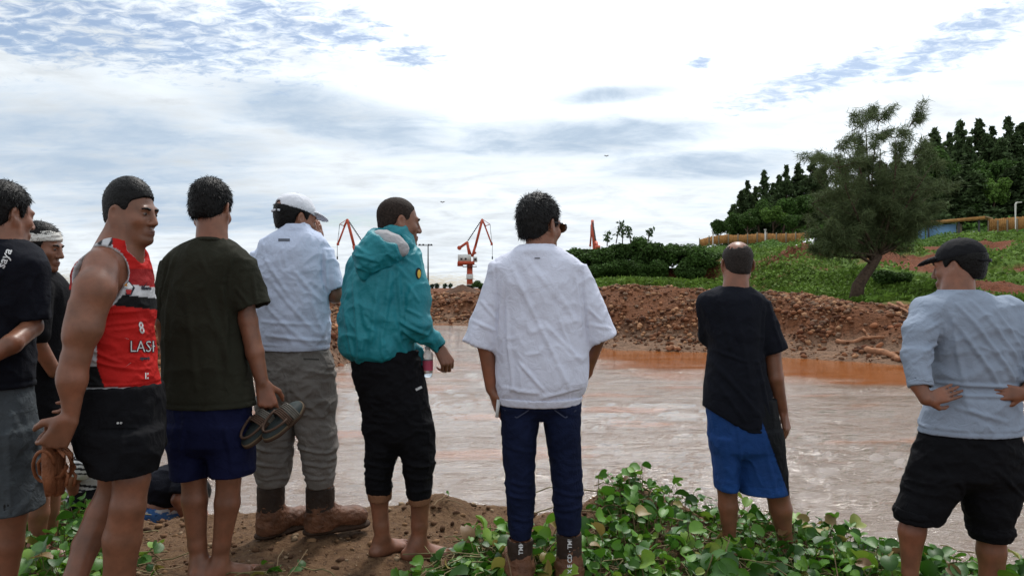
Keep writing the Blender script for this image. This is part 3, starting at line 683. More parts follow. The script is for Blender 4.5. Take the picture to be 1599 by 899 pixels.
# ---------------------------------------------------------------- cranes, mast, fence, shed, car
CR_RED = plain('crane_red', (0.46, 0.085, 0.045), 0.55, 0, 0.15, 0.5); CR_WHITE = plain('crane_white', (0.62, 0.62, 0.60), 0.6, 0, 0.1, 0.4)
DARKM = plain('dark_metal', (0.05, 0.05, 0.055), 0.6, 0, 0.2, 1); CONC = plain('concrete', (0.42, 0.39, 0.34), 0.9, 0, 0.15, 0.6)
def crane(px, Y, label, flip=1, rz=0.0):
    s = 3.85; base = W(px, 447, Y); base[2] = 0.9
    k = Y / 300.0
    r = empty('harbour_crane', tuple(base), rz=rz); tag(r, label, 'crane', 'red and white harbour cranes'); r.scale = (k * flip, k, k)
    def p(x, y, d=0): return np.array([(x - 733.5) / s, d, (447 - y) / s])
    def part(name, mat, f, sm=False, parent=r):
        b = MB(); f(b); return b.build(name, mat, parent, sm)
    part('base_block', CONC, lambda b: (b.box(p(727, 444.5), (6.4, 5, 1.7)), b.box(p(735, 444), (3.0, 5, 2.2))))
    part('column', CR_RED, lambda b: b.tube([p(733.5, 447), p(733.5, 408)], [1.25, 1.15], 12), True)
    part('column_band', CR_WHITE, lambda b: (b.tube([p(733.5, 432), p(733.5, 424)], [1.4, 1.4], 12), b.tube([p(733.5, 431.3), p(733.5, 430.7)], [1.9, 1.9], 12)), True)
    part('walkway', DARKM, lambda b: (b.box(p(733.5, 412.5), (5.6, 4.6, 0.16)), [b.beam(p(733.5 + q, 412.5, d), p(733.5 + q, 409.5, d), 0.08) for q in (-10, -5, 0, 5, 10) for d in (-2.2, 2.2)], b.beam(p(723.5, 409.5, -2.2), p(743.5, 409.5, -2.2), 0.08)))
    part('turntable', CR_RED, lambda b: (b.box(p(728, 406.5), (6.6, 4.2, 1.3)), b.box(p(718.5, 408.5), (2.0, 3.6, 1.6))))
    mh = part('machine_house', CR_WHITE, lambda b: b.box(p(725.5, 398.8), (5.2, 4.0, 2.7)))
    for x in (721, 727.5): part('window', DARKM, lambda b: b.box(p(x, 400.5, -2.02), (0.8, 0.1, 0.8)), parent=mh)
    cabp = part('operator_cab', CR_WHITE, lambda b: b.box(p(742, 401, -0.6), (1.7, 1.9, 2.1)))
    part('window', DARKM, lambda b: b.box(p(742.6, 401, -1.57), (1.0, 0.06, 1.0)), parent=cabp)
    part('mast_frame', CR_RED, lambda b: (b.beam(p(733, 394, -1.0), p(729.5, 374, -0.3), 0.75), b.beam(p(733, 394, 1.0), p(729.5, 374, 0.3), 0.75), b.beam(p(737, 396, -0.8), p(730, 376, 0), 0.35), b.beam(p(730, 388), p(735, 388), 0.3)))
    part('counterweight', CR_RED, lambda b: (b.beam(p(731, 373.5), p(718, 382.5), 0.8, 1.0), b.tube([p(717.3, 383, -0.9), p(717.3, 383, 0.9)], [0.85, 0.85], 10)))
    part('boom', CR_RED, lambda b: (b.beam(p(737.5, 397, -0.7), p(742.5, 380, -0.6), 1.5, 1.0), b.beam(p(742, 382), p(753.2, 338.5), 0.95), b.beam(p(738, 393), p(743.5, 390), 0.8)))
    part('tie_rack', DARKM, lambda b: (b.beam(p(730.5, 372), p(752, 339.5), 0.22), [b.beam(p(730.5 + 21.5 * q, 372 - 32.5 * q), p(730.5 + 21.5 * (q + 0.035), 372 - 32.5 * (q + 0.035)), 0.55) for q in np.arange(0.02, 0.97, 0.075)]))
    part('fly_jib', CR_RED, lambda b: (b.beam(p(752.5, 337.8), p(758, 350), 0.7), b.beam(p(756.5, 347), p(768, 377.5), 0.6), b.beam(p(756.5, 349.5), p(765, 346), 0.28), b.beam(p(753, 338), p(765, 346), 0.2), b.box(p(767.8, 377), (0.9, 0.7, 1.0))))
    part('rope', DARKM, lambda b: (b.beam(p(765, 346), p(768.5, 376), 0.14), b.beam(p(765.4, 346), p(766.5, 362), 0.14), b.beam(p(768.8, 378), p(768.8, 397), 0.16), b.box(p(768.8, 398.5), (0.5, 0.4, 1.2))))
crane(733.5, 300, 'red and white harbour crane standing clear between the teal jacket and white sweatshirt')
crane(562, 300, 'red harbour crane with its column hidden behind the man in the teal jacket', -1)
crane(929.5, 292, 'narrow red crane tower seen end on above the hedge', 1, math.radians(97))

def harbour_bits():
    r = empty('floodlight_mast', tuple(W(668.5, 449, 230))); tag(r, 'thin tall floodlight mast beside the teal jacket', 'light mast')
    h = 66 / FPX * 230; b = MB(); b.tube([(0, 0, -0.5), (0, 0, h)], [0.30, 0.16], 8); b.build('pole', DARKM, r, True)
    b = MB(); b.box((-0.9, 0, h), (4.6, 0.5, 0.22)); [b.box((x, -0.1, h + 0.22), (0.5, 0.4, 0.35)) for x in (-2.6, -1.5, 0.2, 1.0)]; b.build('lamp_bar', DARKM, r)
    for i, px in enumerate([666, 674.6, 682, 695, 703]):
        o = empty('young_palm', tuple(W(px, 454, 120))); tag(o, f'tiny dark young palm by the barrier, {ordn[i]} to the right of the teal jacket', 'palm', 'young palms along the harbour barrier')
        b = MB(); b.tube([(0, 0, -0.2), (0, 0, 0.62)], [0.09, 0.06], 6); b.build('trunk', BARK, o, True)
        rng = np.random.default_rng(i); P = np.array([0, 0, 0.82]) + rng.normal(0, 0.17, (140, 3)); V, F, C = leaf_quads(P, 0.16, rng, None, (0.03, 0.05, 0.03), 0.3, 2.4); mobj('crown', V, F, LEAFM, o, True, C)
    r = empty('harbour_barrier', tuple(W(690, 456, 118))); tag(r, 'low red and white barrier on the distant quay', 'barrier')
    red = plain('barrier_red', (0.42, 0.10, 0.07), 0.7); wh = plain('barrier_white', (0.60, 0.55, 0.50), 0.7)
    for i in range(12):
        b = MB(); b.box((-2.6 + i * 0.5, 0, 0.2), (0.46, 0.2, 0.5 + 0.12 * (i % 2))); b.build('panel', red if i % 2 else wh, r)
    # pile of dark soil in front of the crane
    n = 46; xs = np.linspace(-1, 1, n); X, Yg = np.meshgrid(xs, xs, indexing='ij'); R = np.sqrt(X ** 2 + Yg ** 2)
    Z = 0.98 * np.clip(1 - R, 0, 1) ** 0.9 + 0.10 * (fbm(np.stack([X * 5, Yg * 5, X * 0], -1), 4, 4) - 0.5) * (R < 1) - 0.25 * (R >= 0.98)
    V = np.stack([X * 1.75, Yg * 1.6, Z * 0.78], -1).reshape(-1, 3); I = np.arange(n * n).reshape(n, n)
    p = W(722, 459, 54); p[2] = float(far_z(p[None, 0], np.array([54.0]))[0]) - 0.02
    V[:, 2] += 0.0
    o = mobj('soil_pile', V, np.stack([I[:-1, :-1], I[1:, :-1], I[1:, 1:], I[:-1, 1:]], -1).reshape(-1, 4), plain('dark_soil', (.075, .036, .020), .95, 0, .4, 6, .8), None, True, loc=tuple(p)); tag(o, 'cone of dark brown soil on the far bank below the crane', 'soil pile')
    tree('bush', BROAD[1], BTR, 750, 436, 58, 1.2, 1.6, 'single round bush on the far bank right of the soil pile', 'bush', 'bushes on the far bank', True)
    tree('bush', BROAD[2], BTR, 1280, 352, 72, 4.2, 3.0, 'tall dark bush on the creeper slope left of the leaning tree', 'bush', 'bushes on the far bank', True)
    tree('bush', BROAD[0], BTR, 1378, 415, 36, 1.6, 2.2, 'bush on the slope just right of the leaning trunk', 'bush', 'bushes on the far bank', True)
    tree('bush', BROAD[3], BTR, 1402, 420, 36, 1.2, 1.9, 'low bush on the slope left of the black cap', 'bush', 'bushes on the far bank', True)
harbour_bits()

BAMBOO = plain('bamboo_fence', (0.36, 0.18, 0.06), 0.8, 0, 0.3, 3, 0.3); POST = plain('fence_post', (0.20, 0.17, 0.12), 0.8)
ROOF = plain('rusty_roof_sheet', (0.33, 0.22, 0.13), 0.7, 0, 0.25, 2); BLUE = plain('blue_board', (0.20, 0.36, 0.56), 0.7, 0, 0.1, 1.5)
def edge_pt(px):
    """point on the terrace edge (line D=74.6) seen at px"""
    u = (px - 799.5) / FPX; Y = 74.6 / (0.71 * u + 0.70); x = u * Y
    return np.array([x, Y, float(far_z(np.array([x]), np.array([Y]))[0])])
def hillside():
    r = empty('bamboo_fence', tuple(edge_pt(1300))); o0 = edge_pt(1300); tag(r, 'long brown bamboo fence running along the hillside terrace', 'fence')
    xs = list(np.arange(1092, 1650, 15.0))
    for a, c in zip(xs[:-1], xs[1:]):
        if 1425 < (a + c) / 2 < 1535: continue
        A, B = edge_pt(a) - o0, edge_pt(c) - o0; up = 0.62 if a < 1425 else 0.80; h = 0.95 if a < 1425 else 1.05
        b = MB(); n = 5
        for k in range(n):
            p0 = A + (B - A) * (k / n); p1 = A + (B - A) * ((k + 0.93) / n); c_ = (p0 + p1) / 2; d = (p1 - p0); L = np.linalg.norm(d); ang = math.atan2(d[1], d[0])
            R = np.array([[math.cos(ang), -math.sin(ang), 0], [math.sin(ang), math.cos(ang), 0], [0, 0, 1]])
            b.box(c_ + np.array([0, 0, up + h / 2 + random.uniform(-0.04, 0.04)]), (L, 0.05, h), R)
        b.build('panel', BAMBOO, r)
        b = MB(); b.box(A + np.array([0, -0.08, 0.75]), (0.10, 0.10, 1.9)); b.build('post', POST, r)
    b = MB(); b.beam(edge_pt(1535) - o0 + [0, -0.12, 0.35], edge_pt(1640) - o0 + [0, -0.12, 0.35], 0.08); b.build('rail', BAMBOO, r)
    # open shed with a long sloping roof
    A, B = edge_pt(1424), edge_pt(1536); r = empty('roadside_shed', tuple(A)); tag(r, 'long low open shed with a thin brown roof above the black cap', 'shed')
    d = B - A; ang = math.atan2(d[1], d[0]); L = float(np.hypot(d[0], d[1])); r.rotation_euler = (0, 0, ang); rise = float(d[2])
    b = MB(); b.beam((-0.6, 0, 1.72), (L + 0.4, 0, 1.95 + rise), 2.6, 0.09); b.build('roof', ROOF, r)
    b = MB(); b.beam((-0.6, -1.32, 1.62), (L + 0.4, -1.32, 1.86 + rise), 0.05, 0.26); b.build('fascia', BAMBOO, r)
    for q in (0.02, 0.30, 0.72, 0.985):
        b = MB(); b.box((L * q, -1.15, 0.6 + rise * q), (0.13, 0.13, 2.4)); b.build('post', DARKM, r)
    for q0, q1, m in ((0.13, 0.225, BLUE), (0.25, 0.66, BLUE), (0.675, 0.74, POST)):
        b = MB(); b.box((L * (q0 + q1) / 2, -0.7, 0.68 + rise * 0.4), (L * (q1 - q0), 0.08, 1.65)); b.build('wall_panel', m, r)
    b = MB(); b.box((L * 0.5, -0.72, -0.35), (L * 0.72, 0.5, 0.7)); b.build('foundation', CONC, r)
    q = A + np.array([math.cos(ang) * L * 0.62, math.sin(ang) * L * 0.62 - 1.5, 0.25]); 
    o = empty('goods_pile', tuple(q)); tag(o, 'small pile of boards and a round drum outside the blue wall', 'goods')
    b = MB(); [b.box((-0.5, 0, 0.06 * k), (1.4, 0.4, 0.05)) for k in range(6)]; b.build('boards', BAMBOO, o)
    b = MB(); b.tube([(0.6, 0, 0), (0.6, 0, 0.55)], [0.28, 0.28], 12); b.build('drum', CR_WHITE, o, True)
    # street lamp
    p = edge_pt(1577); r = empty('street_lamp', (p[0], p[1] - 0.7, p[2] - 0.2)); tag(r, 'pale street lamp with a short curved arm on the hillside', 'street lamp')
    lm = plain('galvanised', (0.55, 0.53, 0.48), 0.5); h = 3.3
    b = MB(); b.tube([(0, 0, 0), (0, 0, h * 0.95), (0.06, 0, h * 0.985), (0.22, 0, h)], [0.10, 0.075, 0.065, 0.06], 8); b.build('pole', lm, r, True)
    b = MB(); b.box((0.32, 0, h), (0.34, 0.16, 0.09)); b.build('lamp_head', lm, r)
    for px, Y, lab in ((1111, 84, 'left one of two small white posts by the hillside fence'), (1192, 78, 'right one of two small white posts by the hillside fence')):
        p = edge_pt(px); o = empty('marker_post', (p[0], p[1] - 0.6, p[2] - 0.5)); tag(o, lab, 'post', 'white posts by the fence')
        b = MB(); b.box((0, 0, 1.2), (0.11, 0.11, 2.4)); b.build('shaft', lm, o); b = MB(); b.box((0, 0, 2.45), (0.2, 0.2, 0.12)); b.build('cap', lm, o)
    # parked white car behind the soil ramp
    wt_ = plain('car_white', (0.72, 0.72, 0.73), 0.3, 0, 0.03); gl = plain('car_glass', (0.03, 0.04, 0.05), 0.1); ty = plain('tyre_rubber', (0.02, 0.02, 0.02), 0.9)
    Yc = 57.0; p = W(1279, 433, Yc); g = float(far_z(p[None, 0], np.array([Yc]))[0]) - 0.05; r = empty('parked_car', (p[0], Yc, g), rz=0.22); tag(r, 'white car half hidden behind the brown soil ramp', 'car')
    prof = [(-2.1, 0.35), (-2.12, 0.75), (-1.9, 0.88), (-1.25, 0.95), (-0.75, 1.38), (0.55, 1.42), (1.15, 0.98), (1.95, 0.85), (2.12, 0.65), (2.1, 0.35)]
    n = len(prof); V = [(x, -0.82 + (0.12 if z > 1.1 else 0), z) for x, z in prof] + [(x, 0.82 - (0.12 if z > 1.1 else 0), z) for x, z in prof]
    me = bpy.data.meshes.new('body'); me.from_pydata(V, [], [list(range(n))[::-1], list(range(n, 2 * n))] + [[i, (i + 1) % n, n + (i + 1) % n, n + i] for i in range(n)]); me.materials.append(wt_); obj('body', me, r)
    for (xa, xb) in ((-0.95, -0.15), (-0.05, 0.85)):
        b = MB(); b.beam(((xa + xb) / 2 - (xb - xa) / 2, -0.775, 1.15), ((xa + xb) / 2 + (xb - xa) / 2, -0.775, 1.15), 0.05, 0.30); b.build('window', gl, r)
    for x in (-1.3, 1.3):
        for y in (-0.74, 0.74):
            b = MB(); b.tube([(x, y - 0.1, 0.31), (x, y + 0.1, 0.31)], [0.31, 0.31], 14); w = b.build('wheel', ty, r, True)
            b = MB(); b.tube([(x, y - 0.115, 0.31), (x, y + 0.115, 0.31)], [0.18, 0.18], 10); b.build('rim', lm, w, True)
    # birds
    for px, py, lab in ((691, 316, 'small dark bird flying left above the crane'), (947, 244, 'small dark bird high above the hedge')):
        o = empty('bird', tuple(W(px, py, 60))); tag(o, lab, 'bird', 'birds in the sky')
        V = np.array([(-0.22, 0, 0.06), (-0.1, 0.03, 0.1), (0, 0.1, 0.0), (0.1, 0.03, 0.1), (0.22, 0, 0.06), (0, -0.12, 0.0), (0, 0, -0.04), (0, 0.0, 0.035)])
        mobj('body', V, np.array([(0, 1, 7), (1, 2, 7), (2, 3, 7), (3, 4, 7), (5, 0, 7), (4, 5, 7), (0, 6, 1), (1, 6, 2), (2, 6, 3), (3, 6, 4), (4, 6, 5), (5, 6, 0)]), DARKM, o)
hillside()
# ------------------------------------------------------------------ modelling by distance fields
def smin(a, b, k):
    if k <= 0: return np.minimum(a, b)
    h = np.maximum(k - np.abs(a - b), 0) / k
    return np.minimum(a, b) - h * h * k * 0.25
def axis(lo, hi, h, fine):
    t = [lo]
    while t[-1] < hi:
        s = h
        for a, b, hf in fine:
            if a - h <= t[-1] <= b: s = min(s, hf)
        t.append(t[-1] + s)
    return np.array(t, np.float32)
class Fld:
    """a sampled distance field; shapes are blended in, then meshed as one closed surface"""
    def __init__(s, lo, hi, h=0.007, fine=()):
        s.ax = [axis(lo[i], hi[i], h, [(f[0][i], f[1][i], f[2]) for f in fine]) for i in range(3)]
        s.d = np.full([len(a) for a in s.ax], 0.08, np.float32)
    def blk(s, lo, hi, m):
        sl = []
        for i in range(3):
            a = max(0, int(np.searchsorted(s.ax[i], lo[i] - m)) - 1); b = min(len(s.ax[i]), int(np.searchsorted(s.ax[i], hi[i] + m)) + 1)
            if b - a < 1: return None, None
            sl.append(slice(a, b))
        X = s.ax[0][sl[0]][:, None, None]; Y = s.ax[1][sl[1]][None, :, None]; Z = s.ax[2][sl[2]][None, None, :]
        return tuple(sl), (X, Y, Z)
    def put(s, fn, lo, hi, k=0.02, op='add'):
        sl, g = s.blk(np.asarray(lo, float), np.asarray(hi, float), k + 0.03)
        if sl is None: return s
        d = fn(*g)
        if op == 'add': s.d[sl] = smin(s.d[sl], d, k)
        else: s.d[sl] = -smin(-s.d[sl], d, k)
        return s
    def rc(s, a, b, ra, rb, k=0.02, op='add', flat=False, sq=None):
        """cone with round (or flat) ends; sq=(axis vector, factor) squashes across that axis"""
        a = np.asarray(a, float); b = np.asarray(b, float); ab = b - a; L2 = float(ab @ ab) + 1e-9; L = math.sqrt(L2)
        def fn(X, Y, Z):
            px, py, pz = X - a[0], Y - a[1], Z - a[2]
            t0 = (px * ab[0] + py * ab[1] + pz * ab[2]) / L2; t = np.clip(t0, 0, 1)
            qx, qy, qz = px - t * ab[0], py - t * ab[1], pz - t * ab[2]
            if sq is not None:
                n, f = sq; n = np.asarray(n, float) / np.linalg.norm(n); w = (qx * n[0] + qy * n[1] + qz * n[2]) * (1 / f - 1)
                qx, qy, qz = qx + w * n[0], qy + w * n[1], qz + w * n[2]
            if flat:
                rx, ry, rz = px - t0 * ab[0], py - t0 * ab[1], pz - t0 * ab[2]
                if sq is not None:
                    w = (rx * n[0] + ry * n[1] + rz * n[2]) * (1 / f - 1); rx, ry, rz = rx + w * n[0], ry + w * n[1], rz + w * n[2]
                r = np.sqrt(rx * rx + ry * ry + rz * rz) - (ra + (rb - ra) * t)
                return np.maximum(r, np.maximum(-t0, t0 - 1) * L).astype(np.float32)
            return (np.sqrt(qx * qx + qy * qy + qz * qz) - (ra + (rb - ra) * t)).astype(np.float32)
        m = max(ra, rb)
        return s.put(fn, np.minimum(a, b) - m, np.maximum(a, b) + m, k, op)
    def chain(s, pts, rs, k=0.02, op='add', **kw):
        for i in range(len(pts) - 1): s.rc(pts[i], pts[i + 1], rs[i], rs[i + 1], k, op, **kw)
        return s
    def ell(s, c, r, R=None, k=0.02, op='add', clip=None):
        c = np.asarray(c, float); r = np.asarray(r, float); R = np.eye(3) if R is None else np.asarray(R, float)
        def fn(X, Y, Z):
            p = [X - c[0], Y - c[1], Z - c[2]]
            q = [p[0] * R[0, j] + p[1] * R[1, j] + p[2] * R[2, j] for j in range(3)]
            k0 = np.sqrt(sum((q[j] / r[j]) ** 2 for j in range(3))); k1 = np.sqrt(sum((q[j] / r[j] ** 2) ** 2 for j in range(3))) + 1e-6
            d = k0 * (k0 - 1) / k1
            if clip is not None: d = np.maximum(d, clip(*q))
            return d.astype(np.float32)
        m = r.max()
        return s.put(fn, c - m, c + m, k, op)
    def zl(s, rows, k=0.02, op='add', n=2.0, grow=0.0):
        """upright loft through rows (z, cx, cy, rx, ry)"""
        A = np.array(sorted(rows), float); zz = np.linspace(A[0, 0], A[-1, 0], 60); B = [zz]
        for j in range(1, 5):
            v = A[:, j]; z = A[:, 0]; m = np.gradient(v, z) if len(z) > 2 else np.full(len(z), (v[-1] - v[0]) / (z[-1] - z[0]))
            i = np.clip(np.searchsorted(z, zz) - 1, 0, len(z) - 2); h = z[i + 1] - z[i]; t = (zz - z[i]) / h
            dl = (v[i + 1] - v[i]) / h; m0 = np.clip(m[i], -abs(3 * dl), abs(3 * dl)); m1 = np.clip(m[i + 1], -abs(3 * dl), abs(3 * dl))
            B.append((2 * t ** 3 - 3 * t ** 2 + 1) * v[i] + (t ** 3 - 2 * t ** 2 + t) * h * m0 + (-2 * t ** 3 + 3 * t ** 2) * v[i + 1] + (t ** 3 - t ** 2) * h * m1)
        z0, z1 = A[0, 0], A[-1, 0]
        def fn(X, Y, Z):
            zf = Z.ravel(); cx, cy, rx, ry = [np.interp(zf, zz, B[j])[None, None, :] for j in range(1, 5)]
            rx = np.maximum(rx + grow, 0.004); ry = np.maximum(ry + grow, 0.004)
            u = np.abs(X - cx) / rx; v = np.abs(Y - cy) / ry
            if n == 2.0: k0 = np.sqrt(u * u + v * v)
            else: k0 = (u ** n + v ** n) ** (1.0 / n)
            k1 = np.sqrt((u / rx) ** 2 + (v / ry) ** 2) + 1e-5
            d = k0 * (k0 - 1) / k1
            d = np.clip(d, -np.minimum(rx, ry), None)
            return np.maximum(d, np.maximum(z0 - Z, Z - z1)).astype(np.float32)
        m = max(A[:, 3].max(), 0) + abs(grow); my = A[:, 4].max() + abs(grow)
        return s.put(fn, (A[:, 1].min() - m, A[:, 2].min() - my, z0), (A[:, 1].max() + m, A[:, 2].max() + my, z1), k, op)
    def clip(s, p, n, k=0.0):
        p = np.asarray(p, float); n = np.asarray(n, float) / np.linalg.norm(n)
        d = (s.ax[0][:, None, None] - p[0]) * n[0] + (s.ax[1][None, :, None] - p[1]) * n[1] + (s.ax[2][None, None, :] - p[2]) * n[2]
        s.d = -smin(-s.d, -d.astype(np.float32), k); return s
    def mesh(s):
        d = np.pad(s.d, 1, constant_values=0.05).astype(np.float32); ax = [np.concatenate([[a[0] - 0.005], a, [a[-1] + 0.005]]) for a in s.ax]
        neg = d < 0; n = np.array(d.shape) - 1
        c = np.zeros(n, np.int8)
        for i in (0, 1):
            for j in (0, 1):
                for k in (0, 1): c += neg[i:i + n[0], j:j + n[1], k:k + n[2]]
        act = np.argwhere((c > 0) & (c < 8)); idx = np.full(n, -1, np.int32); idx[tuple(act.T)] = np.arange(len(act))
        acc = np.zeros((len(act), 3)); cnt = np.zeros(len(act))
        off = [(i, j, k) for i in (0, 1) for j in (0, 1) for k in (0, 1)]
        val = {o: d[act[:, 0] + o[0], act[:, 1] + o[1], act[:, 2] + o[2]] for o in off}
        for o in off:
            for a in range(3):
                if o[a] == 0:
                    p = list(o); p[a] = 1; p = tuple(p); va, vb = val[o], val[p]; m = (va < 0) != (vb < 0)
                    t = np.where(m, va / np.where(m, va - vb, 1), 0); q = np.tile(np.array(o, float), (len(act), 1)); q[:, a] += t
                    acc[m] += q[m]; cnt[m] += 1
        g = act + acc / cnt[:, None]
        V = np.stack([np.interp(g[:, i], np.arange(len(ax[i])), ax[i]) for i in range(3)], 1)
        Fs = []
        for a in range(3):
            b, e = (a + 1) % 3, (a + 2) % 3
            sl0 = [slice(1, -1)] * 3; sl0[a] = slice(0, -1); sl1 = list(sl0); sl1[a] = slice(1, None)
            s0, s1 = neg[tuple(sl0)], neg[tuple(sl1)]
            for want, flip in ((s0 & ~s1, False), (~s0 & s1, True)):
                q = np.argwhere(want)
                if not len(q): continue
                q = q + 1; q[:, a] -= 1
                def cell(db, de):
                    w = q.copy(); w[:, b] += db; w[:, e] += de; return idx[tuple(w.T)]
                f = np.stack([cell(-1, -1), cell(0, -1), cell(0, 0), cell(-1, 0)], 1)
                Fs.append(f[:, ::-1] if flip else f)
        F = np.vstack(Fs)
        return V, F
def relax(V, F, it=1, w=0.5):
    e = np.vstack([F[:, [0, 1]], F[:, [1, 2]], F[:, [2, 3]], F[:, [3, 0]]])
    cnt = np.bincount(e[:, 0], minlength=len(V)) + np.bincount(e[:, 1], minlength=len(V))
    for _ in range(it):
        A = np.stack([np.bincount(e[:, 0], V[e[:, 1], i], len(V)) + np.bincount(e[:, 1], V[e[:, 0], i], len(V)) for i in range(3)], 1) / np.maximum(cnt, 1)[:, None]
        V = V * (1 - w) + A * w
    return V
def normals(V, F):
    n = np.cross(V[F[:, 2]] - V[F[:, 0]], V[F[:, 3]] - V[F[:, 1]]); N = np.zeros_like(V)
    for j in range(4):
        for i in range(3): N[:, i] += np.bincount(F[:, j], n[:, i], len(V))
    return N / (np.linalg.norm(N, axis=1)[:, None] + 1e-12)
def seg_d(P, a, b):
    ab = b - a; t = np.clip(((P - a) @ ab) / (ab @ ab + 1e-9), 0, 1); return np.linalg.norm(P - a - t[:, None] * ab, axis=1), t

def rotz(a): c, s = math.cos(a), math.sin(a); return np.array([[c, -s, 0], [s, c, 0], [0, 0, 1]])
def rotx(a): c, s = math.cos(a), math.sin(a); return np.array([[1, 0, 0], [0, c, -s], [0, s, c]])
def roty(a): c, s = math.cos(a), math.sin(a); return np.array([[c, 0, s], [0, 1, 0], [-s, 0, c]])

def skin_mat(name, c, vc=False):
    t = NT('skin_' + name); f = t.noise(14, 4); g = t.noise(60, 3)
    a = t.attr() if vc else None
    lo = tuple(v * 0.72 for v in c); hi = tuple(v * q for v, q in zip(c, (1.22, 1.16, 1.12)))
    col = t.ramp(f, [(0.3, lo), (0.7, hi)]); col = t.mix(t.mr(t.noise(3.5, 3), .45, .7, 0, .45), col, t.mix(1.0, col, (1.15, .82, .75), 'MULTIPLY')); col = t.mix(t.mr(t.noise(95, 2), .55, .75, 0, .35), col, t.mix(1.0, col, (.7, .66, .64), 'MULTIPLY'))
    col = t.mix(1.0, col, t.attr(), 'MULTIPLY')
    t.base(col); t.set(Roughness=0.42, Specular_IOR_Level=0.42, Subsurface_Weight=0.0)
    t.bump(t.math('ADD', g, t.math('MULTIPLY', f, 0.6)), 0.12, 0.006); return t.m
def hair_mat(name, c, r=0.5):
    t = NT('hair_' + name); n = t.noise(120, 3); t.base(t.ramp(n, [(0.3, tuple(v * 0.6 for v in c)), (0.75, tuple(v * 1.8 for v in c))]))
    t.set(Roughness=r, Specular_IOR_Level=0.15); t.bump(n, 0.6, 0.006); return t.m
HAIR = hair_mat('black', (0.0045, 0.004, 0.004)); HAIR_GREY = hair_mat('greying', (0.010, 0.0095, 0.0095)); BUZZ = hair_mat('buzz', (0.022, 0.015, 0.012), 0.8)
EYEW = plain('eye_white', (0.13, 0.10, 0.09), 0.7); EYEB = plain('eye_dark', (0.012, 0.008, 0.006), 0.5)
EAR = 0.0
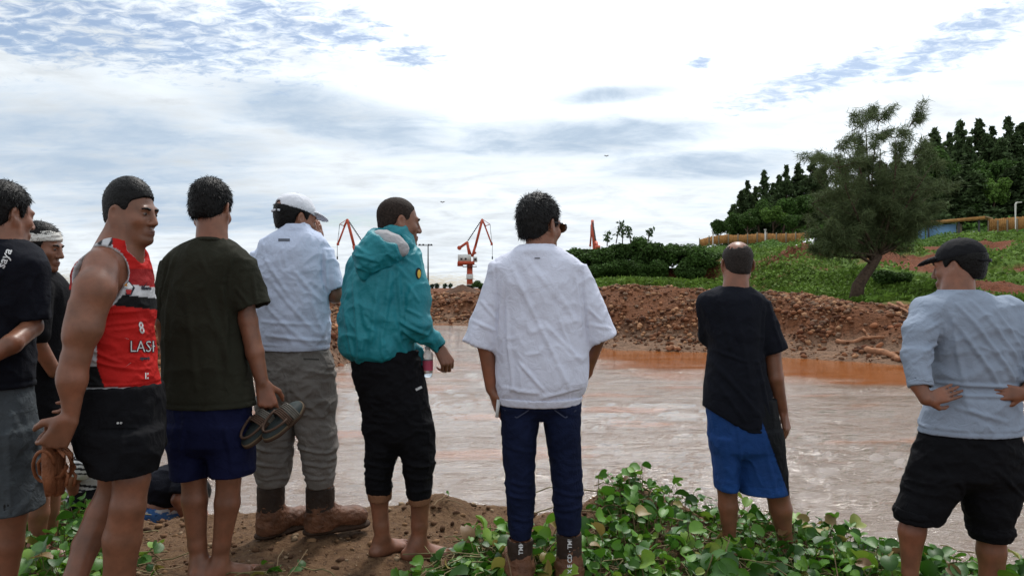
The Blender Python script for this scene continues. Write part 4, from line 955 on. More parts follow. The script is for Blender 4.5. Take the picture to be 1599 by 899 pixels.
class Person:
    def __init__(s, label, px, Y, yfoot, skin=(0.200, 0.086, 0.049), h=0.0065):
        s.Y = Y; s.X = (px - 799.5) / FPX * Y; s.zg = CAMZ - (yfoot - 449.5) / FPX * Y; s.h = h
        s.root = empty('person', (s.X, Y, s.zg)); tag(s.root, label, 'person', 'people standing on the river bank'); s.o = np.array([s.X, Y, s.zg]); s.skin = skin
        s.prims = []; s.hd = None; s.creases = []
    def p(s, px, py, dy=0.0): return W(px, py, s.Y + dy) - s.o
    def r(s, px): return px * s.Y / FPX
    def rows(s, R):
        """(py, xleft, xright, depth radius m[, dy]) in photo pixels -> loft rows"""
        out = []
        for q in R:
            py, a, b, ry = q[:4]; dy = q[4] if len(q) > 4 else 0.0
            P = s.p((a + b) / 2, py, dy); out.append((P[2], P[0], dy, s.r((b - a) / 2) * (1 + dy / s.Y), ry))
        return out
    def field(s, pts, h=None, pad=0.05, fine=()):
        P = np.array(pts, float); return Fld(P.min(0) - pad, P.max(0) + pad, h or s.h, fine)
    def add(s, name, f, mat, parent=None, wr=0.0, wsc=(9, 9, 9), seed=1, creases=(), colfn=None, relax_it=1, ridged=True):
        V, F = f.mesh(); V = relax(V, F, relax_it); N = normals(V, F); D = np.zeros(len(V))
        if wr:
            q = V * np.array(wsc) + seed * 3.1; q = q + 0.9 * (np.stack([vnoise(q * 0.6, seed + k) for k in (1, 2, 3)], 1) - 0.5)
            n = fbm(q, 3, seed, 0.45); D += 1.35 * wr * (((1 - np.abs(2 * n - 1)) ** 3.2 * 1.25 - 0.45) if ridged else (n - 0.5) * 2)
        back = sstep(-N[:, 1], -0.25, 0.25)
        for (a, b, w, amp) in creases:
            A = s.p(*a); B = s.p(*b); d, t = seg_d(V[:, [0, 2]], A[[0, 2]], B[[0, 2]]); w_ = s.r(w * .75)
            D += 1.9 * back * amp * (np.exp(-(d / w_) ** 2) - 0.55 * np.exp(-(d / (w_ * 2.2)) ** 2)) * (0.35 + 0.65 * np.sin(np.pi * np.clip(t * 0.9 + 0.05, 0, 1)))
        zlo = V[:, 2].min(); D *= 0.25 + 0.75 * sstep(V[:, 2], zlo + .004, zlo + .045)
        if name in ('t_shirt', 'polo_shirt', 'long_sleeved_shirt', 'jersey'): D -= .0035 * np.exp(-((V[:, 2] - zlo - .024) / .005) ** 2)
        V = V + N * D[:, None]
        col = colfn(V, N) if colfn else None
        o = mobj(name, V, F, mat, parent or s.root, True, col); s.last = (V, F, N)
        return o
    # ---- head
    def set_head(s, px, py, dy, yaw, pitch=0.0, roll=0.0, size=1.0):
        R = rotz(-math.radians(yaw)) @ rotx(math.radians(pitch)) @ roty(math.radians(roll))
        s.hd = (s.p(px, py, dy), R, size); return s
    def H(s, x, y, z):
        c, R, k = s.hd; return c + R @ (np.array([x, y, z]) * k)
    def head_sdf(s, f, ears=True, bald=False):
        c, R, q = s.hd; E = lambda x, y, z, r, k=0.015, op='add', rr=None: f.ell(s.H(x, y, z), np.array(r) * q, R if rr is None else R @ rr, k, op)
        E(0, -0.014, 0.034, (0.0755, 0.096, 0.085)); E(0, 0.028, -0.03, (0.060, 0.064, 0.083), 0.03)
        for sg in (-1, 1):
            f.rc(s.H(sg * 0.050, -0.005, -0.058), s.H(sg * 0.014, 0.066, -0.100), 0.020 * q, 0.017 * q, 0.02)
            E(sg * 0.040, 0.062, -0.026, (0.022, 0.020, 0.020), 0.02)
        E(0, 0.080, -0.102, (0.021, 0.018, 0.017), 0.018)
        f.rc(s.H(-0.036, 0.081, 0.018), s.H(0.036, 0.081, 0.018), 0.0120 * q, 0.0115 * q, 0.015)
        for sg in (-1, 1): E(sg * 0.031, 0.096, -0.001, (0.017, 0.016, 0.0105), 0.010, 'sub')
        for sg in (-1, 1): E(sg * 0.031, 0.0765, 0.000, (0.0150, 0.0125, 0.0105), 0.004)
        f.rc(s.H(0, 0.090, 0.010), s.H(0, 0.108, -0.034), 0.0085 * q, 0.0125 * q, 0.010)
        for sg in (-1, 1): E(sg * 0.013, 0.097, -0.038, (0.0095, 0.011, 0.009), 0.006)
        E(0, 0.084, -0.072, (0.026, 0.013, 0.018), 0.012)
        E(0, 0.0945, -0.066, (0.021, 0.0075, 0.0055), 0.005); E(0, 0.0930, -0.0785, (0.019, 0.008, 0.0068), 0.005)
        if ears:
            for sg in (-1, 1):
                rr = rotz(sg * 0.45); E(sg * 0.080, -0.012, -0.006, (0.0085, 0.021, 0.034), 0.006, 'add', rr)
                E(sg * 0.0745, -0.006, -0.030, (0.009, 0.012, 0.014), 0.008); E(sg * 0.0900, -0.008, -0.001, (0.0095, 0.0125, 0.0215), 0.003, 'sub', rr)
    def eyes(s):
        for sg in (-1, 1):
            V, F = ICO2; o = mobj('eye', V * np.array([.0108, .0108, .0072]) * s.hd[2] + s.H(sg * 0.031, 0.0812, -0.001), F, EYEW, s.root)
            mobj('iris', V * 0.0062 * s.hd[2] * np.array([1, 1, 1]) + s.H(sg * 0.031, 0.0862, -0.001), F, EYEB, o)
            b = MB(); pts = [s.H(sg * x, y, z) for x, y, z in ((0.014, 0.0945, 0.017), (0.030, 0.0940, 0.0215), (0.048, 0.083, 0.018))]; b.tube(pts, [0.0046, 0.0050, 0.003], 6); b.build('eyebrow', HAIR, s.root, True)
    def hair(s, thick=0.012, mat=None, line=None, top=0.0, strands=900, slen=0.022, spike=0.5, fringe=None, name='hair', flow=(0, -0.2, -0.8), noise=0.005, crop=None, seed=2, h=0.005):
        c, R, q = s.hd
        line = line or [(-0.13, -0.062), (-0.06, -0.060), (-0.02, -0.030), (0.0, 0.012), (0.018, -0.010), (0.032, -0.008), (0.042, 0.040), (0.075, 0.072), (0.12, 0.078)]
        ly = np.array([a for a, b in line]); lz = np.array([b for a, b in line])
        f = Fld(c - 0.17 * q, c + 0.17 * q, h)
        def cl(x, y, z):
            d = (np.interp(y / q, ly, lz) * q - z) * 0.85
            if crop: d = np.maximum(d, crop(x / q, y / q, z / q) * q)
            return d
        f.ell(s.H(0, -0.014 - thick * 0.2, 0.034 + top * 0.4), np.array((0.0755 + thick, 0.096 + thick, 0.085 + thick + top)) * q, R, 0.004, 'add', None)
        f.ell(s.H(0, -0.035, -0.02), np.array((0.062 + thick * 0.7, 0.066 + thick * 0.8, 0.07)) * q, R, 0.02)
        for sg in (-1, 1): f.ell(s.H(sg * 0.085, -0.008, -0.010), np.array((0.030, 0.026, 0.036)) * q, R, 0.006, 'sub')
        X, Y, Z = np.meshgrid(*f.ax, indexing='ij'); P = np.stack([X - c[0], Y - c[1], Z - c[2]], -1) @ R
        f.d = np.maximum(f.d, cl(P[..., 0], P[..., 1] - (-0.014) * q * 0, P[..., 2]).astype(np.float32))
        V, F = f.mesh(); V = relax(V, F, 1); N = normals(V, F)
        V = V + N * (0.45 * noise * (fbm(V * 70, 3, seed) - 0.5) * 2)[:, None]
        fs = [F]; Vs = [V]
        if strands:
            rng = np.random.default_rng(seed); i = rng.integers(0, len(V), int(strands * 2.2)); L = (V - c) @ R
            i = i[(L[i, 2] > -0.075) & (np.linalg.norm(L[i], axis=1) > 0.075)]
            n = len(i); fl = np.array(flow) @ R.T; fl = fl - N[i] * (N[i] @ fl)[:, None]; fl /= np.linalg.norm(fl, axis=1)[:, None] + .05; d = N[i] * spike * 0.55 + fl + rng.normal(0, 0.28, (n, 3)); d /= np.linalg.norm(d, axis=1)[:, None]
            ln = slen * rng.uniform(0.5, 1.3, (n, 1)); sd = np.cross(d, rng.normal(0, 1, (n, 3))); sd /= np.linalg.norm(sd, axis=1)[:, None]; sd *= 0.0010
            b0 = V[i] - N[i] * 0.004; mid = b0 + d * ln * 0.6 + N[i] * 0.002; tip = b0 + d * ln + (np.array([0, 0, -1.0])) * ln * 0.12
            S = np.stack([b0 - sd, b0 + sd, mid + sd * 0.8, mid - sd * 0.8, tip], 1).reshape(-1, 3); k = np.arange(n)[:, None] * 5 + len(V)
            fs.append(np.hstack([k, k + 1, k + 2, k + 3])); Vs.append(S); fs.append(np.hstack([k + 3, k + 2, k + 4]))
        return mobj(name, np.vstack(Vs), fs, mat or HAIR, s.root, True)
    # ---- hand: W wrist, f finger direction, n palm normal, side = +1 thumb towards f x n
    def hand(s, f, w, fd, nd, side=1, curl=(0.5, 0.6, 0.4), spread=0.06, thumb=(0.6, 0.3), size=1.0):
        fd = np.asarray(fd, float); fd /= np.linalg.norm(fd); nd = np.asarray(nd, float); nd -= fd * (nd @ fd); nd /= np.linalg.norm(nd); t = np.cross(fd, nd) * side; w = np.asarray(w, float); q = size
        kn = []
        for j, (tx, L) in enumerate(((0.031, 0.094), (0.011, 0.098), (-0.009, 0.092), (-0.028, 0.082))):
            K = w + fd * L * q + t * tx * q - nd * 0.004 * q; kn.append(K)
            f.rc(w + t * tx * 0.55 * q + fd * 0.012, K, 0.0150 * q, 0.0112 * q, 0.012, sq=(nd, 0.95))
        ln = ((0.044, 0.026, 0.020), (0.049, 0.030, 0.021), (0.045, 0.028, 0.020), (0.035, 0.021, 0.018))
        for j in range(4):
            P = kn[j]; a = 0.0; base = fd + t * spread * (1.5 - j); base /= np.linalg.norm(base)
            for m in range(3):
                cu = curl[j] if isinstance(curl[0], tuple) else curl
                a += cu[m]; d = base * math.cos(a) + nd * math.sin(a); Q = P + d * ln[j][m] * q
                r0 = (0.0098, 0.0086, 0.0078)[m] * q * (0.88 if j == 3 else 1); r1 = (0.0086, 0.0078, 0.0066)[m] * q * (0.88 if j == 3 else 1)
                f.rc(P, Q, r0, r1, 0.003); P = Q
        P = w + fd * 0.022 * q + t * 0.022 * q + nd * 0.006; d = fd * 0.62 + t * 0.7 + nd * thumb[0]; d /= np.linalg.norm(d)
        Q = P + d * 0.046 * q; f.rc(P, Q, 0.0165 * q, 0.0122 * q, 0.012)
        d = fd * 0.9 + t * 0.25 + nd * (thumb[0] + thumb[1]); d /= np.linalg.norm(d); Q2 = Q + d * 0.034 * q; f.rc(Q, Q2, 0.0112 * q, 0.0095 * q, 0.005)
        d = fd * 0.9 - t * 0.05 + nd * (thumb[0] + thumb[1] * 2); d /= np.linalg.norm(d); f.rc(Q2, Q2 + d * 0.026 * q, 0.0095 * q, 0.0075 * q, 0.004)
        return kn
    def foot(s, f, ank, d, size=1.0, side=1):
        """bare foot: ank ankle point, d toe direction on the ground, side=+1 big toe on the left of d"""
        d = np.asarray(d, float); d[2] = 0; d /= np.linalg.norm(d); l = np.array([-d[1], d[0], 0]) * side; z0 = ank[2]; q = size
        G = np.array([ank[0], ank[1], 0]) ; zb = z0 - 0.075 * q
        pt = lambda a, b, z: G + d * a * q + l * b * q + np.array([0, 0, zb + z * q])
        f.rc(pt(-0.045, 0, 0.030), pt(-0.02, 0, 0.045), 0.030 * q, 0.034 * q, 0.03)
        f.rc(ank, pt(0.01, 0, 0.05), 0.036 * q, 0.036 * q, 0.03)
        f.rc(pt(0.0, 0.006, 0.048), pt(0.125, 0.012, 0.022), 0.036 * q, 0.020 * q, 0.03)
        f.rc(pt(-0.02, -0.01, 0.026), pt(0.115, -0.022, 0.016), 0.026 * q, 0.017 * q, 0.03)
        for j, (b, L, r) in enumerate(((0.034, 0.060, 0.0125), (0.013, 0.055, 0.0092), (-0.003, 0.048, 0.0086), (-0.018, 0.040, 0.0082), (-0.032, 0.030, 0.0080))):
            st = pt(0.125 - 0.012 * j, b * 0.9, 0.015); e = pt(0.125 - 0.012 * j + L, b * 1.12, 0.009); m_ = (st + e) / 2 + np.array([0, 0, 0.006 * q]); f.rc(st, m_, r * 1.1 * q, r * q, 0.008); f.rc(m_, e, r * q, r * q * 0.95, 0.004)
    def body(s, f, mat=None, shade=None, relax_it=1):
        c = s.hd; 
        def cf(V, N):
            col = np.ones((len(V), 3))
            if s.hd:
                P = ((V - s.hd[0]) @ s.hd[1]) / s.hd[2]
                lip = np.exp(-((P[:, 0] / 0.020) ** 2 + ((P[:, 2] + 0.0725) / 0.011) ** 2)) * (P[:, 1] > 0.080)
                col *= 1 - lip[:, None] * np.array([0.30, 0.48, 0.42])
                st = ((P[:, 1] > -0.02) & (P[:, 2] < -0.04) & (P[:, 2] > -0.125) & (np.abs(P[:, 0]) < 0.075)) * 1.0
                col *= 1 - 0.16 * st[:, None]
            if shade: col = shade(V, N, col)
            return col
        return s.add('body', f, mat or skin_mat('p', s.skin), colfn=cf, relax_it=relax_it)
def shrink(rows, dx, dy): return [(z, cx, cy, max(rx - dx, 0.03), max(ry - dy, 0.03)) for z, cx, cy, rx, ry in rows]
def decal(person, target, V, F, mat, name, parent, off=0.003, dirv=(0, 1, 0)):
    """lay a flat print (points given in the person's frame) on the surface of a garment"""
    Vt, Ft, _ = target; bv = BVHTree.FromPolygons([tuple(v) for v in Vt], [tuple(f) for f in Ft]); out = []
    o = Vector((0, 0, CAMZ)) - Vector(person.o)
    for v in V:
        d = (Vector(v) - o).normalized(); hit = bv.ray_cast(o, d)
        if hit[0] is None: hit = bv.find_nearest(Vector(v))
        out.append(tuple(hit[0] - d * off))
    me = bpy.data.meshes.new(name); me.from_pydata(out, [], [list(map(int, f)) for f in F]); me.materials.append(mat)
    return obj(name, me, parent)
def text_mesh(txt, size, bold=0.0):
    cu = bpy.data.curves.new('t', 'FONT'); cu.body = txt; cu.size = size; cu.align_x = 'LEFT'; cu.resolution_u = 2; cu.offset = bold
    o = bpy.data.objects.new('t', cu); COL.objects.link(o); dg = bpy.context.evaluated_depsgraph_get(); me = o.evaluated_get(dg).to_mesh()
    V = np.array([v.co[:] for v in me.vertices]); F = [list(p.vertices) for p in me.polygons]; o.to_mesh_clear(); bpy.data.objects.remove(o); bpy.data.curves.remove(cu)
    return V, F
# ------------------------------------------------------------------ people
BLACKC = cloth('black', (0.006, 0.006, 0.0075)); NAVYT = cloth('ink_navy', (0.008, 0.009, 0.014)); OLIVE = cloth('olive', (0.022, 0.022, 0.015)); NAVY = cloth('navy', (0.006, 0.008, 0.032), 0.8)
WHITE = cloth('white', (0.60, 0.62, 0.73), 0.85, 1.0, 0.04); POLO = cloth('pale_blue_white', (0.52, 0.58, 0.73), 0.85, 1.0, 0.04); JEAN = cloth('denim', (0.007, 0.011, 0.033), 0.9, 1.3, 0.3)
TROUS = cloth('grey_trousers', (0.165, 0.150, 0.138), 0.9, 1.2); GREYT = cloth('grey_blue', (0.26, 0.305, 0.385), 0.9, 1.0, 0.05); GREYS = cloth('grey_shorts', (0.062, 0.072, 0.080), 0.9, 1.3, 0.2)
VCLOTH = cloth('printed', (1, 1, 1), 0.75, 0.8, 0.1, True); MUDC = cloth('muddy_cuff', (0.21, 0.10, 0.055)); BOOTL = plain('muddy_boot_leather', (0.125, 0.055, 0.030), 0.45, 0, 0.45, 14, 0.5)
BOOTD = plain('boot_shaft', (0.030, 0.019, 0.014), 0.6, 0, 0.3, 12, 0.3); SOLE = plain('boot_sole', (0.042, 0.023, 0.014), 0.8, 0, 0.3, 20, 0.4); PRINTW = plain('white_print', (0.55, 0.55, 0.55), 0.7, 0, 0.03)
CAPW = cloth('cap_white', (0.62, 0.63, 0.68), 0.85, 0.6, 0.03); CAPB = cloth('cap_black', (0.011, 0.011, 0.013), 0.8, 0.6)
LEATH = plain('brown_leather', (0.20, 0.075, 0.035), 0.5, 0, 0.3, 20, 0.4); GREYL = cloth('grey_liner', (0.38, 0.37, 0.38), 0.95, 1.0)
def lim(P, pts): return [P.p(*q) for q in pts]
def arm(P, f, pts, rad, k=0.014):
    q = lim(P, pts); f.chain(q, [P.r(r) * (1 + (a[2] if len(a) > 2 else 0) / P.Y) for r, a in zip(rad, pts)], k); return q
def torso_in(P, f, rows, dx=0.03, dy=0.025): f.zl(shrink(P.rows(rows), dx, dy), 0.02)
def sleeve(P, f, a, b, ra, rb, k=0.03, hole=0.011, hol=0.45, sq=None):
    A, B = P.p(*a), P.p(*b); f.rc(A, B, P.r(ra), P.r(rb), k, flat=True, sq=sq)
    f._holes = getattr(f, '_holes', []) + [(A + (B - A) * hol, B + (B - A) * 0.3, P.r(ra + (rb - ra) * hol) - hole, P.r(rb) - hole)]
def holes(f):
    for a, b, ra, rb in getattr(f, '_holes', []): f.rc(a, b, max(ra, 0.01), rb, 0.004, 'sub', flat=True)
def hem_hollow(P, f, rows, depth=0.05, t=0.011):
    R = sorted(P.rows(rows)); z0 = R[0][0]; zs = [z0 - 0.05, z0, z0 + depth]; A = np.array(R)
    rr = [(z, *[np.interp(max(z, z0), A[:, 0], A[:, j]) for j in (1, 2)], *[np.interp(max(z, z0), A[:, 0], A[:, j]) - t for j in (3, 4)]) for z in zs]
    f.zl(rr, 0.004, 'sub')
def bounds(P, x0, y0, x1, y1, d0, d1): return [P.p(x0, y0, d0), P.p(x1, y1, d0), P.p(x0, y1, d1), P.p(x1, y0, d1)]
def leg(P, f, pts, rad, k=0.014): return arm(P, f, pts, rad, k)
def tube_garment(P, name, mat, parts, box, wr=0.006, wsc=(14, 14, 9), seed=3, creases=(), h=None, hollow=True, k=0.035, extra=None, colfn=None, parent=None):
    """trousers and shorts: a hip loft plus leg lofts"""
    f = P.field(bounds(P, *box), h or P.h)
    hp = list(parts[0]); e = hp[-1]; w_ = (e[2] - e[1]) / 2; hp.append((e[0] + 22, e[1] + w_ * .25, e[2] - w_ * .25, e[3] * .45) + tuple(e[4:]))
    for r in [hp] + list(parts[1:]): f.zl(P.rows(r), k)
    if hollow:
        for r in parts[1:]: hem_hollow(P, f, r, 0.06, 0.010)
    if extra: extra(f)
    return P.add(name, f, mat, parent, wr, wsc, seed, creases, colfn)
def boot(P, shaft, ytop, ybot, toe, nm='boot', L=0.27, text=None, ins=0.095):
    """shaft=(xl,xr) px at top; toe = direction on the ground"""
    d = np.array([toe[0], toe[1], 0.0]); d /= np.linalg.norm(d); xl, xr = shaft; c = P.p((xl + xr) / 2, ybot, 0); r = P.r((xr - xl) / 2); zt = P.p(0, ytop)[2]; zb = c[2]
    root = None
    f = Fld(np.array([c[0], c[1], zb]) - 0.36, np.array([c[0], c[1], zt]) + np.array([0.36, 0.36, 0.05]), 0.006)
    f.zl([(zb + 0.02, c[0], c[1], r * 0.98, r * 1.12), (zb + 0.07, c[0], c[1], r * 1.0, r * 1.15), (zt, c[0], c[1], r * 1.03, r * 1.12)], 0.02)
    B = np.array([c[0], c[1], zb])
    up = np.array([0, 0, 1.0])
    f.rc(B - d * 0.035 + up * 0.048, B + d * 0.02 + up * 0.055, 0.043, 0.046, 0.03); f.rc(B + up * ins, B + d * (L - 0.12) + up * 0.052, 0.050, 0.050, 0.05); f.ell(B + d * (L - 0.10) + up * 0.052, (0.057, 0.062, 0.056), np.stack([np.cross(d, up), d, up], 1), 0.02)
    f.clip(B + up * 0.012, (0, 0, -1)); f.zl([(zt - 0.05, c[0], c[1], r - 0.006, r * 1.12 - 0.006), (zt + 0.03, c[0], c[1], r - 0.004, r * 1.12 - 0.004)], 0.003, 'sub')
    o = P.add(nm, f, BOOTL, None, 0.0035, (22, 22, 30), 5); tg0 = P.last
    g = Fld(B - 0.32, B + 0.32, 0.006); n = np.cross(d, up)
    g.rc(B - d * 0.04 + up * 0.012, B + d * (L - 0.085) + up * 0.010, 0.050, 0.060, 0.01, sq=(up, 0.36)); P.add('sole', g, SOLE, o, 0.002, (40, 40, 10), 6)
    if r < 0.2:
        g = Fld(np.array([c[0], c[1], zt]) - 0.13, np.array([c[0], c[1], zt]) + 0.1, 0.006)
        zs = zb + (0.105 if ins > .08 else 0.06); g.zl([(zs, c[0], c[1], r * 1.0 + 0.004, r * 1.15 + 0.004), (zt - 0.004, c[0], c[1], r * 1.03 + 0.004, r * 1.12 + 0.004)], 0.005); g.zl([(zs - 0.02, c[0], c[1], r - 0.004, r * 1.1 - 0.004), (zt + 0.03, c[0], c[1], r - 0.004, r * 1.1 - 0.004)], 0.003, 'sub'); sh = P.add('shaft', g, BOOTD, o, 0.002, (20, 20, 20), 8); tgt = P.last
        if text:
            V, F = text_mesh(text, 0.026, 0.0006); hgt = V[:, 0].max(); cx = c[0] + r * 0.25
            Q = np.stack([cx - V[:, 1] + 0.0, np.full(len(V), c[1]), zt - 0.02 - hgt + V[:, 0]], 1); decal(P, tg0, Q, F, PRINTW, 'lettering', sh, .012)
    return o

# ---- white oversized sweatshirt, jeans and boots
def man_sweatshirt():
    P = Person('man in oversized white sweatshirt, dark jeans and lettered boots, wearing sunglasses', 845, 3.15, 914)
    S = [(384, 812, 866, .085, -.01), (391, 797, 880, .105, -.01), (401, 780, 897, .12), (415, 768, 909, .13), (440, 769, 909, .145), (480, 772, 912, .15), (549, 775, 919, .16), (590, 774, 920, .165), (606, 776, 915, .16), (617, 779, 907, .145), (629, 781, 903, .135)]
    P.set_head(843, 353, 0.015, 42, -2)
    f = P.field(bounds(P, 720, 300, 965, 915, -.25, .30), 0.0075, fine=[(P.H(-.13, -.15, -.13), P.H(.13, .15, .13), 0.0045)] if False else [(P.hd[0] - .13, P.hd[0] + .13, .0045)])
    P.head_sdf(f); f.chain(lim(P, [(843, 372, -.01), (842, 402, -.02)]), [P.r(21), P.r(24)], 0.03); torso_in(P, f, S, .055, .045)
    arm(P, f, [(790, 428), (758, 537, -.02), (768, 606, .0)], [15, 13, 10]); P.hand(f, P.p(768, 608, .0), (0.25, 0.25, -0.95), (1, 0.2, 0.2), 1, (0.3, 0.4, 0.3))
    arm(P, f, [(890, 428), (935, 522, .02), (915, 580, .16), (895, 615, .2)], [15, 13, 10, 9])
    leg(P, f, [(815, 655), (812, 750), (812, 880)], [22, 16, 13]); leg(P, f, [(878, 655), (886, 750), (888, 880)], [22, 16, 13])
    P.body(f); P.eyes()
    P.hair(0.008, HAIR_GREY, top=0.010, strands=2200, slen=0.024, spike=0.45, flow=(0, 0.25, -.2), noise=0.006)
    f = P.field(bounds(P, 716, 375, 970, 635, -.24, .24), 0.006); f.zl(P.rows(S), 0.03)
    sleeve(P, f, (790, 421), (750, 540), 25, 28.5, 0.035); sleeve(P, f, (893, 422), (940, 531), 25, 25, 0.035)
    f.zl(P.rows([(370, 821, 862, .065, -.015), (396, 820, 864, .07, -.015)]), 0.004, 'sub'); holes(f); hem_hollow(P, f, S, 0.03)
    cr = [((800, 420), (885, 600), 5, .005), ((790, 470), (800, 600), 4, .006), ((895, 430), (905, 520), 4, .006), ((825, 410), (870, 470), 5, .004), ((845, 500), (905, 560), 5, .005), ((810, 560), (845, 600), 4, .007), ((786, 440), (778, 545), 4, .007), ((740, 500), (775, 515), 4, .005), ((752, 470), (778, 500), 4, .005), ((915, 480), (935, 500), 4, .006), ((918, 505), (950, 512), 4, .005), ((870, 500), (890, 545), 4, .005), ((850, 430), (895, 500), 6, .004), ((785, 600), (840, 606), 4, .005), ((774, 408), (779, 545), 3, -.006), ((904, 412), (916, 540), 3, -.006), ((840, 612), (905, 600), 4, .005)]
    def bands(V, N): return None
    o = P.add('sweatshirt', f, WHITE, None, .0055, (10, 8, 6.5), 11, cr); tg = P.last
    g = P.field(bounds(P, 770, 608, 925, 640, -.22, .22), 0.006); g.zl(P.rows([(618, 779, 908, .148), (630, 780, 904, .136)]), 0.01, grow=.004); g.zl(P.rows([(600, 780, 906, .14), (645, 783, 902, .13)]), 0.003, 'sub', grow=-.012); P.add('waistband', g, WHITE, o, .003, (60, 60, 4), 4)
    g = P.field(bounds(P, 805, 376, 880, 404, -.16, .16), 0.005); g.zl(P.rows([(382, 816, 866, .078, -.012), (391, 810, 870, .088, -.012)]), 0.01, grow=.003); g.zl(P.rows([(374, 820, 862, .066, -.014), (400, 820, 864, .07, -.014)]), 0.003, 'sub'); P.add('collar', g, WHITE, o, .0015, (50, 50, 10), 4)
    b = MB(); q = P.p(839, 403, -.14); b.box((0, 0, 0), (.022, .002, .005)); V = np.vstack(b.V) + q; decal(P, tg, V, np.vstack(b.F4), plain('neck_label', (0.12, 0.12, 0.14)), 'neck_label', o)
    legs = [[(600, 792, 902, .125), (622, 786, 905, .128), (634, 784, 905, .12)], [(630, 782, 846, .105), (660, 783, 841, .10), (700, 785, 837, .09), (750, 788, 834, .08), (768, 790, 836, .082), (800, 793, 833, .072), (838, 796, 830, .066)], [(630, 846, 906, .105), (660, 850, 906, .10), (700, 856, 906, .09), (750, 862, 909, .082), (768, 862, 910, .083), (800, 865, 907, .072), (831, 870, 906, .066)]]
    j = tube_garment(P, 'jeans', JEAN, legs, (770, 595, 915, 845, -.2, .2), .0045, (12, 12, 16), 5, [((790, 765), (832, 772), 4, .007), ((792, 745), (832, 752), 4, .006), ((864, 760), (908, 768), 4, .007), ((866, 790), (905, 785), 4, .005), ((795, 800), (830, 806), 4, .005), ((788, 690), (835, 700), 5, .004)], k=0.018)
    tg = P.last
    for x0, x1 in ((788, 826), (866, 900)):
        b = MB(); pts = [P.p(x0, 640, -.16), P.p((x0 + x1) / 2, 652, -.16), P.p(x1, 640, -.16)]
        for a, c in zip(pts[:-1], pts[1:]): b.beam(a, c, .003, .004)
        decal(P, tg, np.vstack(b.V), np.vstack(b.F4), plain('pocket_stitch', (0.05, 0.06, 0.10)), 'pocket_seam', j)
    boot(P, (794, 830), 838, 912, (-.12, 1), 'boot', .28, 'TMM', .07); boot(P, (871, 906), 829, 912, (.12, 1), 'boot', .28, 'X E CD · TMM', .07)
    # sunglasses
    gl = MB(); sgm = plain('sunglass_lens', (0.05, 0.022, 0.008), 0.12); r = empty('sunglasses', tuple(np.array(P.o) + P.H(0, .1, 0))); tag(r, 'dark sunglasses on the man in the white sweatshirt', 'sunglasses'); o0 = P.H(0, .1, 0)
    for sg in (-1, 1):
        b = MB(); b.tube([P.H(sg * .079, -.01, .012) - o0, P.H(sg * .077, .06, .012) - o0, P.H(sg * .068, .096, .010) - o0], [.0025, .0025, .003], 6); b.build('temple', DARKM, r, True)
        V, F = ICO2; V = (V * np.array([.031, .006, .023])) @ P.hd[1].T + P.H(sg * .036, .105 - .0, .0) - o0; mobj('lens', V, F, sgm, r)
    b = MB(); b.tube([P.H(-.012, .112, .008) - o0, P.H(.012, .112, .008) - o0], [.003, .003], 6); b.build('bridge', DARKM, r)
    b = MB(); q = P.p(777, 630, -.05); b.box(np.array([0, 0, -.02]), (.014, .004, .075), roty(.1)); st = b.build('drawstring', PRINTW, P.root, loc=tuple(q))
man_sweatshirt()

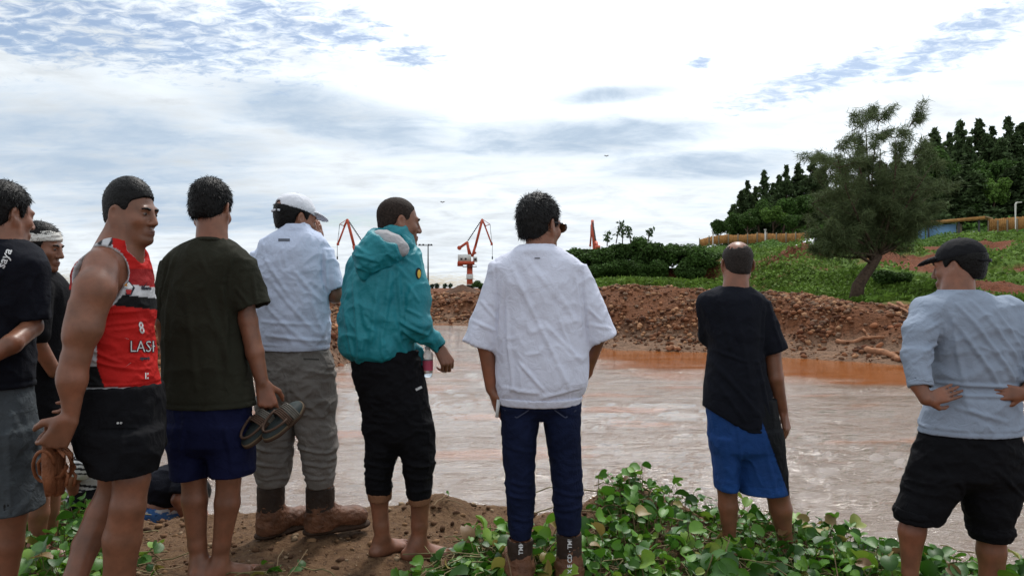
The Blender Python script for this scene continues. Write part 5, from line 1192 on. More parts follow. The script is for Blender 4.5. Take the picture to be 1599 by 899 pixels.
# ---- teal jacket
TEAL = NT('cloth_teal'); _n = TEAL.noise(6, 4); TEAL.base(TEAL.ramp(_n, [(0.3, (0.004, 0.165, 0.205)), (0.7, (0.007, 0.215, 0.255))])); TEAL.set(Roughness=0.55, Specular_IOR_Level=0.4); TEAL.bump(TEAL.noise(26, 5, 0.6, dist=1.0), 0.4, 0.014); TEAL = TEAL.m
def man_teal():
    P = Person('barefoot man in a teal hooded rain jacket and rolled black trousers', 610, 3.55, 872)
    S = [(378, 590, 645, .085, .0), (390, 572, 652, .11), (402, 560, 655, .13), (425, 548, 657, .155), (470, 538, 652, .17), (510, 532, 648, .178), (540, 530, 647, .18), (552, 533, 647, .172), (563, 546, 646, .14)]
    P.set_head(623, 347, 0.02, 66, -4, 0, .98)
    f = P.field(bounds(P, 525, 300, 712, 880, -.3, .35), 0.0075, fine=[(P.hd[0] - .13, P.hd[0] + .13, .0045), (P.p(640, 610, -.1), P.p(715, 530, .12), .005), (P.p(570, 878, -.1), P.p(715, 840, .2), .005)])
    P.head_sdf(f); f.chain(lim(P, [(618, 366, 0), (612, 400, -.01)]), [P.r(21), P.r(24)], .03); torso_in(P, f, S, .05, .05)
    arm(P, f, [(632, 425), (645, 500, -.05), (681, 538, .02)], [18, 12, 9]); kn = P.hand(f, P.p(684, 541, .02), (.45, .1, -.85), (-.6, .7, -.15), 1, (.75, 1.0, .7), .03, (.7, .4))
    arm(P, f, [(566, 430), (550, 505, .05), (590, 540, .25)], [12, 10, 8])
    leg(P, f, [(592, 620), (594, 700), (592, 780), (595, 820), (597, 838, 0)], [22, 17, 14, 12, 11]); leg(P, f, [(632, 620), (650, 700), (656, 780), (655, 820), (654, 842, 0)], [21, 17, 15, 12.5, 11.5])
    P.foot(f, P.p(597, 842, 0.02), (.165, .20, 0), 1.02, 1); P.foot(f, P.p(652, 848, 0.0), (.24, .07, 0), 1.1, 1)
    def mud(V, N, col):
        m = sstep(V[:, 2], .05, .015) + .5 * sstep(fbm(V * 25, 3, 3), .5, .7) * sstep(V[:, 2], .35, .1); return col * (1 - .35 * np.clip(m, 0, 1)[:, None])
    P.body(f, shade=mud); P.eyes()
    P.hair(0.003, BUZZ, strands=1800, slen=.006, spike=.8, noise=.0015, line=[(-.13, -.045), (-.06, -.045), (-.02, -.02), (0.0, .015), (.018, -.002), (.03, .0), (.04, .045), (.075, .078), (.12, .085)], h=.0045)
    f = P.field(bounds(P, 522, 352, 700, 582, -.28, .42), 0.006); f.zl(P.rows(S), .03)
    f.chain(lim(P, [(636, 414, -.03), (645, 465, -.06), (646, 503, -.07), (682, 538, .015)]), [P.r(24), P.r(24), P.r(21), P.r(11.5)], .035)
    f.chain(lim(P, [(562, 418, .02), (550, 500, .06), (585, 535, .26)]), [P.r(20), P.r(19), P.r(12)], .03)
    f.zl(P.rows([(356, 596, 640, .085, .01), (372, 592, 648, .095, .005), (392, 588, 650, .10, .0)]), .02)
    f.zl(P.rows([(345, 600, 636, .07, .012), (392, 600, 640, .075, .005)]), .004, 'sub'); f.rc(P.p(672, 529, .0), P.p(696, 550, .03), .024, .026, .004, 'sub', flat=True); hem_hollow(P, f, S, .03)
    f.rc(P.p(650, 548, .04), P.p(657, 572, .05), .035, .03, .02, sq=((0, 1, 0), .5))
    cr = [((560, 430), (575, 540), 5, .008), ((600, 440), (590, 545), 5, .008), ((618, 430), (608, 520), 5, .008), ((628, 420), (634, 500), 5, .010), ((632, 500), (670, 520), 4, .010), ((636, 512), (668, 538), 4, .009), ((640, 480), (662, 492), 4, .007), ((555, 520), (560, 552), 4, .008), ((580, 520), (575, 554), 4, .008), ((605, 515), (608, 552), 4, .008), ((625, 520), (640, 552), 4, .008), ((610, 400), (648, 440), 5, .006), ((620, 395), (652, 415), 4, .006), ((640, 440), (660, 470), 4, .006), ((545, 470), (556, 520), 5, .006)]
    def cf(V, N): return None
    o = P.add('rain_jacket', f, TEAL, None, .010, (10, 9, 8), 21, cr); tg = P.last
    # hood lying on the back
    g = P.field(bounds(P, 540, 350, 655, 450, -.34, .10), .006)
    g.chain(lim(P, [(628, 384, -.05), (600, 386, -.115), (576, 404, -.15), (567, 432, -.165)]), [P.r(17), P.r(29), P.r(21), P.r(6)], .04)
    g.ell(P.p(609, 366, -.15), (P.r(30), .085, P.r(13)), roty(math.radians(26)), .012, 'sub')
    g.zl(P.rows([(340, 600, 640, .085, .012), (400, 596, 642, .09, .005)]), .006, 'sub')
    ho = P.add('hood', g, TEAL, o, .007, (16, 16, 16), 24, [((560, 385), (590, 400), 4, .006), ((566, 400), (600, 410), 4, .006), ((565, 415), (585, 425), 3, .006)])
    g = P.field(bounds(P, 560, 350, 650, 420, -.28, .08), .006); g.ell(P.p(609, 380, -.128), (P.r(31), .052, P.r(17)), roty(math.radians(28)), .01); g.zl(P.rows([(340, 600, 640, .085, .012), (400, 596, 642, .09, .005)]), .006, 'sub')
    P.add('hood_liner', g, GREYL, ho, .003, (20, 20, 20), 25)
    g = P.field(bounds(P, 664, 520, 704, 560, -.1, .12), .005); g.rc(P.p(678, 534, .01), P.p(686, 542, .02), P.r(12), P.r(11), .004, flat=True); g.rc(P.p(670, 528, .0), P.p(694, 550, .03), P.r(9), P.r(9), .003, 'sub', flat=True); P.add('cuff', g, BLACKC, o, .002, (40, 40, 40), 3)
    # sleeve badge
    bl = plain('badge_black', (0.01, 0.01, 0.012), .6); ye = plain('badge_gold', (0.55, 0.36, 0.06), .6)
    def shield(cx, cy, w, h, mat, nm):
        a = np.linspace(0, 2 * np.pi, 20, endpoint=False); pts = [P.p(cx + w * math.cos(t), cy + h * math.sin(t) * (1.0 if math.sin(t) > 0 else .85), -.2) for t in a]; pts = [P.p(cx, cy, -.2)] + pts; decal(P, tg, pts, [[0, i + 1, (i + 1) % 20 + 1] for i in range(20)], mat, nm, o, .004 if nm == 'badge' else .006)
    shield(653.5, 426, 4.6, 9.5, bl, 'badge'); shield(654.5, 427, 2.6, 7.2, ye, 'badge_emblem')
    legs = [[(548, 545, 652, .15), (580, 551, 660, .155), (620, 562, 667, .15), (684, 573, 676, .125)], [(660, 566, 626, .125), (700, 573, 623, .115), (722, 571, 616, .105), (745, 572, 611, .095), (769, 574, 612, .08)], [(660, 612, 674, .125), (700, 622, 678, .115), (716, 628, 680, .11), (738, 631, 675, .098), (776, 636, 673, .08)]]
    j = tube_garment(P, 'trousers', BLACKC, legs, (540, 540, 690, 790, -.22, .24), .007, (12, 12, 18), 5, [((575, 715), (612, 722), 4, .008), ((574, 735), (610, 742), 4, .008), ((632, 715), (678, 722), 4, .010), ((634, 735), (674, 742), 4, .008), ((575, 755), (610, 758), 4, .006), ((636, 758), (670, 760), 4, .006)], k=.025); tg2 = P.last
    for (a, b, y0, y1) in ((574, 612, 766, 780), (636.5, 673, 773, 785)):
        g = P.field(bounds(P, a - 8, y0 - 8, b + 8, y1 + 8, -.14, .14), .006); g.zl(P.rows([(y0, a, b, .082), (y1, a + 2, b - 1, .076)]), .01); g.zl(P.rows([(y0 - 12, a + 3, b - 3, .068), (y1 + 12, a + 5, b - 4, .064)]), .003, 'sub'); P.add('rolled_cuff', g, MUDC, j, .003, (30, 30, 40), 3)
    b = MB(); b.box(P.p(654, 606, -.2), (.030, .002, .011), roty(-.45)); decal(P, tg2, np.vstack(b.V), np.vstack(b.F4), PRINTW, 'label_tag', j)
    # bottle in the hand
    q = P.p(668, 572, .03); r = empty('water_bottle', tuple(P.o + q - np.array([0, 0, .03]))); tag(r, 'small clear water bottle with pink label in the hand of the man in teal', 'bottle')
    cl_ = NT('clear_plastic'); cl_.base((.75, .8, .85)); cl_.set(Roughness=.08, Transmission_Weight=.85, IOR=1.35)
    b = MB(); b.tube([(0, 0, -.02), (0, 0, .0), (0, 0, .09), (0, 0, .105), (0, 0, .115)], [.021, .024, .024, .012, .011], 14); b.build('bottle_body', cl_.m, r, True)
    b = MB(); b.tube([(0, 0, .012), (0, 0, .06)], [.0255, .0255], 14, False); b.build('label_band', plain('pink_label', (.45, .07, .12), .5), r, True)
    b = MB(); b.tube([(0, 0, .114), (0, 0, .13)], [.0135, .0135], 10); b.build('bottle_cap', plain('bottle_cap', (.6, .6, .65), .5), r, True)
man_teal()

# ---- white cap and polo
def man_polo():
    P = Person('man in white cap and pale polo shirt, grey trousers tucked into muddy brown boots', 460, 3.75, 836)
    S = [(356, 440, 487, .085, -.01), (364, 426, 498, .105), (375, 410, 509, .125), (392, 402, 515, .145), (430, 400, 515, .16), (480, 402, 514, .17), (525, 404, 514, .175), (545, 407, 513, .17)]
    P.set_head(462, 342, .015, 48, -8, 0, 1.0)
    f = P.field(bounds(P, 395, 295, 545, 840, -.25, .36), .0075, fine=[(P.hd[0] - .13, P.hd[0] + .13, .005), (P.p(485, 400, .1), P.p(505, 355, .25), .005)])
    P.head_sdf(f); f.chain(lim(P, [(460, 355, 0), (460, 375, -.01)]), [P.r(20), P.r(24)], .03); torso_in(P, f, S, .03, .03)
    arm(P, f, [(500, 405), (524, 460, .02), (513, 418, .17), (499, 392, .24)], [15, 13, 11, 9]); P.hand(f, P.p(499, 391, .24), (-.15, .1, .98), (-.8, .4, .1), -1, (.15, .2, .15), .05, (.3, .2))
    arm(P, f, [(416, 405), (403, 470), (415, 530, .1)], [15, 12, 9])
    leg(P, f, [(435, 600), (432, 700), (424, 800)], [24, 18, 13]); leg(P, f, [(490, 600), (492, 700), (500, 800)], [24, 18, 13]); P.body(f); P.eyes()
    P.hair(.009, HAIR, strands=800, slen=.012, spike=.4, noise=.003, crop=lambda x, y, z: z - .055)
    # cap
    def cap(P, mat, opening):
        c, R, q = P.hd; f = Fld(c - .22, c + .22, .005)
        f.ell(P.H(0, -.012, .040), np.array((.0865, .107, .092)) * q, R, .004); f.ell(P.H(0, -.012, .034), np.array((.079, .100, .087)) * q, R, .003, 'sub')
        f.clip(P.H(0, 0, .036), R @ np.array((0, -.12, -1.0)))
        if opening: f.ell(P.H(0, -.108, .045), np.array((.036, .05, .030)) * q, R, .005, 'sub')
        o = P.add('cap', f, mat, None, .0015, (20, 20, 20), 3)
        g = Fld(c - .25, c + .25, .005); g.ell(P.H(0, .085, .026), np.array((.074, .095, .034)) * q, R @ rotx(math.radians(-10)), .004); g.ell(P.H(0, .083, .019), np.array((.080, .100, .034)) * q, R @ rotx(math.radians(-10)), .003, 'sub'); g.ell(P.H(0, -.012, .034), np.array((.078, .099, .087)) * q, R, .003, 'sub'); g.clip(P.H(0, .04, .02), R @ np.array((0, -1, 0.0))); P.add('brim', g, mat, o)
        b = MB(); a = np.linspace(-.5, .5, 9) * (1.0 if opening else 1.15); b.tube([P.H(math.sin(t) * .088, -.014 - math.cos(t) * .109, .020) for t in a], [.006] * 9, 6); st = b.build('strap', mat, o, True)
        b = MB(); b.box(P.H(.030, -.118, .020), (.012, .012, .014), R); b.build('buckle', DARKM, st)
        V, F = ICO2; mobj('button', V * np.array([.008, .008, .005]) + P.H(0, -.012, .133), F, mat, o)
    P.cap = cap; cap(P, CAPW, True); man_polo.cap = cap
    f = P.field(bounds(P, 388, 345, 545, 552, -.25, .25), .006); f.zl(P.rows(S), .03); sleeve(P, f, (502, 396), (525, 452), 19, 15.5, .03); sleeve(P, f, (412, 398), (400, 456), 19, 16, .03)
    f.zl(P.rows([(350, 441, 484, .078, -.01), (366, 438, 489, .09, -.01)]), .012); f.zl(P.rows([(344, 446, 480, .065, -.01), (366, 444, 483, .07, -.01)]), .004, 'sub'); holes(f); hem_hollow(P, f, S, .03)
    cr = [((425, 400), (480, 480), 5, .005), ((470, 420), (508, 470), 5, .006), ((440, 440), (505, 520), 5, .006), ((425, 470), (500, 540), 5, .005), ((430, 520), (510, 530), 4, .006), ((420, 500), (505, 505), 4, .005), ((415, 535), (508, 540), 4, .005), ((455, 390), (465, 430), 5, .004), ((500, 480), (512, 530), 4, .005), ((512, 400), (514, 450), 4, .006), ((508, 380), (511, 452), 3, -.006)]
    o = P.add('polo_shirt', f, POLO, None, .0065, (10, 9, 9), 31, cr); tg = P.last
    b = MB(); b.box(P.p(443.5, 374.5, -.2), (.055, .002, .013)); V = np.vstack(b.V); decal(P, tg, V, np.vstack(b.F4), plain('grey_logo', (.10, .11, .14)), 'logo_patch', o)
    legs = [[(538, 413, 508, .15), (575, 406, 521, .17), (610, 404, 523, .165), (630, 403, 522, .14)], [(620, 404, 462, .14), (660, 401, 459, .125), (700, 400, 456, .115), (730, 400, 453, .11), (757, 405, 447, .085)], [(620, 458, 523, .14), (660, 462, 522, .125), (690, 467, 526, .12), (720, 473, 523, .11), (758, 481, 520, .085)]]
    cr = [((402, 690), (450, 700), 4, .010), ((403, 715), (450, 722), 4, .010), ((404, 738), (448, 742), 4, .008), ((470, 690), (522, 702), 4, .011), ((474, 712), (522, 724), 4, .010), ((478, 735), (520, 742), 4, .008), ((420, 600), (455, 640), 5, .006), ((470, 600), (515, 650), 5, .007), ((480, 570), (515, 580), 4, .006), ((463, 580), (466, 640), 3, .006)]
    j = tube_garment(P, 'trousers', TROUS, legs, (392, 535, 535, 768, -.24, .24), .008, (12, 12, 17), 7, cr, k=.02); tg2 = P.last
    b = MB(); b.beam(P.p(474, 560, -.24), P.p(498, 561, -.24), .004, .006); decal(P, tg2, np.vstack(b.V), np.vstack(b.F4), plain('pocket_dark', (.05, .045, .04)), 'pocket_slit', j)
    boot(P, (404, 442), 755, 836, (.17, .22), L=.29); boot(P, (480, 520), 757, 831, (.25, .16), L=.29)
man_polo()

# ---- olive T-shirt
def man_olive():
    P = Person('man in dark olive T-shirt and navy shorts holding sandals in his right hand', 330, 3.22, 897)
    S = [(373, 309, 353, .08, -.01), (380, 294, 366, .10), (391, 274, 381, .12), (403, 262, 391, .135), (430, 260, 388, .145), (490, 258, 374, .15), (520, 257, 378, .15), (560, 258, 385, .152), (600, 258, 392, .155), (633, 260, 398, .155)]
    P.set_head(330, 327, .02, 6, -12)
    f = P.field(bounds(P, 232, 285, 460, 905, -.22, .3), .0075, fine=[(P.hd[0] - .13, P.hd[0] + .13, .005), (P.p(395, 655, -.1), P.p(455, 580, .12), .005)])
    P.head_sdf(f); f.chain(lim(P, [(331, 348, -.01), (331, 388, -.02)]), [P.r(22), P.r(25)], .03); torso_in(P, f, S, .03, .03)
    arm(P, f, [(374, 425), (387, 500), (398, 550, -.01), (409, 596, -.01)], [14, 14.5, 13.5, 10]); P.hand(f, P.p(410, 598, -.01), (.24, -.05, -.95), (-.25, .95, -.1), 1, ((.55, .7, .4), (.9, 1.2, .8), (1.0, 1.2, .8), (1.0, 1.2, .8)), .05, (.5, .3), 1.05)
    arm(P, f, [(276, 425), (256, 500), (266, 570, .1)], [14, 13, 11])
    leg(P, f, [(305, 650), (303, 745), (304, 780), (308, 850), (312, 876)], [26, 18.5, 19, 13.5, 12]); leg(P, f, [(358, 650), (357, 745), (355, 785), (346, 850), (343, 878)], [26, 18.5, 19, 13, 12])
    P.foot(f, P.p(312, 876), (-.1, 1, 0), 1.0, -1); P.foot(f, P.p(343, 880, .0), (.7, .55, 0), 1.0, 1); P.body(f)
    P.hair(.008, HAIR, top=.008, strands=2000, slen=.022, spike=.4, flow=(0, .1, -.4), noise=.005)
    f = P.field(bounds(P, 230, 365, 430, 640, -.22, .22), .006); f.zl(P.rows(S), .03); sleeve(P, f, (374, 412), (394, 480), 24, 29, .03); sleeve(P, f, (274, 412), (253, 494), 22, 21, .03)
    f.zl(P.rows([(364, 312, 350, .065, -.015), (384, 311, 352, .068, -.015)]), .004, 'sub'); holes(f); hem_hollow(P, f, S, .03)
    cr = [((374, 395), (366, 440), 5, .007), ((290, 400), (268, 470), 5, .007), ((362, 450), (370, 600), 5, .007), ((285, 430), (275, 600), 6, .006), ((310, 420), (330, 600), 7, .005), ((340, 460), (385, 610), 6, .006), ((400, 430), (410, 475), 4, .006), ((380, 450), (398, 475), 4, .006), ((262, 450), (256, 490), 4, .005), ((330, 395), (345, 430), 5, .004), ((372, 388), (364, 482), 3, -.006), ((280, 392), (262, 490), 3, -.006)]
    o = P.add('t_shirt', f, OLIVE, None, .006, (8, 8, 5), 41, cr)
    g = P.field(bounds(P, 300, 364, 362, 392, -.14, .14), .005); g.zl(P.rows([(371, 311, 351, .076, -.014), (377, 307, 355, .084, -.014)]), .008, grow=.003); g.zl(P.rows([(362, 313, 349, .064, -.015), (388, 312, 351, .068, -.015)]), .003, 'sub'); P.add('collar', g, OLIVE, o)
    legs = [[(622, 264, 388, .145), (650, 263, 391, .148), (690, 266, 393, .145)], [(660, 264, 330, .14), (700, 266, 327, .13), (742, 271, 326, .125)], [(660, 326, 392, .14), (700, 328, 395, .13), (739, 328, 397, .125)]]
    tube_garment(P, 'shorts', NAVY, legs, (250, 615, 410, 752, -.22, .22), .006, (12, 12, 6), 9, [((310, 650), (300, 735), 5, .006), ((370, 650), (380, 735), 5, .006)], k=.03)
    # pair of sandals
    insole = plain('dark_insole', (.035, .045, .045), .7, 0, .3, 20); mid = plain('tan_midsole', (.17, .125, .08), .8, 0, .2, 20); outs = plain('brown_outsole', (.065, .038, .026), .8); strap_m = plain('grey_strap', (.11, .10, .085), .7, 0, .3, 25)
    def sandal(c, toe, up, L, Wd, label):
        c = P.p(*c); toe = np.asarray(toe, float); toe /= np.linalg.norm(toe); up = np.asarray(up, float); up -= toe * (up @ toe); up /= np.linalg.norm(up); sd = np.cross(toe, up); R = np.stack([sd, toe, up], 1)
        r = empty('sandal', tuple(P.o + c)); tag(r, label, 'sandal', 'sandals held by the man in olive')
        n = 28; a = np.linspace(0, 2 * np.pi, n, endpoint=False); ox = Wd * .5 * np.sin(a) * (1 - .14 * np.cos(a - .2)) * (1 - .12 * np.exp(-(np.cos(a) ** 2) * 8)); oy = L * .5 * -np.cos(a)
        def slab(z0, z1, s, nm, m):
            V = np.vstack([np.stack([ox * s, oy * s, np.full(n, z0)], 1), np.stack([ox * s, oy * s, np.full(n, z1)], 1), [[0, 0, z0], [0, 0, z1]]]) @ R.T
            F3 = np.array([[2 * n, (i + 1) % n, i] for i in range(n)] + [[2 * n + 1, n + i, n + (i + 1) % n] for i in range(n)]); F4 = np.array([[i, (i + 1) % n, n + (i + 1) % n, n + i] for i in range(n)]); mobj(nm, V, [F4, F3], m, r, False)
        slab(-.026, -.012, 1.0, 'outsole', outs); slab(-.012, -.002, .985, 'midsole', mid); slab(-.002, .003, .95, 'insole', insole)
        for k, (y0, hh) in enumerate(((.20, .038), (.04, .045))):
            b = MB(); t = np.linspace(0, np.pi, 11)
            for q in (-.012, -.004, .004, .012): b.tube(np.stack([-np.cos(t) * Wd * .48, np.full(11, L * y0 + q), np.sin(t) * hh], 1) @ R.T, [.0045] * 11, 5)
            b.build('strap', strap_m if k == 0 else outs, r, True)
        b = MB(); b.tube(np.stack([-np.cos(t) * Wd * .42, -L * .40 * np.sin(t) + L * .04 * (1 - np.sin(t)), .03 * np.ones(11)], 1) @ R.T, [.006] * 11, 5); b.build('heel_strap', outs, r, True)
    sandal((405, 664, -.05), (.50, .45, .68), (-.35, -.80, .48), .215, .098, 'left one of two dark sandals dangling from the hand over the grey trousers')
    sandal((441, 655, -.06), (.60, .45, .62), (-.30, -.80, .48), .225, .098, 'right one of two dark sandals with strap buckles held by the man in olive')
man_olive()
# ---- red basketball jersey
def man_jersey():
    P = Person('man in red basketball jersey and black shorts looking right', 185, 2.65, 1012, (.180, .078, .045))
    P.set_head(205, 334, .0, 101, -3, 0, .90)
    S = [(374, 172, 214, .07, .0), (386, 160, 219, .105), (398, 146, 222, .135), (412, 134, 225, .15), (440, 124, 230, .165), (470, 121, 233, .17), (510, 126, 232, .165), (550, 132, 234, .16), (585, 133, 240, .16), (608, 132, 244, .16)]
    f = P.field(bounds(P, 55, 278, 262, 1015, -.36, .32), .0075, fine=[(P.hd[0] - .13, P.hd[0] + .13, .004), (P.p(60, 730, -.34), P.p(125, 640, -.12), .005)])
    P.head_sdf(f); f.chain(lim(P, [(196, 360, -.01), (188, 400, -.01)]), [P.r(29), P.r(33)], .03); f.rc(P.p(178, 388, -.02), P.p(158, 412, -.12), P.r(20), P.r(24), .05); torso_in(P, f, S, .018, .018)
    arm(P, f, [(156, 430, -.15), (148, 452, -.19), (133, 512, -.215), (118, 560, -.22), (113, 592, -.225), (111, 648, -.225)], [27, 29, 24, 19, 20, 12], .025)
    f.chain(lim(P, [(118, 478, -.225), (110, 525, -.235)]), [P.r(8), P.r(9)], .035); f.chain(lim(P, [(103, 580, -.24), (103, 610, -.24)]), [P.r(9), P.r(5)], .025)
    P.hand(f, P.p(109, 652, -.235), (-.50, -.05, -.86), (-.55, .83, .05), -1, ((1.0, .95, .6), (1.05, .95, .6), (1.1, .95, .6), (1.1, .95, .6)), .16, (.4, .3), 1.06)
    arm(P, f, [(196, 432, .15), (150, 520, .17), (140, 560, .10), (138, 585, -.04)], [30, 24, 22, 15]); P.hand(f, P.p(138, 583, -.05), (-.10, -.55, -.8), (-.9, .1, 0), 1, (.3, .6, .5), .04)
    leg(P, f, [(192, 670, -.03), (206, 745, -.06), (200, 790, -.07), (191, 840, -.06), (186, 900, -.05), (184, 985, -.04)], [34, 26, 25, 27.5, 22, 13]); leg(P, f, [(180, 670, .08), (180, 760, .12), (158, 800, .10), (135, 850, .06), (118, 900, .0), (104, 960, -.05)], [34, 23, 21, 20, 17, 12])
    P.foot(f, P.p(184, 990, -.04), (1, .15, 0)); P.foot(f, P.p(104, 965, -.05), (1, .15, 0)); P.body(f); P.eyes()
    P.hair(.0045, HAIR, top=.020, strands=1500, slen=.010, spike=.35, flow=(0, .8, .1), noise=.003, line=[(-.13, -.040), (-.06, -.042), (-.02, -.01), (0.0, .020), (.018, .004), (.034, .006), (.042, .045), (.075, .066), (.12, .07)], h=.0045)
    f = P.field(bounds(P, 108, 362, 258, 616, -.28, .28), .0038); f.zl(P.rows(S), .02)
    f.rc(P.p(184, 380, -.05), P.p(160, 396, -.11), P.r(15), P.r(14), .03); f.rc(P.p(200, 380, .06), P.p(196, 398, .12), P.r(14), P.r(14), .03)
    f.rc(P.p(154, 424, -.13), P.p(147, 462, -.26), P.r(39), P.r(38), .006, 'sub', flat=False)
    f.rc(P.p(196, 364, .0), P.p(191, 392, -.01), P.r(30), P.r(32), .004, 'sub'); f.ell(P.p(222, 388, .0), (P.r(20), .06, P.r(24)), None, .006, 'sub'); hem_hollow(P, f, S, .03)
    RED, WH, BK, DR = np.array([.42, .012, .010]), np.array([.50, .50, .52]), np.array([.008, .008, .009]), np.array([.25, .012, .013])
    def cf(V, N):
        X = (V[:, 0] + P.X) / (V[:, 1] + P.Y) * FPX + 799.5; Yp = 449.5 - (V[:, 2] + P.zg - CAMZ) / (V[:, 1] + P.Y) * FPX
        col = np.tile(RED, (len(V), 1))
        col[(Yp > 420) & (Yp < 446)] = DR
        s = Yp - (440 + 0.10 * (X - 190)); w = (s > 3) & (s < 20) & (X > 150); col[w] = WH; k = (s >= 20) & (s < 38); col[k] = BK
        col[(Yp > 520) & (X < 151 + (Yp - 590) * .0) & (X > 130) & (Yp < 590)] = WH; col[(X < 151 + (Yp - 570) * .35) & (Yp > 572)] = BK
        col[(Yp > 604.5)] = WH * .8
        st = (X < 176) & (Yp < 399) & (V[:, 1] < .05); col[st] = WH; col[st & ((X + Yp * .5) % 18 < 6)] = BK * 3
        A = P.p(196, 364, 0); dd, _ = seg_d(V, P.p(196, 364, .0), P.p(191, 392, -.01)); col[dd < P.r(34)] = WH * .95
        dd, _ = seg_d(V, P.p(154, 424, -.13), P.p(147, 462, -.26)); col[dd < P.r(41)] = WH * .9
        return col
    cr = [((155, 510), (232, 500), 4, .005), ((160, 525), (215, 560), 4, .006), ((160, 545), (235, 575), 4, .006), ((150, 560), (200, 595), 4, .006), ((165, 590), (240, 596), 3, .005), ((170, 490), (232, 484), 4, .004)]
    o = P.add('jersey', f, VCLOTH, None, .0045, (10, 10, 14), 51, cr, cf); tg = P.last
    def txt(t, px, py, size, mat, name, bold=.001, tilt=0.0, xs=1.0):
        V, F = text_mesh(t, size, bold); V = V[:, :2] * np.array([xs, 1]); c, s_ = math.cos(tilt), math.sin(tilt); V = V @ np.array([[c, s_], [-s_, c]]); b = P.p(px, py, -.25); decal(P, tg, np.stack([b[0] + V[:, 0], np.full(len(V), b[1]), b[2] + V[:, 1]], 1), F, mat, name, o)
    dk = plain('dark_print', (.02, .02, .03), .7)
    txt('LASK', 202.5, 549, .052, dk, 'team_name_outline', .0016, 0.0, .85); 
    V, F = text_mesh('LASK', .052, -.0006); b = P.p(202.5, 549, -.25); decal(P, tg, np.stack([b[0] + V[:, 0] * .85, np.full(len(V), b[1]), b[2] + V[:, 1]], 1), F, PRINTW, 'team_name', o, .010)
    txt('team', 221, 452, .016, dk, 'small_print'); txt('8', 219, 521, .055, PRINTW, 'number_mark', .001, .2, .6); txt('sport', 219, 561, .014, dk, 'small_print'); txt('II', 226, 591, .028, PRINTW, 'hem_mark', .0005)
    def poly(pts, mat, nm, off): decal(P, tg, [P.p(x, y, -.25) for x, y in pts], [list(range(len(pts)))], mat, nm, o, off)
    poly([(201, 438), (211, 449), (205, 461), (197, 461), (192, 449)], dk, 'crest', .004); poly([(201, 440), (208, 448), (201, 451), (194, 448)], PRINTW, 'crest_star', .006); poly([(196, 452), (206, 452), (204, 459), (198, 459)], plain('crest_red', (.4, .03, .03), .7), 'crest_band', .006); poly([(193, 446), (198, 441), (199, 447)], plain('crest_orange', (.5, .2, .03), .7), 'crest_corner', .007)
    poly([(221, 444.5), (224, 447), (230, 441), (225, 449.5), (222, 449)], dk, 'tick_mark', .004)
    legs = [[(600, 133, 245, .165), (640, 128, 248, .175), (680, 128, 250, .175), (700, 133, 250, .17)], [(670, 134, 250, .13, -.05), (705, 142, 249, .125, -.06), (737, 149, 239, .12, -.07)], [(670, 134, 226, .12, .09), (730, 146, 222, .11, .11)]]
    j = tube_garment(P, 'shorts', BLACKC, legs, (115, 592, 262, 750, -.28, .30), .006, (12, 12, 8), 9, [((160, 650), (170, 735), 5, .005), ((225, 640), (235, 720), 5, .006)], k=.03); tg2 = P.last
    g = P.field(bounds(P, 148, 645, 225, 720, -.32, -.02), .006); V_, F_, _ = tg2
    b = MB(); b.box(P.p(184, 662, -.2), (P.r(30) * 2, .002, P.r(8) * 2)); 
    q = np.array([[x, y] for y in np.linspace(650, 668, 4) for x in np.linspace(156, 216, 9)]); I = np.arange(36).reshape(4, 9); decal(P, tg2, [P.p(x, y, -.3) for x, y in q], np.stack([I[:-1, :-1], I[:-1, 1:], I[1:, 1:], I[1:, :-1]], -1).reshape(-1, 4), BLACKC, 'pocket_flap', j, .006)
    b = MB(); [b.tube([P.p(x, 660, -.3), P.p(x, 660, -.297)], [P.r(1.6)] * 2, 10) for x in (184, 189)]; decal(P, tg2, np.vstack(b.V), [list(q) for q in np.vstack(b.F3)] , PRINTW, 'pocket_mark', j, .009)
    # pair of brown leather sandals hanging from the hand
    for k, (cx, dyy, lab) in enumerate(((80, -.205, 'brown leather sandal with loose straps, nearer one of the pair hanging from the hand'), (92, -.165, 'brown leather sandal hanging behind the nearer one in the same hand'))):
        r = empty('leather_sandal', tuple(P.o + P.p(cx, 700, dyy))); o0 = P.p(cx, 700, dyy); tag(r, lab, 'sandal', 'leather sandals held by the man in the red jersey')
        def q(px, py, d=0): return P.p(px + (cx - 80), py - 6, dyy + d) - o0
        b = MB(); b.tube([q(76, 682), q(77, 715), q(79, 745), q(80, 778)], [.012, .016, .018, .012], 8); V = np.vstack(b.V); V[:, 1] *= 2.2; b.V = [V]; b.build('sole', LEATH, r, True)
        b = MB(); t = np.linspace(0, 2 * np.pi, 25)
        b.tube([q(74 + 16 * math.cos(a) - (6 if k == 0 else -10), 733 + 24 * math.sin(a), .03 * math.sin(a)) for a in t], [.006] * 25, 6); b.build('ankle_strap', LEATH, r, True)
        b = MB(); b.tube([q(86, 700), q(100, 716, -.02), q(104, 735, -.02), q(96, 748), q(84, 752)], [.007] * 5, 6); b.tube([q(82, 698), q(70, 715, -.02), q(60, 728, -.02), q(62, 745), q(78, 752)], [.006] * 5, 6); b.build('cross_strap', LEATH, r, True)
        b = MB(); b.tube([q(72, 662), q(74, 676), q(76, 690)], [.009] * 3, 6); b.build('toe_loop', LEATH, r, True)
        b = MB(); b.tube([q(98, 738), q(106, 748), q(103, 764)], [.005, .005, .006], 6); b.build('buckle_end', LEATH, r, True)
man_jersey()

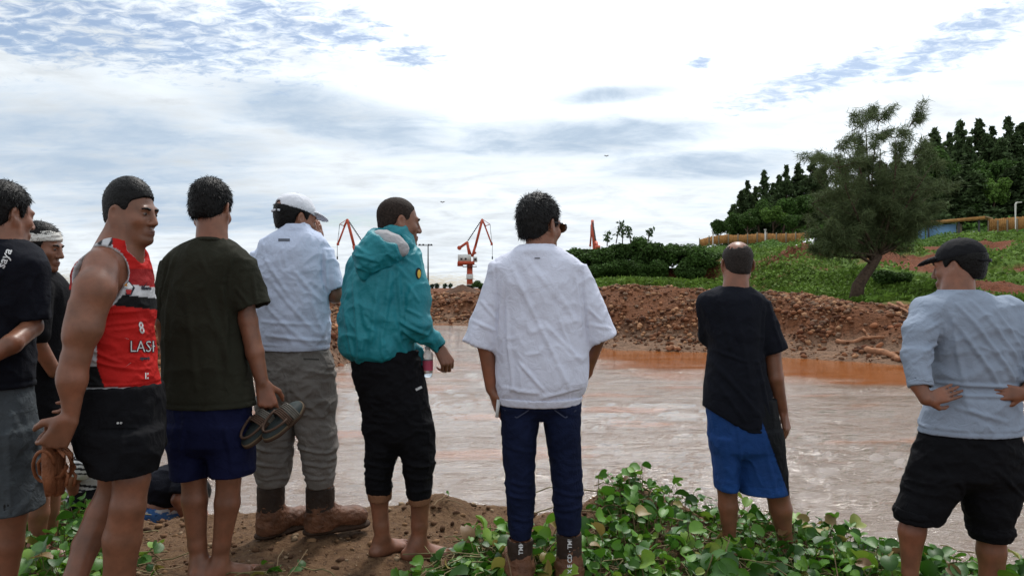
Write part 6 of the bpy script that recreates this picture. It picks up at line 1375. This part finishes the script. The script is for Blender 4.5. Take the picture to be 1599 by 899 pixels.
# ---- bald man
def man_bald():
    P = Person('balding man in black T-shirt and blue shorts standing in the creepers', 1155, 4.0, 862)
    S = [(447, 1124, 1166, .078, -.01), (453, 1110, 1180, .10), (462, 1096, 1192, .125), (480, 1094, 1197, .14), (505, 1100, 1193, .145), (540, 1107, 1190, .15), (580, 1104, 1195, .15), (610, 1100, 1202, .152), (640, 1098, 1209, .15), (671, 1108, 1213, .145)]
    P.set_head(1151, 412, .015, 4, -3, 0, 1.0)
    f = P.field(bounds(P, 1085, 370, 1250, 870, -.22, .32), .0075, fine=[(P.hd[0] - .13, P.hd[0] + .13, .005), (P.p(1205, 692, -.1), P.p(1245, 630, .1), .005)])
    P.head_sdf(f); f.chain(lim(P, [(1150, 428, -.01), (1149, 456, -.02)]), [P.r(18), P.r(21)], .03); torso_in(P, f, S, .028, .03)
    arm(P, f, [(1184, 482), (1206, 548), (1211, 590, -.01), (1222, 640, .02)], [11, 12.5, 12, 8]); P.hand(f, P.p(1223, 643, .02), (.18, .05, -.98), (-.75, .65, 0), 1, (.45, .55, .4), .04, (.5, .3), 1.02)
    arm(P, f, [(1103, 474, .0), (1108, 530, .10), (1135, 560, .24)], [14, 12, 9])
    leg(P, f, [(1134, 705), (1136, 760), (1137, 790), (1139, 838), (1140, 850)], [17, 15.5, 15, 9.5, 9]); leg(P, f, [(1188, 705), (1213, 765), (1219, 795), (1226, 842), (1228, 853)], [20, 17.5, 17, 10.5, 9])
    P.foot(f, P.p(1140, 852), (-.2, 1, 0)); P.foot(f, P.p(1228, 855), (.2, 1, 0)); P.body(f)
    P.hair(.0045, hair_mat('thin', (.022, .017, .015), .7), strands=1200, slen=.009, spike=.5, noise=.002, crop=lambda x, y, z: np.maximum(z - .084 + .035 * (vnoise(np.stack([x * 60, y * 60, z * 25], -1), 3) - .5) + .02 * (vnoise(np.stack([x * 200, y * 200, z * 200], -1), 5) - .5), -1), h=.0045)
    b = MB(); [b.tube([P.H(sg * .08, -.012, .016), P.H(sg * .078, .05, .012)], [.0022] * 2, 5) for sg in (-1, 1)]; r = empty('spectacles', tuple(P.o + P.H(0, .1, 0))); tag(r, 'thin spectacles hooked behind the ears of the bald man', 'spectacles'); ob = b.build('temple', plain('wire', (.5, .5, .5), .3, .8), r, True); ob.location = tuple(-P.H(0, .1, 0))
    b = MB(); [b.tube([P.H(sg * .032 + .022 * math.cos(t), .104, .018 * math.sin(t)) for t in np.linspace(0, 6.28, 15)], [.0018] * 15, 5) for sg in (-1, 1)]; ob = b.build('rims', plain('wire_rim', (.5, .5, .5), .3, .8), r, True); ob.location = tuple(-P.H(0, .1, 0))
    f = P.field(bounds(P, 1080, 440, 1236, 680, -.22, .24), .006); f.zl(P.rows(S), .03); sleeve(P, f, (1184, 476), (1207, 548), 19, 22, .03); f.rc(P.p(1106, 474, 0), P.p(1108, 522, .09), P.r(17), P.r(18), .03)
    f.zl(P.rows([(438, 1131, 1169, .065, -.015), (457, 1129, 1168, .068, -.015)]), .004, 'sub'); holes(f); f.clip(P.p(1097, 633), (-.50, 0, -.87)); f.clip(P.p(1180, 670), (-.1, 0, -1))
    cr = [((1115, 470), (1135, 560), 5, .005), ((1110, 545), (1150, 560), 4, .006), ((1105, 560), (1170, 640), 6, .007), ((1110, 590), (1150, 650), 5, .006), ((1185, 480), (1180, 560), 4, .007), ((1170, 560), (1195, 650), 5, .006), ((1140, 500), (1160, 600), 6, .004), ((1200, 500), (1212, 540), 4, .005)]
    o = P.add('t_shirt', f, NAVYT, None, .006, (9, 9, 6), 61, cr)
    BL, BK = np.array([.014, .055, .20]), np.array([.006, .007, .009])
    def cf(V, N):
        X = (V[:, 0] + P.X) / (V[:, 1] + P.Y) * FPX + 799.5; Yp = 449.5 - (V[:, 2] + P.zg - CAMZ) / (V[:, 1] + P.Y) * FPX
        col = np.tile(BL, (len(V), 1)); col[(X > 1193 + (Yp - 665) * .36) & (X > 1190)] = BK; col[(Yp > 756) & (X < 1156)] = BL * 1.25; col[(Yp > 761) & (X > 1156) & (X < 1226)] = BL * 1.25; return col
    legs = [[(622, 1104, 1210, .135), (660, 1105, 1216, .14), (700, 1109, 1222, .135)], [(680, 1109, 1158, .12), (720, 1114, 1153, .11), (762, 1118, 1152, .105)], [(670, 1138, 1219, .13), (720, 1150, 1226, .12), (769, 1155, 1231, .115)]]
    tube_garment(P, 'shorts', VCLOTH, legs, (1095, 615, 1242, 780, -.22, .22), .005, (12, 12, 6), 9, [((1140, 650), (1153, 755), 4, .007), ((1180, 680), (1200, 760), 5, .005)], k=.02, colfn=cf)
man_bald()

# ---- black cap, grey long-sleeved shirt, hands on hips
def man_cap():
    P = Person('man in black cap and grey long-sleeved shirt with hands on his hips', 1510, 3.35, 946)
    S = [(454, 1466, 1524, .085, -.01), (462, 1450, 1545, .11), (472, 1436, 1566, .13), (490, 1434, 1580, .15), (525, 1444, 1588, .158), (560, 1455, 1588, .158), (592, 1457, 1585, .152), (604, 1459, 1581, .148), (618, 1452, 1585, .15), (650, 1442, 1589, .152), (675, 1437, 1592, .152)]
    P.set_head(1497, 417, .02, -38, -4, 0, 1.0)
    f = P.field(bounds(P, 1390, 370, 1650, 950, -.28, .32), .0075, fine=[(P.hd[0] - .13, P.hd[0] + .13, .005), (P.p(1430, 645, -.25), P.p(1500, 590, -.05), .005)])
    P.head_sdf(f); f.chain(lim(P, [(1497, 435, -.01), (1495, 466, -.02)]), [P.r(22), P.r(25)], .03); torso_in(P, f, S, .03, .03)
    arm(P, f, [(1452, 495), (1430, 560, -.08), (1434, 600, -.13), (1446, 623, -.165)], [14, 13, 12, 10]); P.hand(f, P.p(1447, 624, -.165), (.92, .12, .26), (.12, .99, -.1), -1, (.06, .12, .10), .03, (.1, .1), .9)
    arm(P, f, [(1572, 495), (1618, 560, -.08), (1614, 600, -.12), (1602, 614, -.15)], [14, 13, 12, 10]); P.hand(f, P.p(1601, 614, -.15), (-.95, .12, .05), (-.1, .99, -.1), 1, (.06, .12, .10), .03, (.1, .1), .9)
    leg(P, f, [(1468, 740), (1430, 800), (1424, 830), (1421, 893), (1420, 930)], [28, 20, 19.5, 11.5, 11]); leg(P, f, [(1545, 740), (1548, 830), (1548, 860), (1549, 899), (1550, 932)], [30, 21, 20.5, 17, 12])
    P.foot(f, P.p(1420, 931), (-.2, 1, 0)); P.foot(f, P.p(1550, 933), (.2, 1, 0)); P.body(f); P.eyes()
    P.hair(.010, HAIR, strands=800, slen=.012, spike=.4, noise=.003, crop=lambda x, y, z: z - .055); man_polo.cap(P, CAPB, False)
    f = P.field(bounds(P, 1395, 445, 1650, 682, -.28, .24), .006); f.zl(P.rows(S), .03)
    f.chain(lim(P, [(1450, 486, -.01), (1436, 520, -.05), (1432, 552, -.085)]), [P.r(25), P.r(22), P.r(20)], .03); f.rc(P.p(1432, 550, -.085), P.p(1437, 599, -.13), P.r(20), P.r(16.5), .02, flat=True)
    f.chain(lim(P, [(1572, 486, -.01), (1600, 520, -.05), (1616, 552, -.085)]), [P.r(25), P.r(22), P.r(20)], .03); f.rc(P.p(1616, 550, -.085), P.p(1612, 599, -.12), P.r(20), P.r(16.5), .02, flat=True)
    f.rc(P.p(1435, 580, -.11), P.p(1438, 612, -.14), P.r(14.5), P.r(14), .003, 'sub', flat=True)
    f.zl(P.rows([(445, 1474, 1519, .068, -.015), (466, 1472, 1520, .072, -.015)]), .004, 'sub'); hem_hollow(P, f, S, .03)
    cr = [((1470, 475), (1560, 600), 5, .008), ((1490, 470), (1575, 580), 5, .007), ((1465, 500), (1530, 600), 5, .008), ((1462, 490), (1480, 590), 5, .007), ((1520, 480), (1580, 560), 5, .006), ((1460, 595), (1580, 598), 4, .010), ((1462, 612), (1580, 610), 4, .007), ((1470, 630), (1540, 650), 5, .006), ((1420, 515), (1452, 500), 4, .006), ((1415, 545), (1452, 530), 4, .007), ((1420, 565), (1446, 548), 4, .007), ((1440, 560), (1434, 592), 3, .006), ((1560, 540), (1582, 600), 4, .007)]
    o = P.add('long_sleeved_shirt', f, GREYT, None, .0065, (9, 9, 9), 71, cr)
    g = P.field(bounds(P, 1412, 590, 1462, 612, -.22, .02), .005); g.rc(P.p(1436, 594, -.125), P.p(1437.5, 604, -.135), P.r(18), P.r(17.5), .004, flat=True); g.rc(P.p(1435, 582, -.11), P.p(1439, 618, -.145), P.r(14.5), P.r(14), .003, 'sub', flat=True); P.add('rolled_cuff', g, GREYT, o, .002, (30, 30, 30), 5)
    g = P.field(bounds(P, 1455, 446, 1535, 474, -.15, .15), .005); g.zl(P.rows([(452, 1469, 1523, .082, -.014), (459, 1464, 1528, .09, -.014)]), .008, grow=.003); g.zl(P.rows([(444, 1473, 1519, .068, -.015), (468, 1472, 1521, .073, -.015)]), .003, 'sub'); P.add('collar', g, GREYT, o)
    legs = [[(665, 1446, 1583, .135), (700, 1431, 1594, .152), (740, 1421, 1598, .15)], [(735, 1421, 1508, .135), (770, 1410, 1496, .12), (790, 1402, 1482, .115), (812, 1402, 1464, .10)], [(735, 1494, 1598, .135), (770, 1501, 1591, .12), (800, 1511, 1580, .11), (840, 1518, 1575, .09)]]
    j = tube_garment(P, 'trousers', BLACKC, legs, (1392, 658, 1610, 850, -.24, .24), .007, (10, 10, 12), 5, [((1440, 700), (1420, 780), 5, .006), ((1520, 720), (1590, 780), 5, .007), ((1470, 740), (1490, 770), 5, .006)], k=.03)
    for (a, b, y0, y1) in ((1399, 1463, 792, 811), (1515, 1578, 815, 840)):
        g = P.field(bounds(P, a - 10, y0 - 12, b + 10, y1 + 12, -.16, .16), .006); g.zl(P.rows([(y0, a + 3, b - 3, .10), ((y0 + y1) / 2, a, b, .105), (y1, a + 6, b - 5, .09)]), .012); g.zl(P.rows([(y0 - 14, a + 7, b - 7, .085), (y1 + 14, a + 8, b - 8, .08)]), .003, 'sub'); P.add('rolled_cuff', g, BLACKC, j, .006, (22, 22, 40), 8)
man_cap()

# ---- two men at the left edge
def man_edge():
    P = Person('man at the left edge in black T-shirt with white print and grey shorts', 0, 2.9, 965, h=.008)
    S = [(374, -12, 30, .085, -.01), (382, -28, 46, .105), (394, -45, 60, .13), (410, -56, 68, .14), (450, -58, 62, .15), (500, -58, 46, .152), (560, -56, 43, .152), (604, -55, 45, .152)]
    P.set_head(8, 336, .01, 24, -4)
    f = P.field(bounds(P, -95, 290, 90, 970, -.3, .3), .0085, fine=[(P.hd[0] - .13, P.hd[0] + .13, .0055)]); P.head_sdf(f); f.chain(lim(P, [(8, 360, -.01), (8, 390, -.02)]), [P.r(23), P.r(26)], .03); torso_in(P, f, S, .03, .03)
    arm(P, f, [(42, 425), (50, 510, -.01), (18, 537, -.15), (-22, 562, -.20)], [15, 15, 15, 11]); P.hand(f, P.p(-23, 562, -.20), (-.9, .2, -.1), (0, 1, 0), 1, (.2, .3, .2)); arm(P, f, [(-42, 425), (-66, 500), (-60, 580, .1)], [14, 13, 11])
    leg(P, f, [(18, 715), (18, 800), (12, 850), (5, 930)], [26, 22, 22, 14]); leg(P, f, [(-26, 715), (-34, 800), (-36, 860), (-36, 930)], [24, 22, 22, 14]); P.body(f)
    P.hair(.010, HAIR, top=.006, strands=1800, slen=.022, spike=.4, noise=.006)
    f = P.field(bounds(P, -100, 362, 90, 612, -.24, .24), .0065); f.zl(P.rows(S), .03); sleeve(P, f, (46, 412), (54, 500), 23, 24, .03); sleeve(P, f, (-46, 412), (-72, 498), 22, 22, .03); f.zl(P.rows([(365, -11, 28, .066, -.015), (386, -11, 29, .07, -.015)]), .004, 'sub'); holes(f); hem_hollow(P, f, S, .03)
    o = P.add('t_shirt', f, NAVYT, None, .006, (9, 9, 6), 81, [((40, 400), (30, 460), 5, .006), ((20, 430), (38, 500), 5, .006), ((0, 450), (30, 560), 6, .006), ((60, 440), (66, 490), 4, .006)]); tg = P.last
    V, F = text_mesh('saya', .045, .0008); c, s_ = math.cos(1.15), math.sin(1.15); V2 = np.stack([V[:, 0] * c - V[:, 1] * s_, V[:, 0] * s_ + V[:, 1] * c], 1); b = P.p(6, 420, -.2); decal(P, tg, np.stack([b[0] + V2[:, 0], np.full(len(V), b[1]), b[2] + V2[:, 1]], 1), F, PRINTW, 'lettering', o)
    legs = [[(596, -50, 40, .135), (650, -52, 47, .15), (690, -52, 50, .15)], [(670, -4, 50, .135), (740, -4, 54, .13), (797, -4, 57, .13)], [(670, -56, 0, .135), (800, -64, -8, .13)]]
    tube_garment(P, 'shorts', GREYS, legs, (-80, 588, 75, 806, -.22, .22), .006, (12, 12, 7), 9, [((20, 620), (30, 780), 5, .006), ((40, 640), (44, 780), 4, .006), ((8, 650), (10, 790), 5, .005)], k=.03, h=.007)
man_edge()
def man_headband():
    P = Person('man in black with a white headband, face in profile', 66, 3.7, 868, h=.008)
    S = [(424, 46, 82, .085, .0), (434, 36, 94, .12), (446, 30, 102, .15), (480, 26, 107, .165), (560, 25, 108, .165), (640, 27, 107, .165), (692, 28, 106, .165)]
    P.set_head(64, 386, .0, 86, -8, 0, .97)
    f = P.field(bounds(P, 10, 340, 125, 872, -.3, .3), .0085, fine=[(P.hd[0] - .13, P.hd[0] + .13, .0045)]); P.head_sdf(f); f.chain(lim(P, [(58, 408, 0), (58, 440, 0)]), [P.r(18), P.r(21)], .03); torso_in(P, f, S, .03, .03)
    leg(P, f, [(60, 680, -.08), (60, 760, -.08), (60, 800, -.08), (58, 850, -.08)], [26, 17, 15, 10]); leg(P, f, [(75, 680, .1), (78, 760, .1), (76, 850, .1)], [26, 17, 10]); arm(P, f, [(60, 455, -.17), (55, 530, -.20), (85, 580, -.12)], [15, 13, 10]); P.foot(f, P.p(58, 852, -.08), (1, .2, 0)); P.foot(f, P.p(76, 852, .1), (1, .2, 0)); P.body(f); P.eyes()
    P.hair(.010, HAIR, top=.004, strands=1500, slen=.018, spike=.5, noise=.005)
    c, R, q = P.hd; g = Fld(c - .15, c + .15, .005); g.ell(P.H(0, -.014, .034), np.array((.0875, .108, .10)) * q, R, .003); g.ell(P.H(0, -.014, .034), np.array((.078, .098, .12)) * q, R, .003, 'sub'); g.clip(P.H(0, 0, .078), R @ np.array((0, -.25, 1.0))); g.clip(P.H(0, 0, .022), R @ np.array((0, .25, -1.0)))
    P.add('headband', g, cloth('headband', (.62, .60, .56), .9, 1.0, .06), None, .004, (20, 20, 60), 4)
    f = P.field(bounds(P, 10, 418, 125, 698, -.3, .3), .007); f.zl(P.rows(S), .03); f.chain(lim(P, [(58, 452, -.14), (54, 520, -.20)]), [P.r(22), P.r(20)], .03); f.zl(P.rows([(412, 48, 78, .066, 0), (436, 47, 80, .07, 0)]), .004, 'sub'); P.add('t_shirt', f, BLACKC, None, .005, (9, 9, 6), 91)
    tube_garment(P, 'shorts', BLACKC, [[(640, 32, 104, .15), (690, 34, 102, .15)], [(680, 38, 84, .08, -.08), (705, 40, 82, .08, -.08)], [(680, 52, 100, .08, .1), (712, 54, 98, .08, .1)]], (20, 630, 115, 720, -.26, .28), .004, (12, 12, 8), 3, h=.008)
man_headband()

# ---- two people crouching at the water's edge behind the others
def croucher_striped():
    P = Person('person in a black and white striped shirt crouching behind the red jersey man', 150, 4.45, 830, h=.008)
    P.set_head(196, 672, .10, 60, -40, 0, .97)
    f = P.field([P.p(80, 640, -.35), P.p(235, 835, -.35), P.p(80, 835, .4), P.p(235, 640, .4)], .009, fine=[(P.hd[0] - .12, P.hd[0] + .12, .006)])
    P.head_sdf(f); f.chain([P.H(0, -.02, -.05), P.p(178, 690, .05)], [.055, .06], .03); f.chain(lim(P, [(135, 778), (145, 735), (165, 700)]), [.13, .12, .13], .05)
    arm(P, f, [(160, 702, -.17), (125, 735, -.24), (112, 752, -.2), (118, 775, -.15)], [14, 12, 10, 8]); arm(P, f, [(172, 702, .17), (195, 750, .2), (215, 770, .1)], [14, 12, 9])
    for d in (-.12, .12): leg(P, f, [(135, 785, d), (205, 775, d + .05), (170, 826, d)], [22, 18, 12]); P.foot(f, P.p(165, 824, d), (1, .2, 0))
    P.body(f); P.hair(.012, HAIR, strands=600)
    S = [(672, 142, 176, .09, .02), (684, 130, 186, .14, .02), (700, 124, 190, .165, .01), (730, 118, 188, .17), (765, 110, 180, .175), (796, 108, 176, .17)]
    f = P.field(bounds(P, 85, 655, 215, 804, -.32, .3), .006); f.zl(P.rows(S), .03); f.chain(lim(P, [(158, 698, -.15), (128, 732, -.235)]), [P.r(19), P.r(16)], .03)
    def cf(V, N):
        Yp = 449.5 - (V[:, 2] + P.zg - CAMZ) / (V[:, 1] + P.Y) * FPX - .10 * (V[:, 0] * 250) + 2.5 * (vnoise(V * 9, 3) - .5)
        t = Yp % 42; st = ((t < 4) | ((t > 8) & (t < 11)) | ((t > 15) & (t < 19)) | ((t > 23) & (t < 25.5))); col = np.tile(np.array([.50, .50, .50]), (len(V), 1)); col[st] = (.014, .014, .017); return col
    P.add('striped_shirt', f, VCLOTH, None, .007, (10, 10, 10), 101, colfn=cf)
    f = P.field(bounds(P, 95, 765, 235, 815, -.3, .35), .008)
    for d in (-.12, .12): f.chain(lim(P, [(135, 786, d), (190, 779, d + .04)]), [P.r(26), P.r(21)], .03)
    P.add('shorts', f, BLACKC, None, .004)
croucher_striped()
def croucher_navy():
    P = Person('person in dark navy shirt crouching at the water edge behind bare legs', 268, 5.0, 842, h=.008)
    P.set_head(303, 774, .12, 40, -55, 0, .97)
    f = P.field([P.p(205, 700, -.3), P.p(345, 850, -.3), P.p(205, 850, .5), P.p(345, 700, .5)], .009, fine=[(P.hd[0] - .12, P.hd[0] + .12, .006)])
    P.head_sdf(f); f.chain([P.H(0, -.02, -.05), P.p(290, 750, .08)], [.055, .06], .03); f.chain(lim(P, [(240, 795, -.02), (262, 765, .0), (284, 748, .05)]), [.12, .12, .12], .05)
    arm(P, f, [(288, 752, -.10), (278, 780, -.15), (292, 808, -.08)], [11, 10, 7.5]); P.hand(f, P.p(292, 808, -.08), (.5, .3, -.8), (-.5, .5, 0), 1); arm(P, f, [(292, 748, .2), (310, 790, .25), (320, 810, .2)], [11, 10, 8])
    for d in (-.10, .14): leg(P, f, [(238, 798, d), (292, 795, d + .12), (262, 838, d)], [20, 16, 10]); P.foot(f, P.p(262, 836, d), (1, .3, 0))
    P.body(f); P.hair(.012, HAIR, strands=600)
    f = P.field([P.p(205, 700, -.32), P.p(320, 825, -.32), P.p(205, 825, .4), P.p(320, 700, .4)], .0065); f.chain(lim(P, [(242, 794, -.02), (260, 764, .0), (284, 748, .04)]), [P.r(29), P.r(33), P.r(29)], .05); f.rc(P.p(287, 750, -.10), P.p(280, 772, -.15), P.r(16), P.r(14), .03, flat=True); f.clip(P.p(240, 806), (-.5, 0, -1)); f.ell(P.H(0, 0, 0), (.13, .13, .13), None, .01, 'sub')
    P.add('t_shirt', f, NAVYT, None, .007, (9, 9, 9), 111)
    BL, WH = np.array([.05, .14, .36]), np.array([.5, .52, .55])
    def cf(V, N): n = fbm(V * np.array([14, 14, 22]), 3, 7); col = np.tile(BL, (len(V), 1)); col[n > .56] = WH; col[n < .36] = BL * .3; return col
    f = P.field(bounds(P, 212, 780, 315, 830, -.26, .34), .007)
    for d in (-.10, .12): f.chain(lim(P, [(238, 803, d), (275, 801, d + .08)]), [P.r(22), P.r(17)], .03)
    P.add('shorts', f, VCLOTH, None, .005, (12, 12, 12), 7, colfn=cf)
croucher_navy()
# ------------------------------------------------------------------ creepers and soil crumbs in the foreground
def leaf_meshes():
    out = []
    t = NT('creeper_leaf'); r = t.rnd()
    n = t.noise(30, 3)
    c = t.ramp(r, [(0.0, (0.020, 0.065, 0.007)), (0.35, (0.038, 0.120, 0.011)), (0.72, (0.085, 0.215, 0.016)), (0.90, (0.16, 0.28, 0.028)), (0.96, (0.24, 0.19, 0.05)), (1.0, (0.16, 0.085, 0.04))])
    c = t.mix(t.mr(n, .35, .7, 0, .4), c, t.mix(1.0, c, (1.5, 1.4, 1.3), 'MULTIPLY'))
    t.base(c); t.set(Roughness=0.40, Specular_IOR_Level=0.4); t.bump(n, .25, .004)
    tr = t.n('ShaderNodeBsdfTranslucent'); t.l(c, tr.inputs[0]); mx = t.n('ShaderNodeMixShader'); mx.inputs[0].default_value = .25
    t.l(t.b.outputs[0], mx.inputs[1]); t.l(tr.outputs[0], mx.inputs[2]); t.l(mx.outputs[0], t.t.nodes['Material Output'].inputs[0])
    rng = np.random.default_rng(8)
    for k in range(7):
        fold = rng.uniform(.1, .75); droop = rng.uniform(.0, .7); w = rng.uniform(.32, .52)
        half = [(0.0, 0.0), (.55 * w, .10), (.92 * w, .32), (1.0 * w, .58), (.78 * w, .85), (.36 * w, 1.0)]
        mid = [(0, 0.0), (0, .2), (0, .45), (0, .7), (0, .90)]
        V = []; 
        for x, y in mid: V.append((0, y))
        for x, y in half[1:]: V.append((x, y))
        for x, y in half[1:]: V.append((-x, y))
        V = np.array(V); z = np.abs(V[:, 0]) * fold - droop * (V[:, 1] - .3) ** 2 + .02 * rng.normal(size=len(V))
        V = np.column_stack([V, z]); F = []
        for o, fl in ((5, False), (10, True)):
            q = [(0, o, 1), (o, o + 1, 1), (1, o + 1, 2), (o + 1, o + 2, 2), (2, o + 2, 3), (o + 2, o + 3, 3), (3, o + 3, 4), (o + 3, o + 4, 4)]
            F += [f[::-1] if not fl else f for f in q]
        out.append(mesh_data('leaf', V, np.array(F)[:, ::-1], t.m, True))
    return out
LEAVES = leaf_meshes()
def small_mat(k):
    t = NT('creeper_small_leaf'); f = t.noise(9.0 + k, 2); c = t.ramp(f, [(.3, (.024, .078, .008)), (.5, (.055, .155, .013)), (.68, (.12, .24, .022)), (.8, (.18, .17, .05))]); t.base(c); t.set(Roughness=.45, Specular_IOR_Level=.35)
    tr = t.n('ShaderNodeBsdfTranslucent'); t.l(c, tr.inputs[0]); mx = t.n('ShaderNodeMixShader'); mx.inputs[0].default_value = .25; t.l(t.b.outputs[0], mx.inputs[1]); t.l(tr.outputs[0], mx.inputs[2]); t.l(mx.outputs[0], t.t.nodes['Material Output'].inputs[0]); return t.m
SMALL = [small_mat(k) for k in range(3)]
STEM = plain('creeper_stem', (.17, .14, .065), .7, 0, .35, 30); DRY = plain('dry_stem', (.24, .17, .10), .9, 0, .3, 30)
def in_poly(x, y, P):
    P = np.array(P, float); c = np.zeros(len(x), bool)
    for (x0, y0), (x1, y1) in zip(P, np.roll(P, -1, 0)):
        c ^= ((y0 > y) != (y1 > y)) & (x < (x1 - x0) * (y - y0) / (y1 - y0 + 1e-12) + x0)
    return c
def ground_at(px, py):
    Y = np.linspace(1.6, 5.4, 500); x = (px - 799.5) / FPX * Y; z = bank_z(x, Y); zr = CAMZ - (py - 449.5) / FPX * Y; k = int(np.argmax(z >= zr)); return np.array([x[k], Y[k], z[k]])
def creeper(poly, n, label, h=.13, seed=1, smin_=.045, smax=.088, twigs=26):
    rng = np.random.default_rng(seed); P = np.array(poly, float); lo, hi = P.min(0), P.max(0)
    q = rng.uniform(lo, hi, (n * 6, 2)); q = q[in_poly(q[:, 0], q[:, 1], P)][:n]
    G = np.array([ground_at(*a) for a in q]); c = G.mean(0)
    r = empty('beach_creeper', tuple(c)); tag(r, label, 'creeper', 'beach creepers on the near bank')
    st = MB(); dn = fbm(G * 2.2, 2, 5)
    for i in range(len(q)):
        hh = h * rng.uniform(.15, 1.25) * (.5 + 1.0 * dn[i]); tip = G[i] + np.array([rng.normal(0, .03), rng.normal(0, .03), hh])
        s = smin_ * .6 + (smax * 1.12 - smin_ * .6) * rng.random() ** 1.2; yaw = rng.uniform(0, 6.28)
        o = bpy.data.objects.new('leaf', LEAVES[i % 7]); COL.objects.link(o); o.parent = r; o.location = tuple(tip - c); o.scale = (s, s, s)
        o.rotation_euler = (rng.normal(.2, .55), rng.normal(0, .55), yaw)
        m = (G[i] + tip) / 2 + rng.normal(0, .012, 3); st.tube([G[i] - c - [0, 0, .01], m - c, tip - c], [.0026, .0022, .0018], 4, False)
    if n > 100:                                                          # the small leaves between and under the large ones
        q2 = rng.uniform(lo, hi, (n * 12, 2)); q2 = q2[in_poly(q2[:, 0], q2[:, 1], P)][:int(n * 1.7)]; Vs, Fs, n0 = [], [], 0
        shp = []
        for me in LEAVES:
            v = np.zeros(len(me.vertices) * 3, np.float32); me.vertices.foreach_get('co', v); shp.append((v.reshape(-1, 3), np.array([list(p.vertices) for p in me.polygons])))
        for k, a in enumerate(q2):
            g = ground_at(*a); v, fc = shp[k % 7]; ss = rng.uniform(.025, .062); R = rotz(rng.uniform(0, 6.28)) @ rotx(rng.normal(.2, .5)) @ roty(rng.normal(0, .5))
            Vs.append(v @ R.T * ss + g - c + np.array([0, 0, h * rng.uniform(.05, .75)])); Fs.append(fc + n0); n0 += len(v)
        tag(mobj('small_leaves', np.vstack(Vs), np.vstack(Fs), SMALL[seed % 3], r, True), kind='stuff')
    for k in range(twigs):
        a = G[rng.integers(len(G))] + np.array([0, 0, .02]); d = rng.normal(0, 1, 3); d[2] = 0; d /= np.linalg.norm(d); L = rng.uniform(.2, .55); p = [a + d * L * t + np.array([rng.normal(0, .02), rng.normal(0, .02), .035 * math.sin(t * 3.1) + rng.normal(0, .008)]) for t in np.linspace(0, 1, 6)]; st.tube(np.array(p) - c, [.0032] * 6, 4, False)
    tag(st.build('stem', STEM, r, True), kind='stuff')
    b = MB()
    for k in range(twigs * 4):
        a = G[rng.integers(len(G))] + np.array([rng.normal(0, .05), rng.normal(0, .05), .015]); d = rng.normal(0, 1, 3); d[2] *= .3; d /= np.linalg.norm(d); L = rng.uniform(.05, .2); p = [a + d * L * t + rng.normal(0, .006, 3) for t in np.linspace(0, 1, 4)]; b.tube(np.array(p) - c, [.0025] * 4, 4, False)
    o = b.build('dry_litter', DRY, r, True); tag(o, kind='stuff')
creeper([(938, 772), (965, 758), (1000, 757), (1100, 755), (1100, 930), (905, 930), (925, 850)], 270, 'lush creeper mat on the mound between the jeans and the bald man', .13, 11)
creeper([(1100, 755), (1180, 770), (1265, 800), (1265, 930), (1100, 930)], 280, 'lush creeper mat growing round the legs of the bald man', .115, 12)
creeper([(1265, 800), (1335, 835), (1415, 862), (1415, 930), (1265, 930)], 240, 'creeper mat between the bald man and the man in the black cap', .10, 13)
creeper([(1415, 875), (1500, 890), (1615, 890), (1615, 960), (1415, 960)], 200, 'creeper mat under the man in the black cap at the right edge', .09, 14)
creeper([(735, 838), (785, 850), (870, 848), (920, 838), (910, 925), (600, 930), (640, 905), (715, 890)], 190, 'sparse creeper tangled round the lettered boots', .085, 15, .05, .09, 60)
creeper([(15, 845), (60, 815), (150, 805), (182, 840), (170, 940), (-15, 940)], 190, 'creeper clump at the left edge below the headband man', .15, 16)
creeper([(695, 768), (722, 768), (724, 776), (694, 776)], 7, 'tiny leafy sprig on top of the soil mound beside the jeans', .05, 17, .04, .055, 2)
creeper([(225, 872), (255, 868), (258, 899), (222, 899)], 9, 'small green sprig by the feet of the man in navy shorts', .07, 18, .05, .07, 3)
creeper([(415, 888), (460, 888), (458, 910), (416, 910)], 8, 'small sprig at the bottom edge below the muddy boots', .05, 19, .05, .075, 3)
def crumbs():
    rng = np.random.default_rng(2); n = 5200; x = rng.uniform(-3.2, 3.2, n); y = rng.uniform(2.4, 4.6, n); ok = y < bank_edge(x) + .1; x, y = x[ok], y[ok]; z = bank_z(x, y); s = .004 + .020 * rng.random(len(x)) ** 4
    t = NT('soil_crumb'); t.base(t.attr()); t.set(Roughness=.95, Specular_IOR_Level=.15)
    Vs, Fs, Cs, n0 = [], [], [], 0; cols = np.array([(.13, .07, .038), (.20, .115, .06), (.08, .042, .024), (.27, .19, .12)])
    for k in range(6):
        i = np.arange(k, len(x), 6); V, F = stone_shape(k + 50, 1); R, _, _ = rot_mats(len(i), rng)
        vv = np.einsum('nij,vj->nvi', R, V) * s[i][:, None, None] + np.stack([x[i], y[i], z[i] + .004], 1)[:, None]; Vs.append(vv.reshape(-1, 3)); Fs.append((F[None] + (np.arange(len(i)) * len(V))[:, None, None] + n0).reshape(-1, 3)); n0 += len(i) * len(V); Cs.append(np.repeat(cols[rng.integers(0, 4, len(i))] * rng.uniform(.7, 1.2, (len(i), 1)), len(V), 0))
    o = mobj('soil_crumbs', np.vstack(Vs), np.vstack(Fs), t.m, GROUND, True, np.vstack(Cs)); tag(o, kind='stuff')
crumbs()
